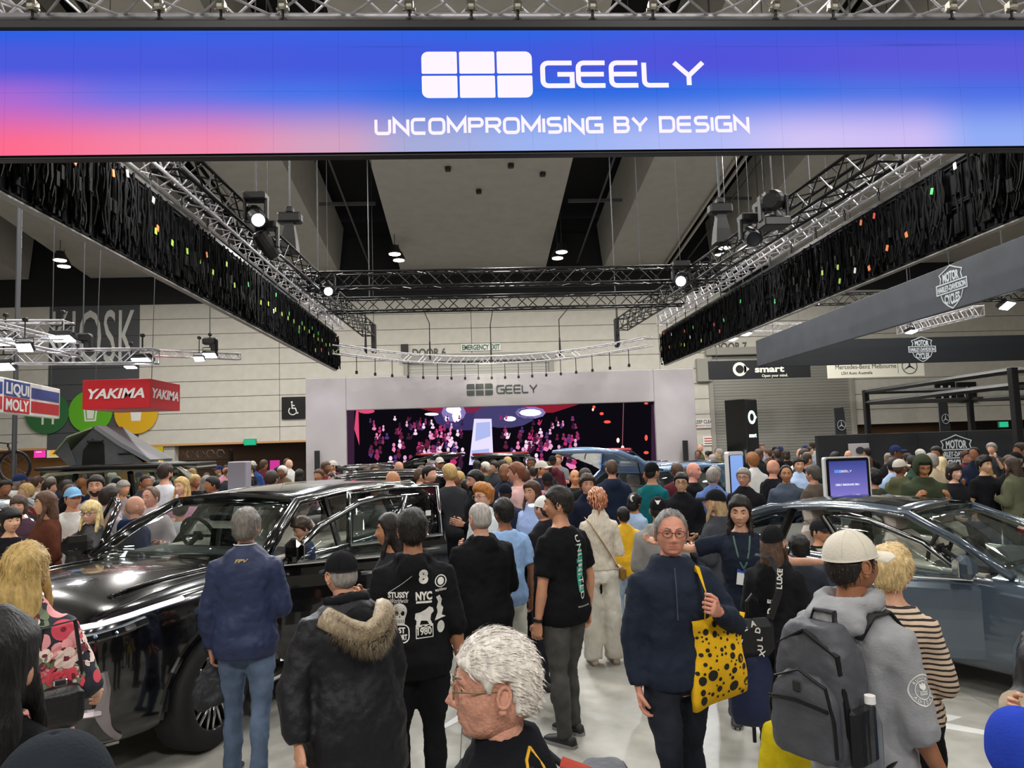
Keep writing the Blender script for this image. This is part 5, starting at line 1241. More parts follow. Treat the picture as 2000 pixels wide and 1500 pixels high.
# olive SUV with roof tent, silver car behind it, dark car far right
c4=small_car('olive_offroader','pale olive off-road car carrying an open roof tent, at left',paint('olive','#a4a58e'),(0,0,0),0,rails=False,scale=1.12)
put_car(c4,300,0,-1.6,math.radians(8),15.5)
c5=small_car('silver_hatchback','silver car partly hidden behind the people at far left',paint('silver','#a9b0b8',.3),(0,0,0),0,rails=False,scale=.95)
put_car(c5,100,0,-3.3,math.radians(187),10.0)
c6=small_car('dark_hatchback','dark car at the far right edge behind the slate blue one',paint('black2','#0b0c0e'),(0,0,0),0,rails=False,scale=.9)
put_car(c6,1985,0,-3.4,math.radians(-15),8.0)
# light bar
lb=obj('roof_light_bar',MB().rbox((-1.3,0,1.72),(.06,.7,.07),.015),c4,M_blkp)
for k in range(4): obj('amber_lamp',MB().rbox((-1.26,-.24+.16*k,1.72),(.02,.10,.045),.006),c4,emit('amber','#ffb640',3.))
# roof tent
tz=1.84; p=at(240,903,15.3)
rt=empty('roof_tent',(p.x,15.3,1.83),math.radians(4),'grey wedge roof tent with green awning standing open on the olive car','tent')
Mt=mat('tent_grey','#5a5e60',.75,noise=.1,nscale=12); 
obj('base_tray',MB().rbox((.15,0,.04),(3.0,1.4,.07),.02),rt,M_blkp)
obj('hard_shell',MB().loft([[(x,-.65,z),(x,.65,z),(x+.05,.65,z+.06),(x+.05,-.65,z+.06)] for x,z in ((-.30,.80),(.15,.46),(.72,.10))]),rt,mat('shell_grey','#77797d',.5))
obj('side_wall',MB().prism([(-.72,.08),(-.8,.3),(-.34,.78),(-.25,.80),(.62,.1)],-.6,-.58),rt,Mt)
obj('side_wall',MB().prism([(-.72,.08),(-.8,.3),(-.34,.78),(-.25,.80),(.62,.1)],.58,.6),rt,Mt)
obj('opening',MB().prism([(-.52,.1),(-.5,.38),(-.34,.6),(-.12,.5),(-.1,.1)],-.615,-.602),rt,mat('tent_inside_shade','#101112',.9))  # dark plate on the tent wall, its colour painting the shade inside
obj('awning',MB().loft([[(-.30,-.66,.84),(-.30,.66,.84),(-.33,.66,.80),(-.33,-.66,.80)],[(-.75,-.72,.66),(-.75,.72,.66),(-.76,.72,.63),(-.76,-.72,.63)],[(-.98,-.75,.34),(-.98,.75,.34),(-1.0,.75,.32),(-1.0,-.75,.32)]]),rt,mat('tent_green','#a3b48c',.8,noise=.1,nscale=10))
obj('awning_skirt',MB().prism([(-.72,.08),(-.98,.32),(-.8,.62),(-.6,.1)],-.66,-.64),rt,Mt)
obj('fly_sheet',MB().loft([[(.7,-.65,.12),(.7,.65,.12),(.7,.65,.09),(.7,-.65,.09)],[(1.65,-.7,.0),(1.65,.7,.0),(1.65,.7,-.03),(1.65,-.7,-.03)]]),rt,mat('fly_grey','#8a8d88',.8))
for x in (-.28,.3): obj('strap',MB().rbox((x,-.62,.55 if x<0 else .3),(.3,.04,.05),.01),rt,M_blkp)
# ================================================================= people
def sm(x,a,b):
    t=np.clip((x-a)/(b-a),0,1); return t*t*(3-2*t)
def sphere_grid(nu,nv,front=.0):
    az=np.linspace(0,2*PI,nu,endpoint=False); az=az-front*np.sin(az)      # az=0 looks forward (-y)
    el=np.linspace(-PI/2,PI/2,nv)
    A,E=np.meshgrid(az,el); d=np.stack([np.sin(A)*np.cos(E),-np.cos(A)*np.cos(E),np.sin(E)],-1).reshape(-1,3)
    fs=[]
    for j in range(nv-1):
        for i in range(nu):
            a=j*nu+i; b=j*nu+(i+1)%nu
            fs.append((a,b,b+nu,a+nu))
    return d,fs
def gauss(x,z,cx,cz,sx,sz): return np.exp(-((x-cx)/sx)**2-((z-cz)/sz)**2)
def head_pts(d,fem=0.,fat=0.,old=0.,feat=1.):
    """head surface, local: x side, -y front, z up, origin mid-head; metres"""
    dx,dy,dz=d[:,0],d[:,1],d[:,2]
    a=.076+.006*fat; b=np.where(dy<0,.094,.100); c=np.where(dz>0,.118,.118)
    p_=2.25
    r=(np.abs(dx/a)**p_+np.abs(dy/b)**p_+np.abs(dz/c)**p_)**(-1/p_); P=d*r[:,None]
    x,y,z=P[:,0].copy(),P[:,1].copy(),P[:,2].copy()
    low=sm(-z,.015,.115); x*=1-(.26+.06*fem-.12*fat)*low
    back=(y>0); y=np.where(back,y*(1-.42*sm(-z,.03,.11)),y*(1-.06*low))
    y=np.where(~back,y*(1-.10*sm(z,.05,.115)),y)
    f=sm(-dy,.15,.6)
    ax=np.abs(x); k=feat
    disp=np.zeros_like(x)
    disp+=k*f*.007*gauss(ax,z,.026,.030,.024,.011)*(1-.6*fem)          # brow
    disp-=k*f*.011*gauss(ax,z,.031,.010,.016,.011)                      # sockets
    nose=np.interp(z,[-.045,-.036,-.026,-.010,.014,.03],[0,.018,.027,.018,.007,0])*(1-.12*fem+.2*old)
    nw=np.interp(z,[-.045,-.03,-.01,.02],[.015,.0155,.010,.009])
    disp+=k*f*nose*np.exp(-(x/nw)**2)
    disp+=k*f*.006*gauss(ax,z,.018,-.033,.007,.008)                     # nostril wings
    disp+=f*.006*gauss(ax,z,.043,-.022,.02,.02)                         # cheeks
    disp+=k*f*.0085*gauss(x,z,0,-.060,.025,.011)-k*f*.008*np.exp(-(z+.0595)**2/.0028**2)*np.exp(-(x/.024)**2) # lips, mouth line
    disp-=k*f*.004*gauss(x,z,0,-.078,.03,.007)
    disp+=f*.017*gauss(x,z,0,-.100,.028,.020)+f*.007*gauss(x,z,0,-.066,.036,.035)                           # chin
    if old: disp-=k*f*old*.004*np.exp(-((ax-.034-(-.045-z)*.25)/.004)**2)*sm(-z,.03,.045)*(1-sm(-z,.07,.085))
    if old: disp+=k*f*old*(.0012*np.sin(z*520+x*60)*sm(z,.040,.05)*(1-sm(z,.062,.07))-.003*np.exp(-((ax-.058)/.006)**2-((z-.004)/.012)**2))
    y=y-disp
    if fat: 
        g=fat*.016*np.exp(-((z+.085)/.03)**2)*sm(-y,-.02,.05); x+=np.sign(x)*g*.6; y-=g*.35; z-=g*.5
    return np.stack([x,y,z],1)
def hair_mask(P,style):
    x,y,z=P[:,0],P[:,1],P[:,2]; az=np.degrees(np.arctan2(np.abs(x),-y))   # 0 front 180 back
    front={'short':.060,'receding':.088,'bald':.3,'long':.064,'fringe':.040,'buzz':.062,'ring':.3,'old':.052}.get(style,.060)
    line=np.interp(az,[0,38,62,78,92,104,125,180],[front,front-.006,.030,-.018,-.03,.012,-.058,-.082])
    if style=='old': line=np.interp(az,[0,38,62,76,84,108,118,180],[.056,.052,.034,.0,.030,.032,-.045,-.085])
    if style in('long','fringe'): line=np.interp(az,[0,30,50,64,75,100,130,180],[front,front-.002,.030,-.03,-.11,-.12,-.125,-.125])
    if style=='ring': line=np.interp(az,[0,60,80,92,104,125,180],[.3,.3,.0,-.03,.01,-.06,-.08])
    m=sm(z,line-.006,line+.010)
    if style=='ring': m=m*(1-sm(z,.03+.0*az,.055))
    if style=='receding': m=m*(1-.7*sm(-y,.045,.06)*sm(z,.03,.05))
    return m
NOISEV=[Vector((random.Random(1).random(),0,0))]
from mathutils import noise as mnoise
def mesh_np(name,P,fs,mats,smooth=True):
    me=bpy.data.meshes.new(name); me.from_pydata([tuple(p) for p in P],[],fs)
    for m in (mats if isinstance(mats,(list,tuple)) else [mats]): me.materials.append(m)
    if smooth: me.polygons.foreach_set('use_smooth',[True]*len(me.polygons))
    return me
def rings_to(mb,table,n=20):
    # table rows: (z, rx, ry, cx, cy)
    R=[]
    for z,rx,ry,cx,cy in table:
        ring=[]
        for j in range(n):
            a=2*PI*j/n; ca,sa=math.cos(a),math.sin(a); q=2.35
            rr=(abs(ca)**q+abs(sa)**q)**(-1/q); ring.append((cx+rx*rr*ca,cy+ry*rr*sa,z))
        R.append(ring)
    mb.loft(R)
ARMS={ # elbow offset, wrist offset (side, forward(-y), up) from shoulder / elbow
 'down':((.07,.03,-.285),(.0,-.06,-.245)),'down2':((.06,.06,-.28),(.01,-.03,-.25)),
 'front':((.06,-.01,-.285),(-.10,-.215,.06)),'phone':((.05,-.06,-.275),(-.06,-.19,.17)),
 'low':((.09,.05,-.275),(-.10,-.19,-.10)),'pocket':((.12,.09,-.26),(-.07,-.12,-.20)),
 'up':((.07,-.2,-.17),(-.05,-.10,.235)),'out':((.24,-.10,-.12),(.24,-.06,.03)),'cross':((.07,-.06,-.28),(-.21,-.13,.05)),
 'chest':((.08,-.02,-.27),(-.13,-.12,.20)),'reach':((.07,-.22,-.17),(-.02,-.25,.02)),
}
def hand(mb,wr,d,pn,s,curl=.5,k=1.,spread=1.):
    """palm and five fingers; d: forearm direction, pn: palm normal (towards palm), s: thumb side sign along d x pn"""
    d=Vector(d).normalized(); pn=Vector(pn); pn=(pn-d*d.dot(pn)).normalized(); sd=d.cross(pn)*s
    w0=Vector(wr); L=.092*k
    rings=[]
    for t,hw,ht in ((-.25,.026,.020),(0,.027,.018),(.3,.035,.018),(.75,.041,.0155),(1.,.039,.013),(1.08,.033,.009)):
        c=w0+d*(L*t)+pn*(.006*math.sin(t*2)); rings.append([c+sd*(hw*k*math.cos(2*PI*j/12))+pn*(ht*k*math.sin(2*PI*j/12)) for j in range(12)])
    mb.loft(rings)
    for i,(off,ln,r) in enumerate(((.030,.072,.0092),(.0105,.082,.0096),(-.0095,.076,.0091),(-.028,.060,.0080))):
        p=w0+d*(L*.93)+sd*(off*k); a=0.1+.1*i*curl; pts=[p-d*.012*k]; dirv=(d+sd*(off*2.2*spread)).normalized(); pts.append(p.copy())
        for j,fr in enumerate((.45,.32,.23)):
            a+=curl*(.75 if j==0 else .85); dd=dirv*math.cos(a)+pn*math.sin(a); p=p+dd*(ln*fr*k); pts.append(p.copy())
        mb.tube(pts,[r*k,r*k,r*k*.98,r*k*.9,r*k*.62],7)
    p=w0+d*(L*.28)+sd*(.022*k); q=p+(sd*.72+d*.62+pn*.35)*(.038*k); q2=q+(sd*.25+d*.85+pn*(.35+curl*.4))*(.030*k); q3=q2+(d*.85+pn*(.4+curl*.6)-sd*.1)*(.022*k)
    mb.tube([p-sd*.006*k,q,q2,q3],[.0145*k,.0115*k,.0105*k,.0068*k],7)
PERSONS=[]
def person(x,y,rot=0.,h=1.75,label=None,fem=0.,girth=1.,belly=0.,skin='#c9947a',hair=('short','#2a2320'),top=('tee','#222222'),bottom=('trousers','#24262c'),shoes='#1c1c1e',
           arms=('down','down'),stride=0.,lean=0.,head=(0,0,0),hat=None,glasses=None,old=0.,fat=0.,q=1,group=None,handk=(0.5,0.5),hood=None,seated=False,beard=None,z=0.,palm=None,neckz=0.,sleeve=None,hem=None):
    """local: faces -y, left side +x. rot turns the figure (0 faces the camera side -Y)"""
    vox={0:.030,1:.024,2:.016}[q]; nseg={0:14,1:20,2:28}[q]
    root=empty('person',(x,y,z),rot,label,'person',group,h/1.75)
    sh=.185*(1-.10*fem)*(.6+.4*girth); g=girth; sk=skinmat(skin,old>.8)
    hipx=.093*(1+.06*fem)
    M=Matrix.Translation((0,0,.93))@Matrix.Rotation(lean,4,'X')@Matrix.Translation((0,0,-.93))   # + leans forward (-y)
    def bend(vs):
        out=[]
        for v in vs:
            t=max(0,min(1,(v[2]-.84)/.38)); t=t*t*(3-2*t)
            if t<=0: out.append(v); continue
            R=Matrix.Translation((0,0,.93))@Matrix.Rotation(lean*t,4,'X')@Matrix.Translation((0,0,-.93)); out.append(tuple(R@Vector(v)))
        return out
    def torso(e=0.,zlo=.80,bm=0.,neck=True,flare=0.,pull=0.):
        T=[(.80,.150*g,.105*g,0,.005),(.90,.170*g*(1+.05*fem),.118*g,0,.008),(.98,.166*g*(1+.03*fem),.115*g,0,.004),(1.07,.150*g*(1-.10*fem),.108*g*(1-.08*fem),0,0),(1.17,.153*g*(1-.08*fem),.112*g,0,-.003),(1.28,.166*g*(1-.05*fem),.120*g,0,-.004),(1.355,sh*.97,.112*g,0,0),(1.405,sh*.88,.097*(.5+.5*g),0,.006),(1.445,sh*.62,.080,0,.010),(1.478,.088,.066,0,.008)]
        if neck: T+=[(1.50,.064*(1-.14*fem),.064,0,.004),(1.55,.057*(1-.16*fem)*(.6+.4*g),.060,0,-.004),(1.61,.055*(1-.16*fem)*(.6+.4*g),.060,0,-.010)]
        out=[]
        for z_,rx,ry,cx,cy in T:
            if z_<zlo-.05: continue
            b=belly*math.exp(-((z_-1.08)/.13)**2); bu=fem*.022*math.exp(-((z_-1.27)/.06)**2)
            fl=flare*max(0,(1.2-z_))
            out.append((max(z_,zlo),rx+e+b*.35+fl,ry+e+b*.5+bu*.5+fl,cx,cy-b*.5-bu*.5))
        return out
    # joints
    J={}
    for s in(-1,1):
        S0=M@Vector((s*(sh-.016),.008,1.385)); ar=arms[0 if s>0 else 1]
        eo,wo=ARMS[ar] if isinstance(ar,str) else ar
        E=S0+Vector((s*eo[0],eo[1],eo[2])); Wr=E+Vector((s*wo[0],wo[1],wo[2])); J[s]=(S0,E,Wr)
    legs={}
    for s in(-1,1):
        st_=stride*s
        if seated: hp=Vector((s*hipx,0,.90)); kn=Vector((s*.12,-.42,.94)); an=Vector((s*.12,-.46,.50))
        else:
            hp=Vector((s*hipx,.01,.90)); kn=Vector((s*(hipx+.006),-.02-st_*.24,.485+.0*abs(st_))); an=Vector((s*(hipx+.012),.02-st_*.42+(.10*stride if st_<0 else 0),.085+(.03 if st_<0 and stride>.3 else 0)))
        legs[s]=(hp,kn,an)
    # ---- body
    core=MB(); t=MB(); rings_to(t,torso(-.006)); t.v=bend(t.v); core.merge(t)
    for s in(-1,1):
        S0,E,Wr=J[s]; ga=.6+.4*g
        rE=.037*ga*(1-.1*fem)
        core.tube([S0+Vector((-s*.05,0,.0)),S0,S0.lerp(E,.4),E],[.050*ga,.052*ga,.047*ga*(1-.14*fem),rE],10); core.ell(E,(rE*1.02,)*3,10,8)
        core.tube([E,E.lerp(Wr,.3),Wr+(Wr-E).normalized()*.01],[rE,.039*ga*(1-.12*fem),.026],10)
        hp,kn,an=legs[s]; lk=1. if bottom[0] in('shorts','skirt') else .80; core.tube([hp+Vector((0,0,.02)),hp.lerp(kn,.35),kn],[.082*g*lk,.076*g*lk,.052*lk],10); core.ell(kn,(.053*lk,)*3,10,8); core.tube([kn,kn.lerp(an,.3),an],[.052*lk,.053*lk,.038*lk],10)
    bodym=remesh(core,vox,4,0,[sk,mat('lip_'+skin,tuple(np.array(C(skin))*np.array([.82,.55,.55])),.45)],'body')
    hb_=MB()
    # head
    HM=M@Matrix.Translation((0,-.012-lean*.02,1.632+neckz))@Matrix.Rotation(head[0],4,'Z')@Matrix.Rotation(head[1],4,'X')@Matrix.Rotation(head[2],4,'Y')
    nu,nv={0:(20,16),1:(40,32),2:(84,72)}[q]
    d,fs=sphere_grid(nu,nv,.38); hp_=head_pts(d,fem,fat,old,1. if q else .8)
    fl=[]; 
    hw=[HM@Vector(p) for p in hp_]
    lipf=[0]*len(fs)
    if q>=1:
        for i,f in enumerate(fs):
            c=hp_[list(f)].mean(0)
            if c[1]<-.06 and abs(c[0])<.024*(1-.0*fem) and abs(c[2]+.060)<.0105*(1-abs(c[0])/.034): lipf[i]=1
    n0=len(hb_.v); hb_.v.extend([tuple(v) for v in hw]); hb_.f.extend(fs); hb_.m.extend(lipf)
    for s in(-1,1):  # ears
        e=MB(); R=Matrix.Rotation(s*.35,3,'Z')@Matrix.Rotation(-.12,3,'X'); e.ell((0,0,0),(.010,.020,.031),10 if q else 6,8 if q else 5,rot=R)
        if q==2: e.merge(MB().torus((0,0,.006),.021,.0055,'x',16,6).xf((Matrix.Translation((s*.007,0,.002))@R.to_4x4()@Matrix.Diagonal((1,.78,1.12,1))))); e.ell((s*.004,-.004,-.024),(.008,.011,.010),8,6)
        hb_.merge(e,HM@Matrix.Translation((s*(.0755+.006*fat),.012,-.008)))
    bare=top[0] in('tee','shortshirt')
    for i,s in enumerate((1,-1)):
        S0,E,Wr=J[s]; dv=(Wr-E).normalized()
        if q==0: hb_.ell(Wr+dv*.06,(.03,.03,.06),8,6)
        else:
            pn=Vector((-s*.9,-.25,.1)) if palm is None or palm[i] is None else Vector(palm[i])
            # thumb towards the front
            w=dv.cross((pn-dv*dv.dot(pn)).normalized()); sg=1 if w.dot(Vector((0,-1,.35)))>0 else -1
            hand(hb_,Wr,dv,pn,sg,handk[i],1.02-.08*fem)
    a=MB(); 
    nb=len(bodym.vertices); vs=[tuple(v.co) for v in bodym.vertices]; pf=[tuple(p.vertices) for p in bodym.polygons]
    a.add(vs,pf); a.merge(hb_); mats_=list(bodym.materials); bpy.data.meshes.remove(bodym)
    body=obj('body',a.mesh('body',mats_,True),root); body['role']='skin'
    # ---- hair
    hs,hc=hair[0],hair[1]; hm=hairmat(hc) if hc else None
    covered=hood=='up'
    if hs!='bald' and not (covered and q==0):
        th={'short':.020,'buzz':.006,'receding':.013,'ring':.012,'long':.022,'fringe':.022,'old':.017,'tall':.034,'curly':.034,'bob':.026}.get(hs,.018)
        base='short' if hs in('tall','curly') else ('fringe' if hs=='bob' else hs)
        if hat or covered: th=min(th,.010)
        d2,f2=sphere_grid(*{0:(24,16),1:(48,32),2:(88,64)}[q],0.)
        hp2=head_pts(d2,fem,fat,0,0.); mk=hair_mask(hp2,base)
        nrm=hp2/np.array([.076**2,.097**2,.118**2]); nrm/=np.linalg.norm(nrm,axis=1)[:,None]
        topk=.55+.45*sm(hp2[:,2],-.03,.07)
        nz=np.array([mnoise.noise(Vector((p[0]*60,p[1]*22,p[2]*22))) for p in hp2]) if q else np.zeros(len(hp2))
        off=mk*(th*topk*(1+.35*nz))+(mk-1)*.010
        if hat and hat[0]!='scarf': off=np.where(hp2[:,2]>.012,np.minimum(off,.001),off)
        if hs=='curly': off+=mk*.010*np.array([mnoise.noise(Vector(p*70)) for p in hp2])
        if hs=='tall': off+=mk*.02*sm(hp2[:,2],.06,.11)*sm(-hp2[:,1],-.03,.05)
        hh_=hp2+nrm*off[:,None]
        me_=None
        if hs in('long','fringe','bob','pony') and not covered:
            mb=MB(); mb.add([tuple(p) for p in hh_],f2)
            ln={'long':.30,'fringe':.24,'bob':.10,'pony':.22}[hs]
            rows=[]
            for t in np.linspace(0,1,7):
                zc=.03-t*(ln+.05); w=.080+.018*math.sin(t*2.6)-.02*t; dep=.050+.012*math.sin(t*3); yc=.045+.02*math.sin(t*3)
                rows.append((zc,w*(1 if t<.95 else .7),dep*(1 if t<.95 else .5),0,yc))
            rings_to(mb,rows,16)
            if fem and hs!='bob' and q:
                for s in(-1,1): mb.tube([(s*.070,-.015,.02),(s*.082,-.022,-.06),(s*.085,-.045,-.14),(s*.075,-.06,-.14-ln*.42)],[.018,.024,.026,.010],8)
            me_=remesh(mb,.012 if q<2 else .008,3,.010,hm,'hair')
            me_.transform(HM)
        else:
            me_=mesh_np('hair',[HM@Vector(p) for p in hh_],f2,hm)
        ho=obj('hair',me_,root); ho['role']='hair'
        if q==2 and hs!='buzz': strands(ho,hh_,mk,HM,hm,hs,1600 if hs=='old' else 700)
    if beard and q:
        d2,f2=sphere_grid(40,32,.38); hp2=head_pts(d2,fem,fat,0,.4); x_,y_,z_=hp2.T
        mk=sm(-z_,.032,.06)*sm(-y_,-.015,.02)*(1-sm(-y_,.075,.085)*sm(z_,-.075,-.06)*0)*(1-np.exp(-(x_/.022)**2-((z_+.060)/.007)**2)*(y_<0))
        off=mk*.007+(mk-1)*.008; nrm=hp2/np.linalg.norm(hp2,axis=1)[:,None]
        obj('beard',mesh_np('beard',[HM@Vector(p) for p in hp2+nrm*off[:,None]],f2,hairmat(beard)),root)
    # eyes and brows
    if q>=1:
        for s in(-1,1):
            ey=obj('eye',MB().ell(HM@Vector((s*.0315,-.0728,.0082)),(.0120,)*3,12,8),root,mat('eye_white','#bdb4ac',.25),smooth=True)
            obj('iris',MB().ell(HM@Vector((s*.0315,-.0832,.0080)),(.0062,.0026,.0062),10,6,rot=HM.to_3x3()),ey,mat('iris_dark','#241a14',.15),smooth=True)
            lid=MB().tube([HM@Vector((s*(.0315+u*.0155),-.0858+abs(u)*.007+(u*.002),.0138-u*u*.005)) for u in(-1,-.5,0,.5,1)],[.0032]*5,5); obj('eyelid',lid,ey,sk,smooth=True)
            bc=hc if hc and not old else '#8d8078'
            if hs=='bald' or not hc: bc='#4a382e'
            bw=MB().tube([HM@Vector((s*(.014+u*.034),-.0985+u*u*.020+.004*u,.030+.009*math.sin(u*2.6)-.004*u)) for u in (0,.33,.66,1)],[(.0025,.0045),(.003,.0055),(.003,.0045),(.0015,.002)],6); obj('eyebrow',bw,root,hairmat(bc),smooth=True)
    # ---- clothes
    kind,tc=top[0],top[1]; topm=top[3] if len(top)>3 and top[3] else fabric(tc,top[2] if len(top)>2 and top[2] else 'cloth')
    zlo={'tee':.84,'shirt':.85,'shortshirt':.84,'jumper':.86,'hoodie':.84,'jacket':.80,'coat':.52,'cardigan':.74,'parka':.64,'longcoat':.45,'blazer':.76,'knit':.93}.get(kind,.85)
    if hem: zlo=hem
    e={'tee':.018,'shirt':.018,'shortshirt':.018,'jumper':.022,'hoodie':.030,'jacket':.034,'coat':.034,'cardigan':.028,'parka':.055,'longcoat':.036,'blazer':.026,'knit':.014}.get(kind,.02)
    fl_={'parka':.10,'coat':.06,'longcoat':.06,'jacket':.03,'tee':.03,'cardigan':.05}.get(kind,.01)
    tm=MB(); t=MB()
    tab=torso(e,zlo,neck=False,flare=fl_)
    if zlo<.80: 
        f0=tab[0]; tab=[(zlo,f0[1]+fl_*(.8-zlo)+.01,f0[2]+fl_*(.8-zlo)+.01,0,f0[4])]+[(.80,f0[1]+.01,f0[2]+.01,0,f0[4])]+tab[1:]
    col_={'hoodie':.012,'parka':.02,'jacket':.02,'coat':.02,'longcoat':.02,'shirt':.006,'blazer':.008}.get(kind,0.)
    if kind in('jacket','shirt','blazer','coat','longcoat','polo','parka'): tab+=[(1.515,.070,.072,0,.012),(1.535,.066,.068,0,.012)]
    elif kind=='knit' : tab+=[(1.51,.066,.068,0,.006),(1.55,.062,.064,0,-.002)]
    rings_to(t,tab); t.v=bend(t.v); tm.merge(t)
    for s in(-1,1):
        S0,E,Wr=J[s]; ga=.6+.4*g; ee=e*.75
        sl_=sleeve if not isinstance(sleeve,(tuple,list)) else sleeve[0 if s>0 else 1]; short=(kind in('tee','shortshirt') and sl_ is None) or sl_=='short'
        P0=S0+Vector((-s*.07,0,.012))
        if short: tm.tube([P0,S0,S0.lerp(E,.45),S0.lerp(E,.80)],[.060*ga+ee*.5,.060*ga+ee,.060*ga+ee,.062*ga+ee],12)
        else:
            cuff=Wr-(Wr-E).normalized()*.005
            if top[0]=='pushed': pass
            tm.tube([P0,S0,S0.lerp(E,.45),E],[.052*ga+ee*.5,.054*ga+ee,.051*ga+ee,.046*ga+ee],12); tm.ell(E,((.046*ga+ee)*1.01,)*3,12,8)
            if sl_=='elbow': tm.tube([E,E.lerp(Wr,.12),E.lerp(Wr,.28)],[.046*ga+ee,.050*ga+ee,.044*ga+ee*.6],12)
            else: tm.tube([E,E.lerp(Wr,.45),E.lerp(cuff,.9),cuff],[.046*ga+ee,.044*ga+ee*.9,.034+ee*.8,.032+ee*.55],12)
    if kind=='hoodie' or hood=='down':
        hdm=MB()
        hdm.torus((0,.030,1.487),.080,.027,'z',20,8); hdm.v=[(v[0]*1.05,v[1]*1.0,v[2]+.18*(v[1]-.035)*-.35) for v in hdm.v]
        hdm.ell((0,.122,1.42),(.10,.045,.085),14,10); hdm.v=bend(hdm.v); tm.merge(hdm)
    tme=remesh(tm,{0:.030,1:.022,2:.0145}[q],{0:3,1:4,2:5}[q],{0:.012,1:.016,2:.018}[q],topm,'top'); 
    tn={'tee':'t_shirt','shortshirt':'shirt','knit':'jumper'}.get(kind,kind); to=obj(tn,tme,root); to['role']='top'
    if hood=='up':
        hm_=MB(); d2,f2=sphere_grid(28,20,0.); hp2=head_pts(d2,0,fat,0,0.)*1.18
        k=[tuple(HM@Vector((p[0],p[1]+.012,p[2]))) for p in hp2]
        keep=[f for f in f2 if not (hp2[list(f)].mean(0)[1]<-.075 and hp2[list(f)].mean(0)[2]<.085)]
        mb=MB(); mb.add(k,keep); me_=fixn(mb.mesh('hood',topm)); me_=bake(me_,[('SOLIDIFY',dict(thickness=.014,offset=1)),('SUBSURF',dict(levels=1,render_levels=1))])
        me_.polygons.foreach_set('use_smooth',[True]*len(me_.polygons)); o=obj('hood',me_,root); o['role']='top'
    bk,bc=bottom[0],bottom[1]; bm_=fabric(bc,bottom[2] if len(bottom)>2 else ('denim' if bk=='jeans' else 'cloth'))
    pm_=MB()
    if bk=='skirt':
        rings_to(pm_,[(.22,.20,.17,0,.0),(.5,.19,.155,0,0),(.80,.18,.135,0,.006),(.95,.165,.118,0,.004),(1.04,.15,.108,0,0)])
    else:
        wd={'jeans':1.,'trousers':1.06,'wide':1.62,'shorts':1.3,'slim':.9}.get(bk,1.)
        hpz=[(.80,.158*g,.112*g,0,.006),(.90,.180*g*(1+.05*fem),.130*g,0,.008),(.98,.174*g*(1+.02*fem),.124*g,0,.004),(1.03,.165*g*(1-.05*fem)+belly*.2,.118*g+belly*.3,0,-belly*.3)]
        if seated: pass
        rings_to(pm_,hpz)
        for s in(-1,1):
            hp,kn,an=legs[s]
            an2=an+Vector((0,0,-.035))
            if bk=='shorts': pm_.tube([hp+Vector((0,0,.0)),hp.lerp(kn,.4),hp.lerp(kn,.93)],[.098*g,.098*g,.092*g],12)
            else: pm_.tube([hp+Vector((0,0,.0)),hp.lerp(kn,.4),kn],[.098*g,.092*g,.066*wd],12); pm_.ell(kn,(.066*wd,)*3,12,8); pm_.tube([kn,kn.lerp(an,.35),kn.lerp(an,.8),an2],[.066*wd,.068*wd,.060*wd,.060*wd],12)
    pme=remesh(pm_,{0:.032,1:.024,2:.0165}[q],{0:3,1:4,2:5}[q],{0:.010,1:.016,2:.02}[q],bm_,'trousers'); po=obj({'skirt':'skirt','shorts':'shorts','jeans':'jeans'}.get(bk,'trousers'),pme,root); po['role']='bottom'
    if q>=1 or True:
        for s in(-1,1):
            hp,kn,an=legs[s]; mb=MB(); R=[]; b=an-Vector((0,0,.085))
            for yy,w,hh in ((.085,.020,.035),(.07,.034,.07),(.02,.038,.085),(-.05,.042,.070),(-.11,.046,.052),(-.16,.040,.040),(-.185,.018,.025)):
                R.append([(b.x+w*math.cos(2*PI*j/10)*(1. if True else 1),b.y+yy,max(b.z+.001,b.z+hh/2+hh/2*math.sin(2*PI*j/10)*1.15)) for j in range(10)])
            mb.loft(R); so=obj('shoe',mb,root,mat('shoe_'+shoes,shoes,.55),smooth=True)
            if q==2: obj('sole',MB().loft([[(b.x+(x_)*1.04,b.y+y_,z_+b.z) for x_,y_ in ((-.02,.088),(-.036,.05),(-.038,0),(-.043,-.06),(-.047,-.11),(-.038,-.165),(0,-.192),(.038,-.165),(.047,-.11),(.043,-.06),(.038,0),(.036,.05),(.02,.088))] for z_ in (.0,.022)]),so,mat('sole_grey','#8b8a88',.7))
    # ---- hats, glasses
    if hat:
        hk,hcol=hat[0],hat[1]; cm=fabric(hcol,'cloth')
        if hk in('cap','capback'):
            d2,f2=sphere_grid(24 if q<2 else 48,18 if q<2 else 36,0.); hp2=head_pts(d2,0,0,0,0.)
            sc_=np.array([1.14,1.10,1.07])
            P2=hp2*sc_; P2[:,2]=np.where(P2[:,2]<.024,.024+(P2[:,2]-.024)*.04,P2[:,2]); P2[:,2]+=.004+ .10*np.clip(-P2[:,1],-1,1)*0
            low=hp2[:,2]<.032
            P2[low]=P2[low]*np.array([1,1,1]); 
            mb=MB(); mb.add([tuple(p) for p in P2],f2)
            sgn=-1 if hk=='cap' else 1
            br=[]
            for u in np.linspace(-1,1,11):
                ww=.076*u; y0=-.088*math.sqrt(max(.12,1-(u*.88)**2)); y1=-(.106+.088*math.sqrt(max(0,1-u*u))); zc=.034-.014*u*u
                br.append([(ww,y0,zc+.004),(ww,y1,zc-.018),(ww,y1,zc-.023),(ww,y0,zc-.002)])
            bb=MB().loft(br); 
            if sgn>0: bb.v=[(-v[0],-v[1],v[2]) for v in bb.v]
            T=HM@Matrix.Rotation(-.13,4,'X')@Matrix.Translation((0,.004,.002))
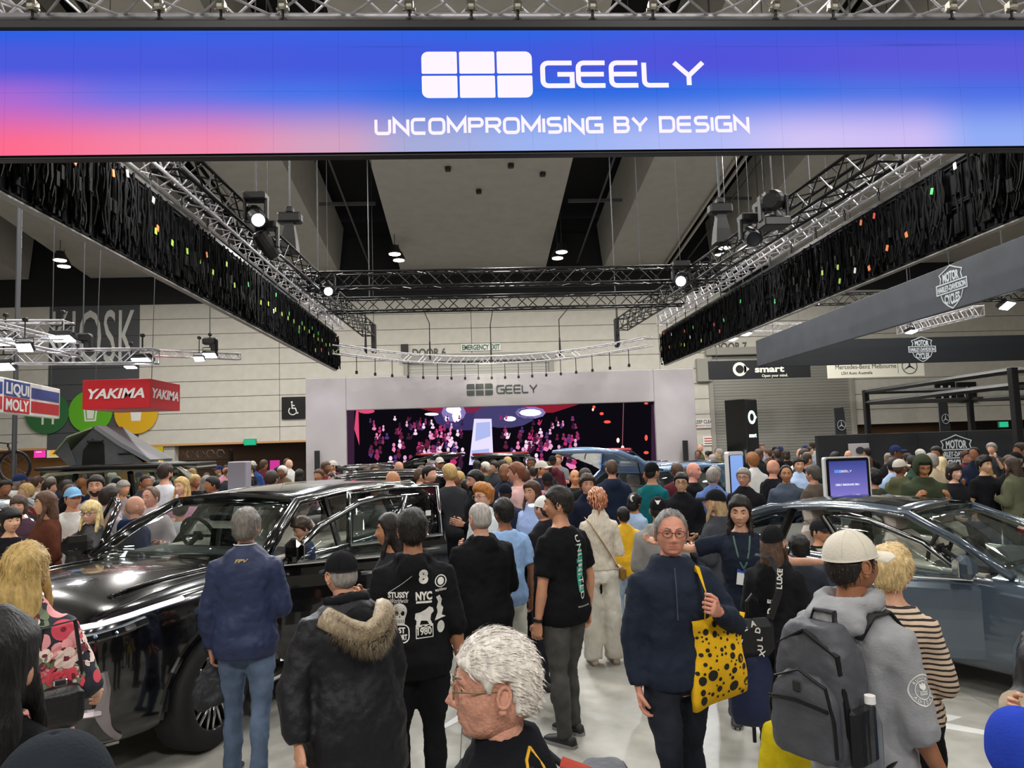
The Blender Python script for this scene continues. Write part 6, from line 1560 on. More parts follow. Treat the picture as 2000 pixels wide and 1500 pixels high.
            co=obj('cap',mb.xf(T),root,cm,smooth=True); co['role']='hat'; bo=obj('brim',bb.xf(T),co,cm,smooth=False); 
            if q: obj('button',MB().ell(T@Vector((0,0,.143)),(.008,.008,.005),8,5),co,cm)
            if q==2:
                sg=MB()
                for k in range(6):
                    az=math.radians(30+60*k); pts=[]
                    for el in np.linspace(.38,1.5,7):
                        dd=np.array([[math.sin(az)*math.cos(el),-math.cos(az)*math.cos(el),math.sin(el)]]); p=head_pts(dd,0,0,0,0.)[0]*sc_; pts.append(T@Vector((p[0]*1.006,p[1]*1.006,p[2]*1.004+.004)))
                    sg.tube(pts,.0018,4)
                obj('seam',sg,co,cm,kind='stuff')
        elif hk=='scarf':
            d2,f2=sphere_grid(40,28,0.); hp2=head_pts(d2,0,0,0,0.); mk=hair_mask(hp2,'short'); nrm=hp2/np.linalg.norm(hp2,axis=1)[:,None]
            P2=hp2+nrm*((mk*.028+(mk-1)*.012)*(1+.18*np.sin(hp2[:,2]*160+hp2[:,0]*60)))[:,None]
            mb=MB(); mb.add([tuple(p) for p in P2],f2); mb.tube([(0,.10,-.03),(.01,.13,-.06),(.03,.14,-.13)],[.02,.016,.006],6); mb.ell((0,.105,.03),(.05,.035,.05),12,8)
            o=obj('head_scarf',mb.xf(HM),root,top[4] if len(top)>4 else cm,smooth=True); o['role']='hat'
    if glasses and q:
        gm=mat('frame_'+glasses,glasses,.25,.4 if glasses.startswith('#8') else 0.); gl=MB()
        G0=empty('glasses',(0,0,0)); G0.parent=root
        for s in(-1,1):
            c=HM@Vector((s*.033,-.104,.008)); R=HM.to_3x3()
            ring=[c+R@Vector((.024*math.cos(a)*(1.05),abs(math.cos(a))*.0*s,.0185*math.sin(a))) for a in np.linspace(0,2*PI,17)]
            gl.tube(ring,.0023,5)
            gl.tube([HM@Vector((s*.057,-.103,.012)),HM@Vector((s*.079,-.06,.014)),HM@Vector((s*.083,.012,.014)),HM@Vector((s*.078,.03,.0))],.0022,5)
            obj('lens',MB().loft([[c+R@Vector((.0235*math.cos(a),yy,.018*math.sin(a))) for a in np.linspace(0,2*PI,16,endpoint=False)] for yy in(-.001,.001)]),G0,glass('spectacle_glass',(.93,.95,.95)))
        gl.tube([HM@Vector((-.010,-.106,.012)),HM@Vector((0,-.109,.014)),HM@Vector((.010,-.106,.012))],.0022,5)
        obj('frame',gl,G0,gm,smooth=True)
    PERSONS.append(root)
    return dict(root=root,J=J,HM=HM,top=to,body=body,M=M,bend=bend,scale=h/1.75,legs=legs,topm=topm)
def strands(parent,P,mk,HM,m,style,n):
    r=random.Random(7); mb=MB(); idx=[i for i in range(len(P)) if mk[i]>(.93 if style=='old' else .85) and P[i][2]>-.09]
    if not idx: return
    crown=Vector((0,.03,.12))
    for _ in range(n):
        p=Vector(P[r.choice(idx)])+Vector((r.uniform(-.004,.004),r.uniform(-.004,.004),r.uniform(-.004,.004))); nn=Vector((p.x/.076**2,p.y/.097**2,p.z/.118**2)).normalized()
        d=(p-crown); d=(d-nn*d.dot(nn)); d=d.normalized() if d.length>.01 else nn.orthogonal().normalized()
        if style=='old': d=Vector((0,1,-.55 if p.z<.07 else -.1))
        elif p.y<-.02 and p.z>.05: d=(d+Vector((.9,.35,0))).normalized()
        d=d-nn*d.dot(nn)
        d=(d+Vector((r.uniform(-.25,.25),r.uniform(-.25,.25),r.uniform(-.25,.25)))).normalized(); sd=nn.cross(d).normalized(); L=r.uniform(.016,.036)
        if style=='old':
            e0=p+d*L
            if e0.z<.036 and -.035<e0.y<.045: continue
        w=r.uniform(.0010,.0022)
        q=p+d*L*.5-nn*(L*L/.72-.002); e=p+d*L-nn*(L*L/.18-r.uniform(-.001,.004))
        mb.add([HM@(p-sd*w-nn*.003),HM@(p+sd*w-nn*.003),HM@(q-sd*w),HM@(q+sd*w),HM@e],[(0,1,3,2),(2,3,4)])
    obj('strands',mb,parent,m,kind='stuff',fix=False)
def wpt(D,local): return D['root'].matrix_world@Vector(local)
# printed lettering laid on a garment: figure in XZ, thrown along a direction onto the surface
def print_on(D,target,mb,origin,yaw,m,pitch=0.,name='print',off=.0025,sub=True,xsz=1.):
    me=target.data; b=bmesh.new(); b.from_mesh(me); tree=BVHTree.FromBMesh(b); b.free()
    R=Matrix.Rotation(yaw,3,'Z')@Matrix.Rotation(pitch,3,'X'); dirv=R@Vector((0,1,0))
    f=mb.mesh('t'); b=bmesh.new(); b.from_mesh(f); bpy.data.meshes.remove(f)
    if sub:
        bmesh.ops.triangulate(b,faces=b.faces); 
        lng=[e for e in b.edges if e.calc_length()>.018]
        if lng: bmesh.ops.subdivide_edges(b,edges=lng,cuts=2)
        bmesh.ops.triangulate(b,faces=b.faces)
    o=Vector(origin); miss=0; ds=[]
    for v in b.verts:
        p=o+R@Vector((v.co.x*xsz,0,v.co.z)); h=tree.ray_cast(p-dirv*.4,dirv)
        if h[0] is None: miss+=1; q=p; ds.append((v,None,p))
        else: ds.append((v,h[0],p))
    bad=[v for v,h,p in ds if h is None]
    for v,h,p in ds:
        if h is not None: v.co=h-dirv*off
    if bad: bmesh.ops.delete(b,geom=bad,context='VERTS')
    lf=[e for e in b.edges if e.calc_length()>.05 and abs((e.verts[0].co-e.verts[1].co).normalized().dot(dirv))>.6]
    if lf: bmesh.ops.delete(b,geom=lf,context='EDGES')
    me2=bpy.data.meshes.new(name); b.to_mesh(me2); b.free(); me2.materials.append(m)
    if not len(me2.vertices): return None
    return obj(name,me2,target)
# ----------------------------------------------------------------- the people of the photograph
def PX(px,ytop,Y):
    p=at(px,ytop,Y); return p.x,p.y,p.z
def man(px,ytop,Y,rot,label,**k):
    x,y,h=PX(px,ytop,Y)
    hat=k.get('hat'); h=h-(.035 if hat else .012)
    return person(x,y,rot,h=h,label=label,**k)
def L2W(D,v): 
    r=D['root']; return Matrix.Translation(r.location)@Euler(r.rotation_euler).to_matrix().to_4x4()@Matrix.Diagonal((*r.scale,1))@Vector(v)
M_prt=mat('print_white','#d8d6d0',.7)
# --- man in the navy jacket with his bag
A=man(480,993,4.9,PI+.08,'man in navy jacket and jeans seen from behind, carrying a black bag',q=2,hair=('short','#6f6a63'),top=('jacket','#27304f','nylon'),bottom=('jeans','#56657c'),shoes='#202124',arms=(((.065,.0,-.285),(.0,-.05,-.245)),'front'),stride=.26,girth=1.0,skin='#c08a70')
print_on(A,A['top'],fitw(text_me('FPV',.022,.02,shear=.3),.085),(0.,.3,1.425),PI,mat('print_gold','#c9a765',.5))
obj('collar_piping',MB().tube([tuple(Vector((.073*math.cos(a),.012+.075*math.sin(a),1.531))) for a in np.linspace(.15,PI-.15,9)],.004,5),A['root'],mat('print_white','#d8d6d0',.7))
w=L2W(A,A['J'][1][2]+Vector((0,-.02,-.09)))
bg_=empty('drawstring_bag',(w.x,w.y,w.z+.035),.3,'crumpled black drawstring bag hanging from the hand of the navy jacket man','bag',scale=.88)
rr=random.Random(2); R_=[]
for z,a,b in ((.02,.015,.012),(-.03,.03,.02),(-.08,.07,.04),(-.16,.115,.06),(-.26,.14,.075),(-.33,.13,.07),(-.37,.09,.05)):
    R_.append([((a+rr.uniform(-.012,.012))*math.cos(2*PI*j/18),(b+rr.uniform(-.01,.01))*math.sin(2*PI*j/18),z+.05*math.cos(2*PI*j/18)*(z<-.2)) for j in range(18)])
mb=MB(); mb.loft(R_); obj('pouch',remesh(mb,.010,2,.03,fabric('#2b2c30','nylon'),'pouch'),bg_)
obj('drawstring',MB().torus((0,0,.06),.045,.006,'y',14,6),bg_,M_blk)
# --- man in parka
B=man(686,1066,3.6,PI+.62,'man in black cap and long black parka with fur trimmed hood, seen from behind',q=2,hair=('buzz','#8f8a84'),hat=('capback' if 0 else 'cap','#17171a'),top=('parka','#15151a','nylon'),bottom=('trousers','#121214'),shoes='#131315',lean=.16,arms=(((.13,.03,-.27),(.02,.11,-.235)),'down'),girth=1.14,skin='#c89478',old=.5,glasses='#3a3a3c',hood='down')
hb2=MB(); pts=[]
for i in range(15):
    t=-1+2*i/14; pts.append((.172*t,.165+.06*(1-t*t)-.05*abs(t)**3,1.41-.075*(1-t*t)+.03*abs(t)))
hb2.tube(pts,[(.058,.045)]*15,9); hb2.v=B['bend'](hb2.v); fm=hairmat('#a3937a')
fo=obj('fur_trim',hb2,B['root'],fm,smooth=True); r=random.Random(4); fs_=MB(); 
for _ in range(3200):
    i=r.uniform(0,13.99); k=int(i); p=Vector(pts[k]).lerp(Vector(pts[k+1]),i-k); a=r.uniform(0,2*PI); nn=Vector((r.uniform(-.5,.5),math.cos(a),math.sin(a))).normalized(); b=p+Vector((nn.x*.01,nn.y*.047,nn.z*.056)); e=b+nn*r.uniform(.022,.045)+Vector((r.uniform(-.02,.02),0,-.014)); s_=nn.orthogonal().normalized()*.0018
    fs_.add([b-s_,b+s_,e],[(0,1,2)])
obj('fur',fs_,fo,fm,kind='stuff',fix=False)
hd=MB(); hd.ell((0,.15,1.36),(.15,.09,.10),16,10); hd.torus((0,.02,1.50),.092,.034,'z',20,8); hd.v=B['bend'](hd.v); obj('hood',remesh(hd,.014,4,.02,fabric('#151518','cloth'),'hood'),B['root'])
# --- man in printed black hoodie
Cc=man(805,994,4.35,PI+.10,'man in black hoodie with white prints of words and pictures on the back',q=2,hair=('short','#17130f'),top=('tee','#161618'),hood='down',bottom=('trousers','#17171a'),arms=('down2',((.06,.05,-.285),(.02,-.05,-.24))),sleeve='elbow',girth=1.18,skin='#a87458',hem=.80)
T=Cc['top']; H=lambda mb,x,z,**k: print_on(Cc,T,mb,(x,.5,z+.05),PI,M_prt,off=.003,**k)
H(fitw(text_me('8',.075,.06),.055),-.055,1.30)
H(fitw(text_me('NYC',.045,.05),.095),-.055,1.205); H(flatpoly([(-.045,0),(.045,0),(.045,.012),(-.045,.012)]),-.055,1.185)
H(fitw(text_me('1980',.04,.03),.082),-.055,1.01); H(stroke([[(-.048,-.012),(.048,-.012),(.048,.058),(-.048,.058),(-.048,-.012)]],.005),-.055,1.005)
for i in range(6): H(flatpoly([(-.048+i*.016,.045+.008*(i%2)),(-.032+i*.016,.045+.008*(i%2)),(-.032+i*.016,.053+.008*(i%2)),(-.048+i*.016,.053+.008*(i%2))]),-.055,1.0) if i<6 else None
H(fitw(text_me('STUSSY',.032,.04),.12),.09,1.225); H(fitw(text_me('Worldwide',.028,.0,shear=.4),.10),.085,1.195)
mb=MB()
for k in range(5): mb.merge(flatpoly([(-.06+.02*k,-.04+.012*k),(.03+.01*k,.018+.008*k),(.045+.01*k,.026+.008*k),(-.05+.02*k,-.03+.012*k)]))
H(mb,.09,1.29)
sk_=[arc(0,.018,.042,.045,-20,200,14)+[(-.03,-.025),(-.026,-.06),(.026,-.06),(.03,-.025)]][0]; H(flatpoly(sk_),.085,1.13)
for s in(-1,1): print_on(Cc,T,flatpoly(ellp(s*.017,.005,.011,.015,10)),(.085,.5,1.18),PI,fabric('#161618'),off=.0042)
print_on(Cc,T,flatpoly([(-.005,-.02),(.005,-.02),(0,-.008)]),(.085,.5,1.18),PI,fabric('#161618'),off=.0042)
for k in range(5): print_on(Cc,T,flatpoly([(-.021+k*.01,-.052),(-.018+k*.01,-.052),(-.018+k*.01,-.032),(-.021+k*.01,-.032)]),(.085,.5,1.18),PI,fabric('#161618'),off=.0042)
H(fitw(text_me('1ST',.03,.04),.05),.08,1.025); H(fitw(text_me('SPORT',.028,.04),.07),.08,.99); H(stroke([rrect(.092,.092,.03)+[rrect(.092,.092,.03)[0]]],.006),.08,1.022)
H(flatpoly([(-.055,.0),(-.05,.03),(-.02,.035),(.01,.05),(.03,.065),(.05,.055),(.055,.035),(.04,.02),(.035,-.01),(.05,-.045),(.035,-.045),(.015,-.015),(-.02,-.012),(-.03,-.045),(-.048,-.045),(-.045,-.012)]),-.055,1.10)
H(stroke([arc(0,0,.032,.032,0,360,20)],.006),-.155,1.30,); H(flatpoly(ellp(0,0,.02,.022,12)),-.155,1.30)
H(fitw(text_me('worldtour',.018,.02),.07),-.155,1.245)
H(flatpoly([(-.02,.05),(.0,.06),(.015,.03),(.008,0),(.022,-.02),(.012,-.06),(.035,-.07),(-.03,-.085),(-.012,-.04),(-.018,-.01),(-.008,.02)]),-.145,1.165)
H(flatpoly(ellp(0,0,.022,.036,14)),-.15,1.04)
# --- neighbours of the hoodie man
D1=man(764,1003,5.25,-PI/2+.1,'dark haired woman in profile facing left beside the printed hoodie man',q=1,hair=('long','#1d1512'),fem=1,top=('jumper','#26262b'),bottom=('jeans','#2c3340'),arms=('front','front'),skin='#b07c5c')
E1=man(938,980,5.45,PI+.45,'stout man with short grey hair in plain black hooded jacket, back turned',q=2,hair=('buzz','#a09b95'),top=('hoodie','#141417'),bottom=('trousers','#17171b'),arms=('front','front'),girth=1.25,fat=.7,skin='#cb9a82',hem=.70)
F1=man(984,973,6.15,PI+.55,'man in pale blue t-shirt and white shorts, seen from behind',q=2,hair=('short','#15110e'),top=('tee','#8fb0dc'),bottom=('shorts','#cfcfc6'),arms=('down2','down2'),skin='#80543c',girth=1.05,shoes='#c8c8c8',hem=.82)
G1=man(1092,950,5.3,PI+.80,'man in black t-shirt with green back print and grey jeans',q=2,hair=('short','#1d1714'),top=('tee','#131316'),bottom=('jeans','#4b4a47'),shoes='#1d1e20',arms=(((.06,.0,-.29),(.0,-.05,-.25)),'down2'),head=(.55,.05,0),girth=1.14,belly=.05,skin='#c08a6c',stride=-.12,hem=.80)
T=G1['top']; teal=mat('print_teal','#2c9a85',.7)
print_on(G1,T,flatpoly([(-.035,-.19),(.035,-.19),(.035,.14),(-.035,.14)]),(-.02,.5,1.22),PI,teal,off=.002)
t=text_me('UNLIMITED',.055,.008,space=1.15); fitw(t,.44); t.v=[(v[2]-.022,0,-v[0]) for v in t.v]; print_on(G1,T,t,(-.02,.5,1.20),PI,M_prt,off=.0035)
t=fitw(text_me('limits are made to be moved',.012,0),.12); print_on(G1,T,t,(-.02,.5,.93),PI,M_prt,off=.0035)
J=G1['J'][1]; dv=(J[2]-J[1]).normalized(); obj('watch',MB().tube([J[1].lerp(J[2],.90),J[1].lerp(J[2],.98)],[.034,.033],14),G1['root'],M_blkp)
# --- woman in white
scm=bpy.data.materials.new('scarf_print'); scm.use_nodes=True; N,L=nodes(scm); tc=N.new('ShaderNodeTexCoord'); v=N.new('ShaderNodeTexWave'); v.inputs['Scale'].default_value=16; v.inputs['Distortion'].default_value=9; v.inputs['Detail'].default_value=3
rp=N.new('ShaderNodeValToRGB'); rp.color_ramp.elements[0].color=(*C('#2a1a1c'),1); rp.color_ramp.elements[1].color=(*C('#d98a3a'),1); e=rp.color_ramp.elements.new(.4); e.color=(*C('#a33a2c'),1); e=rp.color_ramp.elements.new(.7); e.color=(*C('#c9a58a'),1)
L.new(tc.outputs['Object'],v.inputs[0]); L.new(v.outputs[0],rp.inputs[0]); L.new(rp.outputs[0],N['Principled BSDF'].inputs['Base Color'])
W1=man(1166,948,7.0,PI+.1,'woman in cream knit top and white trousers with colourful head scarf',q=2,hair=('bald',None),hat=('scarf','#a33a2c'),fem=1,top=('knit','#cfc6b6','knit',None,scm),bottom=('wide','#dcd8cc'),arms=('front','front'),skin='#c2916f',shoes='#b8a690',stride=.0,girth=.95)
cb=empty('crossbody_bag',W1['root'].location,W1['root'].rotation_euler.z,'tan crossbody bag strap slanting over the back of the woman in white','bag'); cb.scale=W1['root'].scale
obj('strap',MB().tube([(.13,-.05,1.46),(.12,.09,1.42),(.05,.135,1.30),(-.05,.135,1.14),(-.14,.10,.99),(-.20,.03,.93)],[(.012,.004)]*6,6,flat=(1,0,1)),cb,fabric('#8a6a34','leather')); obj('pouch',MB().rbox((-.23,-.04,.88),(.07,.2,.15),.03),cb,fabric('#8a6a34','leather'))
K1=man(1217,990,8.0,PI+.1,'child in yellow jacket and pale jeans standing by the woman in white',q=1,hair=('short','#15110f'),top=('jacket','#e0ae1c','nylon'),bottom=('jeans','#9fb2c8'),arms=('front','front'),skin='#b98462',shoes='#1b1b1d',girth=1.05)
K2=man(1238,964,8.7,PI-.9,'child in light blue top with white hair clip behind the yellow jacket child',q=1,hair=('bob','#15110f'),fem=.5,top=('jumper','#a9c4e6'),bottom=('jeans','#4a5a70'),arms=('front','front'),skin='#b98462')
obj('hair_clip',MB().torus((0,0,0),.04,.014,'x',12,6).xf(K2['HM']@Matrix.Translation((-.04,.09,.07))),K2['root'],M_white)
Q1=man(1284,964,6.3,PI-.25,'person in grey hoodie and black cap with white emblem behind the red glasses man',q=1,hair=('short','#1a1512'),hat=('cap','#17171a'),top=('hoodie','#8b8985'),bottom=('shorts','#7f8b9a'),arms=('front','front'),skin='#b98462')
hm=Q1['HM']; cap=[c for c in Q1['root'].children if c.get('role')=='hat'][0]
print_on(Q1,cap,flatpoly([(-.03,.02),(-.012,.01),(0,.014),(.012,.01),(.03,.02),(.016,-.002),(.008,-.022),(-.008,-.022),(-.016,-.002)]),hm@Vector((.0,.35,.085)),PI,M_prt)
# --- man with red glasses and the dotted tote
V=man(1306,994,3.85,.14,'man with red glasses in navy hoodie and dark jeans, looking at the camera',q=2,hair=('receding','#87837f'),top=('hoodie','#232a38'),bottom=('jeans','#22262f'),arms=(((.16,-.04,-.25),(-.20,-.235,.13)),((.055,.02,-.29),(.0,-.05,-.245))),head=(-.25,-.02,.03),skin='#c98c76',glasses='#7a3324',old=.6,fat=.45,girth=1.02,stride=-.35,palm=((-.6,.7,.1),None),handk=(1.05,.5))
obj('drawcord',MB().tube([(-.035,-.125,1.47),(-.042,-.15,1.38),(-.045,-.158,1.24)],.0035,5).tube([(-.045,-.158,1.24),(-.045,-.158,1.21)],.005,5),V['root'],mat('cord_navy','#3a4252',.8))
tb=L2W(V,(.20,-.09,.0)); td=empty('tote_bag',(tb.x,tb.y,0),V['root'].rotation_euler.z+.25,'yellow tote bag with black dots under the arm of the red glasses man','bag')
Mt_y=fabric('#e3b223'); zb_=.96; mb=MB()
rings=[]
for i in range(9):
    t=i/8; z=zb_-.21+.42*t; w=.175-.01*math.sin(t*PI)+.01*math.sin(t*7); d=.012+.045*math.sin(min(1,t*1.3)*PI*.75+.2); rings.append([(w*(abs(math.cos(a))**.6)*(1 if math.cos(a)>0 else -1),d*math.sin(a)+.01*math.sin(a*3+t*5),z+.03*math.cos(a)*(1-t)) for a in np.linspace(0,2*PI,28,endpoint=False)])
mb.loft(rings); tote=obj('bag_body',mb,td,Mt_y,smooth=True)
rr=random.Random(12); Md=mat('dot_black','#17150f',.8); dots=[]
class _D: pass
for k in range(240):
    col=rr.choice((-.13,-.045,.045,.13)); rad=rr.choice((.027,.022,.016,.010,.007,.005)) ; x=rr.uniform(-.16,.16); z=rr.uniform(-.19,.19)
    if all((x-a)**2+(z-b)**2>(rad+c+.004)**2 for a,b,c in dots) and abs(x)+rad<.168: dots.append((x,z,rad))
mb=MB()
for x,z,rad in dots: mb.merge(flatpoly(ellp(x,z,rad,rad*1.05,12)))
print_on(None,tote,mb,(0,-.4,zb_),0,Md,name='dots',sub=False).__setitem__('kind','stuff'); 
mb=MB()
for x,z,rad in dots: mb.merge(flatpoly(ellp(x,z,rad,rad*1.05,12)))
print_on(None,tote,mb,(0,.4,zb_),PI,Md,name='dots',sub=False).__setitem__('kind','stuff')
obj('strap',MB().tube([(-.1,-.03,zb_+.2),(-.11,-.06,zb_+.36),(-.09,.02,zb_+.47),(-.07,.06,zb_+.38),(-.08,.04,zb_+.2)],[(.016,.003)]*5,6),td,Mt_y)
# --- staff woman with lanyard
S1=man(1443,968,5.4,-.30,'smiling woman with long dark hair, navy shirt and lanyard, arms spread',q=2,hair=('long','#1b1412'),fem=1,top=('shortshirt','#1d2330'),bottom=('jeans','#27303e'),arms=(((.20,-.13,-.12),(.235,-.10,.02)),((.25,.02,-.05),(.24,.02,.05))),skin='#c2937a',head=(-.1,.1,.05))
def surf(D,x,z,back=False,off=.004):
    b=bmesh.new(); b.from_mesh(D['top'].data); t=BVHTree.FromBMesh(b); b.free(); h=t.ray_cast(Vector((x,2 if back else -2,z)),Vector((0,-1 if back else 1,0))); return (h[0] if h[0] else Vector((x,-.1,z)))+Vector((0,off if back else -off,0))
for s_ in(-1,1): obj('lanyard',MB().tube([surf(S1,s_*.062,1.455),surf(S1,s_*.055,1.40),surf(S1,s_*.04,1.32),surf(S1,s_*.02,1.25),surf(S1,0,1.21)],[(.007,.002)]*5,6,flat=(1,0,0)),S1['root'],mat('lanyard_dark','#3c5a52',.6))
q_=surf(S1,-.01,1.15,off=.012); bd=obj('badge',MB().rbox(q_,(.088,.004,.13),.002,rot=Matrix.Rotation(.14,3,'Y')),S1['root'],mat('badge_white','#e4e6e6',.4)); obj('badge_header',MB().rbox(q_+Vector((.006,-.003,.045)),(.086,.002,.034),.001,rot=Matrix.Rotation(.14,3,'Y')),bd,mat('badge_blue','#2b4fa8',.4))
C1=man(1506,1018,4.7,PI-.55,'woman with brown hair in black cap and black jacket, back turned, holding an umbrella',q=2,hair=('long','#4a3526'),hat=('cap','#18181a'),fem=1,top=('jacket','#19191c'),bottom=('trousers','#18181b'),arms=('front',((.07,-.02,-.28),(-.04,-.20,-.06))),skin='#c2937a',girth=.93)
w=at(1466,1300,4.45); um=empty('umbrella',(w.x,w.y,0),0,'folded navy umbrella hanging beside the woman in the black cap','umbrella'); zt4=at(1466,1300,4.45).z+.18; zb4=at(1462,1450,4.45).z
R_=[]
for t,rad in ((0,.03),(.08,.07),(.25,.11),(.5,.135),(.72,.135),(.8,.12),(.84,.05)): R_.append([((rad+.012*(j%2))*math.cos(2*PI*j/16),(rad+.012*(j%2))*.7*math.sin(2*PI*j/16),zt4+(zb4-zt4)*t) for j in range(16)])
obj('canopy',MB().loft(R_),um,fabric('#1b2444','nylon'),smooth=True); obj('shaft',MB().cyl((0,0,zb4),(0,0,zt4+.12),.008,8).cyl((0,0,zb4),(0,0,zb4+.1),.012,8),um,M_blk); obj('handle',MB().tube([(0,0,zt4+.1),(0,0,zt4+.2),(.03,0,zt4+.24),(.06,0,zt4+.2)],.012,7),um,M_blk)
w=at(1470,1245,4.4); sb=empty('shoulder_bag',(w.x,w.y,w.z),.15,'black shoulder bag with white capital letters worn by the woman in the black cap','bag')
sbo=obj('bag_body',MB().rbox((0,0,0),(.27,.11,.22),.04),sb,fabric('#17171a','nylon'))
for i,(ch,x,z,ro) in enumerate((('D',.02,.05,1.3),('L',.03,.0,1.4),('U',.03,-.05,1.45),('X',.04,-.085,1.3),('E',-.07,.06,.3),('A',-.02,.08,.2),('E',-.10,0,1.2),('X',-.11,-.04,1.2),('U',-.11,-.075,1.3))):
    t=text_me(ch,.034,.03); t.v=[(v[0]*math.cos(ro)-v[2]*math.sin(ro)+x,0,v[0]*math.sin(ro)+v[2]*math.cos(ro)+z) for v in t.v]; obj('lettering',shell(t,.002),sbo,M_prt,loc=(0,-.0555,0),fix=False)
stp=[Vector((.12,0,.1)),Vector((.19,.0,.25)),Vector((.22,.03,.36)),Vector((.20,.10,.45)),Vector((.14,.16,.46))]
so=obj('strap',MB().tube(stp,[(.026,.004)]*5,6,flat=(1,0,0)),sb,fabric('#17171a','nylon'))
for i,ch in enumerate('DELUXE'):
    t=text_me(ch,.036,.03); ro=1.4; p=stp[0].lerp(stp[3],.12+.15*i) if i<2 else stp[1].lerp(stp[2],(i-1)*.28)
    t.v=[(v[0]*math.cos(ro)-v[2]*math.sin(ro),0,v[0]*math.sin(ro)+v[2]*math.cos(ro)) for v in t.v]; obj('lettering',shell(t,.002),so,M_prt,loc=(p.x+.012,p.y-.012,p.z),fix=False)
# --- man in cream cap with backpack, striped woman, child in yellow
U=man(1655,1024,2.72,PI-1.02,'young man in cream cap and grey hoodie wearing a grey backpack',q=2,hair=('short','#1b1512'),hat=('cap','#d3ccbd'),top=('hoodie','#939496'),bottom=('shorts','#18181b'),arms=(((.07,.02,-.28),(.0,-.08,-.24)),((.045,.0,-.285),(.02,-.13,-.215))),sleeve=(None,'elbow'),head=(-.25,.05,0),skin='#9a6648',girth=.97)
hd=MB(); hd.ell((0,.13,1.455),(.13,.085,.075),18,12); hd.torus((0,.035,1.50),.092,.036,'z',22,8); hd.v=[(v[0],v[1],v[2]-(v[1]-.035)*.12) for v in hd.v]; obj('hood',remesh(hd,.013,4,.02,U['topm'],'hood'),U['root'])
T=U['top']; org=Vector((-.55,-.06,1.22)); yw=-PI/2
mb=MB(); mb.merge(stroke([arc(0,0,.062,.062,0,360,32)],.006)); mb.merge(stroke([arc(0,0,.037,.037,0,360,28)],.004))
def ringtext(s,R,h,top=True):
    out=MB(); n=len(s)
    for i,ch in enumerate(s):
        t=text_me(ch,h,.03); a=(math.radians(90)-(i-(n-1)/2)*.36) if top else (math.radians(-90)+(i-(n-1)/2)*.36); ro=a-PI/2 if top else a+PI/2; rad=R if top else R+h
        t.v=[(v[0]*math.cos(ro)-v[2]*math.sin(ro)+rad*math.cos(a),0,v[0]*math.sin(ro)+v[2]*math.cos(ro)+rad*math.sin(a)) for v in t.v]; out.merge(t)
    return out
mb.merge(ringtext('RUNDMC',.042,.014)); mb.merge(ringtext('ADIDAS',.042,.014,False))
for a in (60,90,120): c_,s_=math.cos(math.radians(a)),math.sin(math.radians(a)); mb.merge(flatpoly([(0,-.006),(c_*.018+s_*.009,s_*.018-c_*.009),(c_*.032,s_*.032),(c_*.018-s_*.009,s_*.018+c_*.009)]))
for z in(-.006,-.012,-.018): mb.merge(flatpoly([(-.018,z-.002),(.018,z-.002),(.018,z+.002),(-.018,z+.002)]))
mb.v=[(v[0]*.8,0,v[2]*.8) for v in mb.v]; print_on(U,T,mb,Vector((-.225-.43,.26,1.235)),-2.1,M_prt,off=.003)
# backpack (own thing), in the wearer's frame
bp=empty('backpack',U['root'].location,U['root'].rotation_euler.z,'grey backpack with black side pocket on the back of the cream cap man','backpack'); bp.scale=U['root'].scale
Mg=fabric('#4a4b50','nylon'); Mbk=fabric('#17171a','nylon')
def sack(w,d,z0,z1,y0,n=10,topr=.6,ang=0.):
    R_=[]
    for i in range(n+1):
        t=i/n; z=z0+(z1-z0)*t; k=(1-max(0,(t-.62)/.38)**2*(1-topr)) * (1-max(0,(.12-t)/.12)**2*.12); R_.append([(w*k*(abs(math.cos(a))**.55)*(1 if math.cos(a)>0 else -1),y0+d*k*(abs(math.sin(a))**.55)*(1 if math.sin(a)>0 else -1),z) for a in np.linspace(0,2*PI,28,endpoint=False)])
    return MB().loft(R_)
m1=sack(.150,.10,.99,1.46,.24); obj('main_compartment',remesh(m1,.012,3,.012,Mg,'main_compartment'),bp)
m2=sack(.128,.05,1.01,1.30,.335,topr=.5); obj('front_pocket',remesh(m2,.010,3,.010,Mg,'front_pocket'),bp)
for s in(-1,1):
    obj('side_pocket',MB().rbox((s*.152,.24,1.10),(.03,.15,.20),.014),bp,Mbk)
    obj('shoulder_strap',MB().tube([(s*.09,.15,1.40),(s*.105,.08,1.475),(s*.115,-.02,1.475),(s*.125,-.115,1.38),(s*.135,-.13,1.22),(s*.16,-.05,1.02),(s*.16,.14,.95)],[(.032,.007)]*4+[(.028,.006),(.014,.004),(.012,.004)],8,flat=(1,0,0)),bp,Mbk,smooth=True)
    obj('zip',MB().tube([(s*.138,.295,1.04),(s*.14,.308,1.2),(s*.118,.31,1.37),(0,.318,1.44)],[(.010,.004)]*4,6),bp,M_blk)
obj('zip',MB().tube([(-.115,.383,1.20),(0,.392,1.215),(.115,.383,1.20)],[(.012,.005)]*3,6),bp,M_blk)
obj('zip',MB().tube([(-.12,.352,1.04),(-.126,.365,1.16),(-.10,.365,1.27),(0,.365,1.312),(.10,.365,1.27),(.126,.365,1.16),(.12,.352,1.04)],[(.006,.004)]*7,6),bp,M_blk)
obj('badge',MB().rbox((.0,.383,1.26),(.03,.008,.038),.006),bp,mat('badge_dark','#2a2b2e',.3,.4)); obj('grab_loop',MB().tube([(-.05,.2,1.45),(-.04,.19,1.49),(.04,.19,1.49),(.05,.2,1.45)],[(.012,.005)]*4,6),bp,Mbk)
obj('hanging_strap',MB().tube([(-.16,.2,.97),(-.165,.18,.76),(-.16,.17,.62)],[(.014,.003)]*3,6,flat=(0,1,0)),bp,Mbk)
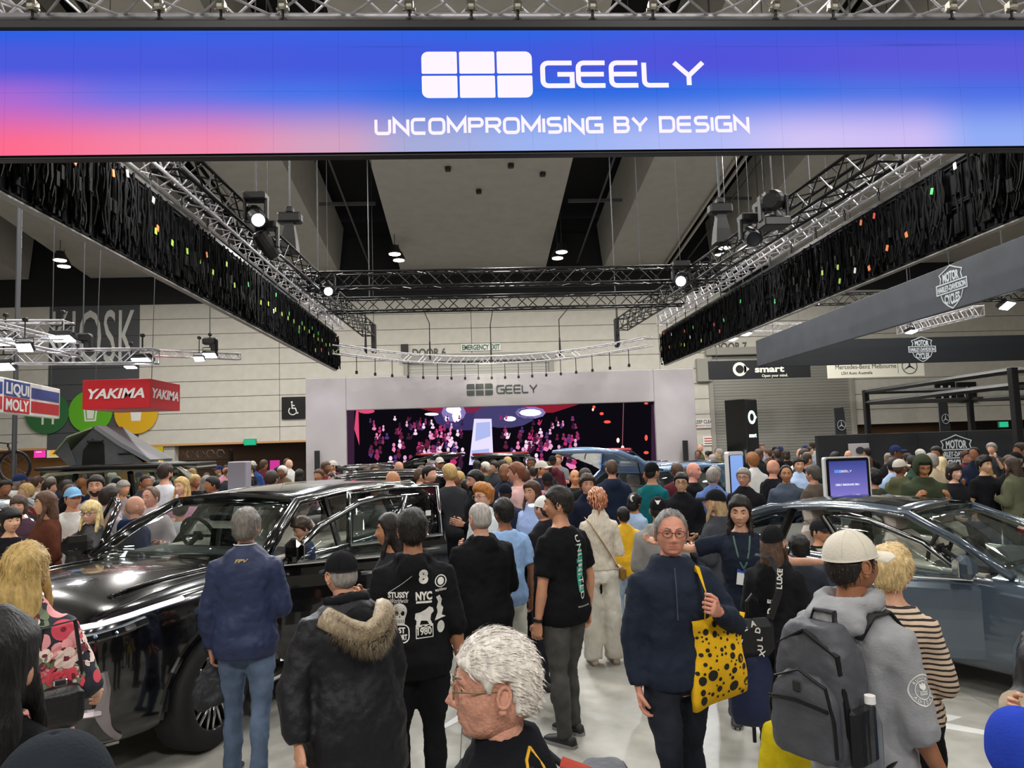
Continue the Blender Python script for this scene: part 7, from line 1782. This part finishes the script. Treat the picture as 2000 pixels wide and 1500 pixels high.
bt=empty('water_bottle',bp.location,bp.rotation_euler.z,'clear water bottle with white lid in the backpack side pocket','bottle'); bt.scale=bp.scale
obj('bottle_body',MB().loft([[(-.19+r_*math.cos(2*PI*j/14),.25+r_*math.sin(2*PI*j/14),z) for j in range(14)] for z,r_ in ((.99,.03),(1.01,.033),(1.16,.033),(1.21,.018),(1.225,.015))]),bt,glass('bottle_clear',(.8,.84,.86)),smooth=True); obj('lid',MB().cyl((-.19,.25,1.222),(-.19,.25,1.248),.018,14),bt,M_white)
stp_m=bpy.data.materials.new('stripes'); stp_m.use_nodes=True; N,L=nodes(stp_m); tc=N.new('ShaderNodeTexCoord'); sp=N.new('ShaderNodeSeparateXYZ'); L.new(tc.outputs['Object'],sp.inputs[0]); mm=N.new('ShaderNodeMath'); mm.operation='MULTIPLY'; mm.inputs[1].default_value=1/.026; L.new(sp.outputs[2],mm.inputs[0]); fr_=N.new('ShaderNodeMath'); fr_.operation='FRACT'; L.new(mm.outputs[0],fr_.inputs[0]); gt=N.new('ShaderNodeMath'); gt.operation='GREATER_THAN'; gt.inputs[1].default_value=.62; L.new(fr_.outputs[0],gt.inputs[0]); mx=N.new('ShaderNodeMix'); mx.data_type='RGBA'; mx.inputs[6].default_value=(*C('#cbb49c'),1); mx.inputs[7].default_value=(*C('#2a2224'),1); L.new(gt.outputs[0],mx.inputs[0]); L.new(mx.outputs[2],N['Principled BSDF'].inputs['Base Color']); N['Principled BSDF'].inputs['Roughness'].default_value=.9
X1=man(1737,1072,3.35,PI-.85,'woman with short blonde hair in beige and black striped jumper by the slate car',q=2,hair=('tall','#c9ae7c'),fem=1,top=('jumper','#cbb49c','cloth',stp_m),bottom=('trousers','#16171c'),arms=('front','front'),skin='#c9987c',girth=1.08)
Y1=man(1548,1318,3.25,PI-.1,'child in yellow sweatshirt standing behind the grey backpack',q=1,hair=('short','#15110f'),top=('jumper','#c9b41e'),bottom=('trousers','#20222a'),arms=('down','down'),skin='#b98462',girth=1.15)
# --- white haired man close to the camera
O=man(976,1232,1.72,-PI/2+.03,'white haired man with thin metal glasses in black jacket with yellow piping, close up',q=2,hair=('old','#ddd6cd'),top=('jacket','#15161b','cloth'),bottom=('trousers','#22242b'),arms=('down','down'),head=(0.,.02,0),skin='#cf9680',glasses='#8a7a60',old=1.,fat=1.,girth=1.18,belly=.06)
Mpp=mat('piping_yellow','#d9a320',.6); T=O['top']; bmx=bmesh.new(); bmx.from_mesh(T.data); tr_=BVHTree.FromBMesh(bmx); bmx.free()
def along(pts,rad,m,nm,par):
    out=[]
    for p in pts:
        q=tr_.find_nearest(Vector(p)); out.append(q[0]+q[1]*rad*.4)
    return obj(nm,MB().tube(out,rad,6),par,m,smooth=True)
cl_=O['root']
along([(.075,.06,1.525),(.09,.045,1.49),(.115,.04,1.45),(.15,.02,1.42),(.20,-.02,1.38)],.0042,Mpp,'piping',cl_)
along([(.075,.06,1.525),(.085,.075,1.47),(.11,.09,1.40),(.14,.10,1.30)],.0035,Mpp,'piping',cl_)
along([(-.075,.06,1.525),(-.09,.045,1.49),(-.115,.04,1.45),(-.15,.02,1.42),(-.20,-.02,1.38)],.0042,Mpp,'piping',cl_)
gb=empty('backpack',O['root'].location,O['root'].rotation_euler.z,'dark grey backpack with red loop worn by the white haired man','backpack'); gb.scale=O['root'].scale
obj('main_compartment',remesh(sack(.15,.10,.95,1.42,.25),.014,3,.012,fabric('#3d4047','nylon'),'main_compartment'),gb)
for s in(-1,1): obj('shoulder_strap',MB().tube([(s*.10,.15,1.40),(s*.12,.06,1.478),(s*.13,-.04,1.45),(s*.14,-.12,1.34)],[(.026,.006)]*4,8,flat=(1,0,0)),gb,fabric('#24262c','nylon'),smooth=True)
obj('grab_loop',MB().tube([(.06,.15,1.455),(.075,.13,1.475),(.09,.18,1.46),(.085,.26,1.42)],[(.014,.004)]*4,6),gb,mat('loop_red','#b5402f',.7))
# --- left foreground
flm=bpy.data.materials.new('floral_print'); flm.use_nodes=True; N,L=nodes(flm); tc=N.new('ShaderNodeTexCoord'); vo=N.new('ShaderNodeTexVoronoi'); vo.inputs['Scale'].default_value=11; L.new(tc.outputs['Object'],vo.inputs[0])
rp=N.new('ShaderNodeValToRGB'); rp.color_ramp.interpolation='CONSTANT'; E_=rp.color_ramp.elements; E_[0].position=0; E_[0].color=(*C('#7a2430'),1); E_[1].position=.14; E_[1].color=(1,1,1,1); e=E_.new(.50); e.color=(0,0,0,1)
sp=N.new('ShaderNodeSeparateColor'); L.new(vo.outputs['Color'],sp.inputs[0]); pr=N.new('ShaderNodeValToRGB'); pr.color_ramp.interpolation='CONSTANT'; E_=pr.color_ramp.elements; E_[0].color=(*C('#d5495a'),1); E_[1].position=.4; E_[1].color=(*C('#e59a9c'),1); e=E_.new(.7); e.color=(*C('#e8cfc4'),1); e=E_.new(.88); e.color=(*C('#6d7a5e'),1); L.new(sp.outputs[0],pr.inputs[0])
def step(a,b):
    g=N.new('ShaderNodeMath'); g.operation='LESS_THAN'; g.inputs[1].default_value=b; L.new(vo.outputs['Distance'],g.inputs[0]); return g.outputs[0]
m1=N.new('ShaderNodeMix'); m1.data_type='RGBA'; m1.inputs[6].default_value=(*C('#20232f'),1); L.new(step(0,.52),m1.inputs[0]); L.new(pr.outputs[0],m1.inputs[7])
m2=N.new('ShaderNodeMix'); m2.data_type='RGBA'; L.new(step(0,.13),m2.inputs[0]); L.new(m1.outputs[2],m2.inputs[6]); m2.inputs[7].default_value=(*C('#7a2430'),1); L.new(m2.outputs[2],N['Principled BSDF'].inputs['Base Color']); N['Principled BSDF'].inputs['Roughness'].default_value=.8
FL=man(48,1062,3.35,PI+.25,'woman with long wavy blonde hair in floral blouse, back turned, at left edge',q=2,hair=('long','#b3965c'),fem=1,top=('shirt','#232634','cloth',flm),bottom=('trousers','#17171a'),arms=('front',((.10,.0,-.26),(.0,-.18,-.10))),sleeve=('full','elbow'),skin='#d0a184',girth=1.12,hem=.86)
T=FL['top']; rr=random.Random(21); fcol=[mat('petal_coral','#d5495a',.8),mat('petal_pink','#e59a9c',.8),mat('petal_pale','#e8cfc4',.8),mat('petal_leaf','#6d7a5e',.8)]; eye_=mat('petal_eye','#6b2230',.8)
def flower(R_):
    mb=MB()
    for k in range(5): a=2*PI*k/5; mb.merge(flatpoly([(R_*.55*math.cos(a)+R_*.46*math.cos(b),R_*.55*math.sin(a)+R_*.46*math.sin(b)) for b in np.linspace(0,2*PI,9,endpoint=False)]))
    return mb
spots=[]
for yawv in (PI,PI+1.1,PI-1.1,PI+.55,0,-PI/2,PI/2):
    for k in range(16):
        R_=rr.choice((.034,.05,.075,.03)); x=rr.uniform(-.22,.22); z=rr.uniform(.92,1.46)
        Rm=Matrix.Rotation(yawv,3,'Z'); o=Rm@Vector((x,-.55,0)); o.z=z
        print_on(FL,T,flower(R_),o,yawv,fcol[min(3,int(rr.random()**1.3*4))],off=.002+.0006*k,sub=False); print_on(FL,T,flatpoly(ellp(0,0,R_*.28,R_*.28,8)),o,yawv,eye_,off=.003+.0006*k,sub=False)
for c in list(T.children): c['kind']='stuff'
w=at(118,1335,3.3); hb3=empty('handbag',(w.x,w.y,w.z),.5,'black glossy handbag with metal trimmed straps beside the floral blouse','bag')
mb=MB().rbox((0,0,-.10),(.19,.09,.18),.03); obj('bag_body',remesh(mb,.010,5,.01,fabric('#101013','leather'),'bag_body'),hb3); obj('handle',MB().tube([(-.08,0,.04),(-.07,0,.24),(.05,0,.26),(.08,0,.04)],.009,6),hb3,fabric('#101013','leather')); obj('clasp',MB().rbox((.0,-.065,.02),(.05,.012,.03),.005),hb3,M_chrome)
man(-22,1195,1.7,PI+.2,'dark haired person in black coat at the far left edge, close up',q=1,hair=('long','#120f0e'),fem=.6,top=('coat','#0f1013'),bottom=('trousers','#101114'),arms=('down','front'),girth=1.25)
man(105,1456,1.25,PI+.5,'person in dark slate hood at the bottom left corner, close up',q=1,hair=('short','#120f0e'),top=('hoodie','#23292f'),bottom=('trousers','#101114'),arms=('down','front'),hood='up')
man(1990,1392,1.95,PI,'child in bright blue hooded top at the bottom right corner',q=1,hair=('short','#2a2320'),top=('hoodie','#2a44b5'),bottom=('trousers','#22242b'),arms=('down','down'),hood='up')
Z1=man(2095,1105,2.7,-PI/2+.2,'person in dark jacket with cream lining at the right edge',q=1,hair=('short','#2a2320'),top=('parka','#17171d','nylon'),bottom=('trousers','#22242b'),arms=('front','front'),girth=1.1)
J=Z1['J'][-1]; obj('cream_cuff',MB().tube([J[1].lerp(J[2],.80),J[1].lerp(J[2],.98)],[.062,.066],14),Z1['root'],fabric('#cfc2a8'))
# --- middle distance, each with their own look
ML=[ # px,ytop,Y,rot,label,kw
(20,992,7.0,.9,'woman with short black bob in black top at far left, looking down',dict(hair=('bob','#120f0e'),fem=1,top=('tee','#17171b'),arms=('phone','phone'),skin='#d0a080')),
(92,960,7.9,-.9,'woman in brown jumper and pale pink skirt, looking left',dict(hair=('long','#5d4232'),fem=1,top=('jumper','#5c3528','knit'),bottom=('skirt','#dba9bb'),arms=('low','low'),skin='#d0a080',girth=1.02)),
(38,968,9.0,.2,'person in plum cardigan behind the black bob woman',dict(hair=('bob','#4a3a30'),fem=1,top=('cardigan','#4a3440'),arms=('front','front'))),
(180,978,7.4,-.05,'blonde woman with fringe and glasses in black leather jacket, facing camera',dict(hair=('fringe','#d8c089'),fem=1,top=('jacket','#1c1d20','leather'),arms=('down','down'),glasses='#2b2522',skin='#d3a68c')),
(142,947,8.6,.9,'man in white t-shirt and shorts with blue cap, side on',dict(hair=('short','#3b2d24'),hat=('cap','#7fb0d8'),top=('tee','#cfccc8'),bottom=('shorts','#5d6674'),arms=('front','front'),girth=1.15,belly=.04,skin='#c48c70')),
(188,928,9.2,.3,'dark bearded man in grey lilac t-shirt holding phone to ear',dict(hair=('short','#1b1512'),beard='#1b1512',top=('tee','#9a96a8'),arms=('up','front'),skin='#c09074')),
(212,950,8.3,PI-.6,'man with dark hair in pale grey shirt behind the right mirror',dict(hair=('short','#2b1f19'),top=('shirt','#b4aeb0'),arms=('front','front'))),
(262,967,7.9,PI-.8,'bald man in navy hoodie standing at the open passenger door',dict(hair=('bald',None),top=('hoodie','#243054'),arms=('front','front'),girth=1.12,skin='#cf9a84')),
(296,950,8.6,-.35,'balding man in pale pink shirt looking down beside the windscreen',dict(hair=('receding','#6d5a4c'),top=('shirt','#cdbfc6'),arms=('low','low'),girth=1.12,fat=.4,skin='#d09a86')),
(356,932,10.2,-.3,'woman with wavy blonde hair in pink cardigan behind the black car',dict(hair=('long','#c0a068'),fem=1,top=('cardigan','#d59bb4','knit'),arms=('front','front'),skin='#d8ab92')),
(322,905,11.0,PI-.3,'man with dark beard in white t-shirt facing right behind the pink shirt man',dict(hair=('short','#2b1f19'),beard='#2b1f19',top=('tee','#d4d6de'),arms=('front','front'))),
(352,977,8.9,PI+.15,'man in white t-shirt with black straps seen through the windscreen',dict(hair=('curly','#15110f'),top=('tee','#d7d9da'),arms=('front','front'))),
(1010,903,9.2,-PI/2-.3,'tall man in pale pink shirt with rucksack strap looking left',dict(hair=('short','#7a4a34'),top=('shortshirt','#d8b0ae'),arms=('down','down'),skin='#d39a86')),
(945,946,7.3,-.8,'person with short ginger hair and glasses looking down left',dict(hair=('tall','#a8692c'),fem=.6,top=('shirt','#c9d0d4'),arms=('front','front'),glasses='#6a6a6c',skin='#d8a48c')),
(930,918,8.7,-1.2,'bearded man with black hair in black coat, side on',dict(hair=('short','#0f0d0d'),beard='#0f0d0d',top=('coat','#141417'),arms=('front','front'))),
(986,940,8.5,PI+.2,'person in navy top and navy cap, back turned',dict(hair=('short','#3b2d24'),hat=('cap','#1a1c26'),top=('tee','#283046'),arms=('front','front'),girth=1.15)),
(1040,939,7.7,-.7,'woman with tied brown hair in light blue striped blouse',dict(hair=('long','#4a3222'),fem=1,top=('shirt','#9fb4e2'),bottom=('trousers','#17171a'),arms=('low','low'))),
(1063,962,6.4,PI+.7,'person in white cap and black jacket carrying a rucksack',dict(hair=('short','#2a2320'),hat=('cap','#d8d8d4'),fem=.4,top=('jacket','#1b1b1f'),arms=('front','front'))),
(1146,927,8.7,.05,'man with curly brown hair in navy polo shirt facing camera',dict(hair=('curly','#3a2a20'),top=('shirt','#1c2233'),arms=('down','down'),skin='#cf9a80')),
(1272,899,9.3,PI-.9,'man in teal t-shirt and black cap by the pale blue car',dict(hair=('short','#1b1512'),hat=('cap','#141416'),top=('tee','#14646a'),arms=('front','front'),skin='#bd8a6c')),
(1330,923,8.6,-.35,'man in dark suit jacket and white shirt with glasses, looking down',dict(hair=('short','#120f0e'),top=('blazer','#1a1b20'),arms=('low','low'),glasses='#3a3a3c',skin='#caa080')),
(1352,902,10.0,.9,'bald pink headed man in black t-shirt by the stage pillar',dict(hair=('bald',None),top=('tee','#17171a'),arms=('down','down'),skin='#d89684',girth=1.12)),
(1391,913,9.3,PI-.7,'grey haired man in blue jacket facing the slim info kiosk',dict(hair=('receding','#8c857e'),top=('jacket','#5d76ad'),arms=('front','front'))),
(1452,914,9.0,-.6,'tall grey haired man with glasses in black blazer and pink shirt',dict(hair=('short','#8b8580'),top=('blazer','#1c1c20'),arms=('low','low'),glasses='#4a3a34',skin='#d09a84',old=.6)),
(1397,950,6.6,PI+.9,'woman with light brown hair in black cap and grey hooded top',dict(hair=('long','#a48a66'),hat=('cap','#17171a'),fem=1,top=('hoodie','#3e4046'),arms=('front','front'))),
(1508,897,10.4,PI-1.2,'bald man in black t-shirt holding a cup, side on',dict(hair=('bald',None),top=('tee','#15151a'),arms=('front','front'),skin='#c99078')),
(1534,908,9.6,-.3,'man with receding black hair in slate hoodie with white letters',dict(hair=('receding','#15110f'),top=('hoodie','#4c5563'),arms=('down','down'),skin='#ad7a58')),
(1559,893,11.2,-.2,'young man in light blue shirt looking down',dict(hair=('short','#1b1512'),top=('shirt','#a9bfe0'),arms=('low','low'),skin='#c09074')),
(1588,908,9.3,PI+.5,'man in olive brown jacket, back turned, left of the purple screen',dict(hair=('short','#4a443e'),top=('hoodie','#5b5148'),arms=('front','front'),girth=1.12)),
(1706,917,9.0,PI+.3,'person with black hair in dark green jacket right of the purple screen',dict(hair=('curly','#120f0e'),top=('hoodie','#3a4034'),arms=('front','front'))),
(1800,890,8.6,-.25,'man in dark green hoodie with hood up, head bowed',dict(hair=('short','#15110f'),top=('hoodie','#38402f'),hood='up',head=(0,.45,0),arms=('phone','phone'),girth=1.15,skin='#b07a58')),
(1920,892,10.2,.2,'tall man in black t-shirt with black hair at far right',dict(hair=('tall','#120f0e'),top=('tee','#17171b'),arms=('down','down'),girth=1.1,skin='#caa080')),
(1861,905,9.5,.15,'girl with dark bob in black and white jacket facing camera',dict(hair=('bob','#241a16'),fem=1,top=('cardigan','#1d1d22'),arms=('low','low'),skin='#d8ab92')),
(1838,893,11.2,PI-.5,'woman with long pale hair in white top at right',dict(hair=('long','#c6b18a'),fem=1,top=('shirt','#cfd3d8'),arms=('front','front'))),
(1978,893,9.9,PI+.4,'person in camouflage green jacket with dark hair near the right edge',dict(hair=('long','#3b2d24'),fem=.6,top=('jacket','#5f614c'),arms=('front','front'))),
(1885,880,13.0,.1,'man in plum jacket before the black stand wall',dict(hair=('short','#4a2f22'),top=('jacket','#6a3a44'),arms=('low','low'))),
(1122,916,10.6,0.,'shaven headed man with tan face in dark green top, facing camera',dict(hair=('bald',None),top=('tee','#2c322c'),arms=('down','down'),skin='#c99068')),
(1560,1046,5.5,PI-.2,'child with black hair beside the slate car, woman touching the head',dict(hair=('curly','#120f0e'),top=('tee','#2a2d36'),arms=('down','down'))),
]
for px,yt,Y,rot,lb,k in ML:
    k.setdefault('bottom',('trousers','#24262d')); Dm=man(px,yt,Y,rot,lb,q=1,**k)
    if 'slate hoodie' in lb: print_on(Dm,Dm['top'],fitw(text_me('FILA',.06,.04),.17),(0,-.5,1.17),0,M_prt)
# seated in the cars
def sit(px,yt,Y,rot,h,label,**k):
    x,y,z=PX(px,yt,Y); return person(x,y,rot,h=h,z=z-h,label=label,seated=True,q=1,**k)
sit(592,1012,6.75,-1.0,1.36,'boy with dark hair sitting in the front seat of the black SUV',hair=('curly','#3a2c22'),top=('tee','#2c3350'),bottom=('trousers','#24262d'),arms=('front','front'),head=(0,.45,0),skin='#c99a80')
sit(742,948,8.3,-1.2,1.66,'grey haired man in white shirt in the rear of the black SUV',hair=('short','#b0aaa2'),top=('shirt','#cfd0cc'),bottom=('trousers','#24262d'),arms=('front','front'),skin='#c99a80')
sit(1598,1018,7.0,.5,1.5,'man in dark cap sitting in the rear of the slate car',hair=('short','#15110f'),hat=('cap','#1c1d22'),top=('tee','#17171a'),bottom=('trousers','#24262d'),arms=('down','down'),skin='#c08a68')
# ----------------------------------------------------------------- the far crowd
taken=[(p.location.x,p.location.y) for p in PERSONS]
cars=[(SUV,suv,1.06)]+[(None,c,c.scale[0]) for c in (bl,c1,c2,c3,c4,c5,c6)]+[(None,sed,1.)]
def in_car(x,y):
    for _,r_,s_ in cars:
        v=Matrix.Rotation(-r_.rotation_euler.z,3,'Z')@(Vector((x,y,0))-Vector((r_.location.x,r_.location.y,0)))/s_
        if -4.3<v.x<1.2 and abs(v.y)<1.25: return True
    return False
for px0 in (1437,1655,1446,470,620,1337): taken.append((at(px0,900,9.4).x,9.4))
taken+= [(at(1653,900,7.9).x,7.9),(at(468,900,12.5).x,12.5),(at(1446,900,20).x,20.),(at(1700,880,13).x,13.)]
HC=[('black','#141110'),('dark brown','#2e221b'),('brown','#4d3828'),('grey','#8c8680'),('white','#cfcac2'),('blonde','#b89a64'),('ginger','#8c5a30')]
TC=[('black','#17171a')]*5+[('navy','#20283c')]*3+[('charcoal','#33353a')]*3+[('grey','#7c7d82'),('white','#cdccc8'),('pale blue','#9db4d6'),('olive','#55583f'),('brown','#5a4636'),('maroon','#5a2630'),('dark green','#2c4034'),('beige','#b5a68c'),('blue','#33508c'),('pink','#c98aa2')]
SKN=['#d3a58c','#c9947a','#b98462','#9a6648','#caa080','#7d543c']
PROTO={}
KIND=[('short','tee',('front','front'),0,None),('short','jacket',('low','low'),0,None),('buzz','hoodie',('phone','low'),0,None),('long','jumper',('front','front'),1,None),('long','jacket',('phone','low'),1,None),('bald','jacket',('front','low'),0,None),('short','hoodie',('front','phone'),0,'cap'),('receding','shirt',('low','front'),0,None),('bob','cardigan',('low','phone'),1,None),('curly','tee',('up','low'),0,None),('tall','shirt',('cross','cross'),0,None)]
GN={'tee':'t-shirt','jumper':'jumper','jacket':'jacket','hoodie':'hoodie','shirt':'shirt','cardigan':'cardigan'}
HN={'short':'short {} hair','buzz':'cropped {} hair','long':'long {} hair','bald':'bald head','receding':'receding {} hair','bob':'{} bob','curly':'curly {} hair','tall':'thick {} hair'}
def setmat(o,m):
    o.material_slots[0].link='OBJECT'; o.material_slots[0].material=m
rnd=random.Random(77); FAR=[]
ZONES=[ # px range, depth range, count, landmark
(2,70,9.5,15.,7,'below the oil sign'),(70,165,10.5,17,10,'left of the roof tent car'),(165,330,10.5,18,14,'before the roof tent car'),(330,450,10.5,20,12,'between roof tent and lilac pillar'),(480,600,11.,22,12,'between lilac pillar and stage'),
(610,760,13,20,9,'before the left stage pillar'),(760,880,9.5,19,12,'before left half of screen'),(880,1000,9.5,18,11,'before the bright runway on screen'),(1000,1110,9.8,19,11,'right of the bright runway'),(1110,1200,9.5,12.5,7,'by the raised blue tailgate'),
(1230,1330,10,12.,4,'beside the pale blue car'),(1355,1420,11,24,7,'left of the slim info kiosk'),(1470,1600,11.5,24,14,'before the right roller door'),(1600,1700,9.5,16,8,'behind the purple screen'),(1700,1830,9.8,16,10,'by black stand wall, left part'),(1830,2000,10,16,11,'by black stand wall, right part')]
for x0,x1,ya,yb,n,where in ZONES:
    lst=[]; tries=0
    while len(lst)<n and tries<400:
        tries+=1; px=rnd.uniform(x0,x1); Y=ya+(yb-ya)*rnd.random()**1.3; p=at(px,890,Y); x=p.x
        if in_car(x,Y) or any((x-a)**2+(Y-b)**2<.52**2 for a,b in taken): continue
        if where.startswith('before the black') and Y>16.4: continue
        if 9.2<x<10.6 and 12.4<Y<19.2: continue
        taken.append((x,Y)); lst.append((px,x,Y))
    lst.sort()
    for i,(px,x,Y) in enumerate(lst):
        k=rnd.choice((0,0,0,1,1,2,2,3,3,4,4,5,6,6,7,8,9,10)); hs,gk,ar,fm,ht=KIND[k]
        hn,hcx=rnd.choice(HC[:1]*4+HC[1:2]*4+HC[2:3]*3+HC[3:4]*2+HC[5:6]+(HC[6:7] if rnd.random()<.4 else [])+([] if fm else HC[4:5])); tn,tcx=rnd.choice(TC); skx=rnd.choice(SKN); hgt=rnd.uniform(1.58,1.70) if fm else rnd.uniform(1.66,1.84)
        facing=rnd.choice((PI,PI,PI+.6,PI-.6,PI+1.2,PI-1.2,.4,-.4,1.,-1.))
        if k not in PROTO:
            D=person(x,Y,facing,h=hgt,q=0,hair=(hs,hcx),top=(gk,tcx),bottom=('trousers','#24262d'),arms=ar,fem=fm,hat=(ht,'#1c1d22') if ht else None); r_=D['root']; PROTO[k]=r_
        else:
            r_=copy_tree(PROTO[k]); r_.location=(x,Y,0); r_.rotation_euler=(0,0,facing); r_.scale=(hgt/1.75,)*3; PERSONS.append(r_)
        hatn=''
        for o in r_.children:
            ro=o.get('role')
            if ro=='skin': setmat(o,skinmat(skx))
            elif ro=='hair': setmat(o,hairmat(hcx))
            elif ro=='top': setmat(o,fabric(tcx))
            elif ro=='hat':
                hc_=rnd.choice(('#1c1d22','#1c1d22','#b9b5aa','#27325a')); setmat(o,fabric(hc_)); [setmat(c_,fabric(hc_)) for c_ in o.children]
        FAR.append(r_); od='first second third fourth fifth sixth seventh eighth ninth tenth eleventh twelfth thirteenth fourteenth'.split()[i]
        desc=(HN[hs].format(hn) if not ht else 'cap')
        tag(r_,'%s, %s %s, %s from left %s'%(desc,tn,GN[gk],od,where),'person','far crowd '+where)
for o in bpy.data.objects:
    if 'role' in o: del o['role']
bpy.data.scenes.remove(TS)
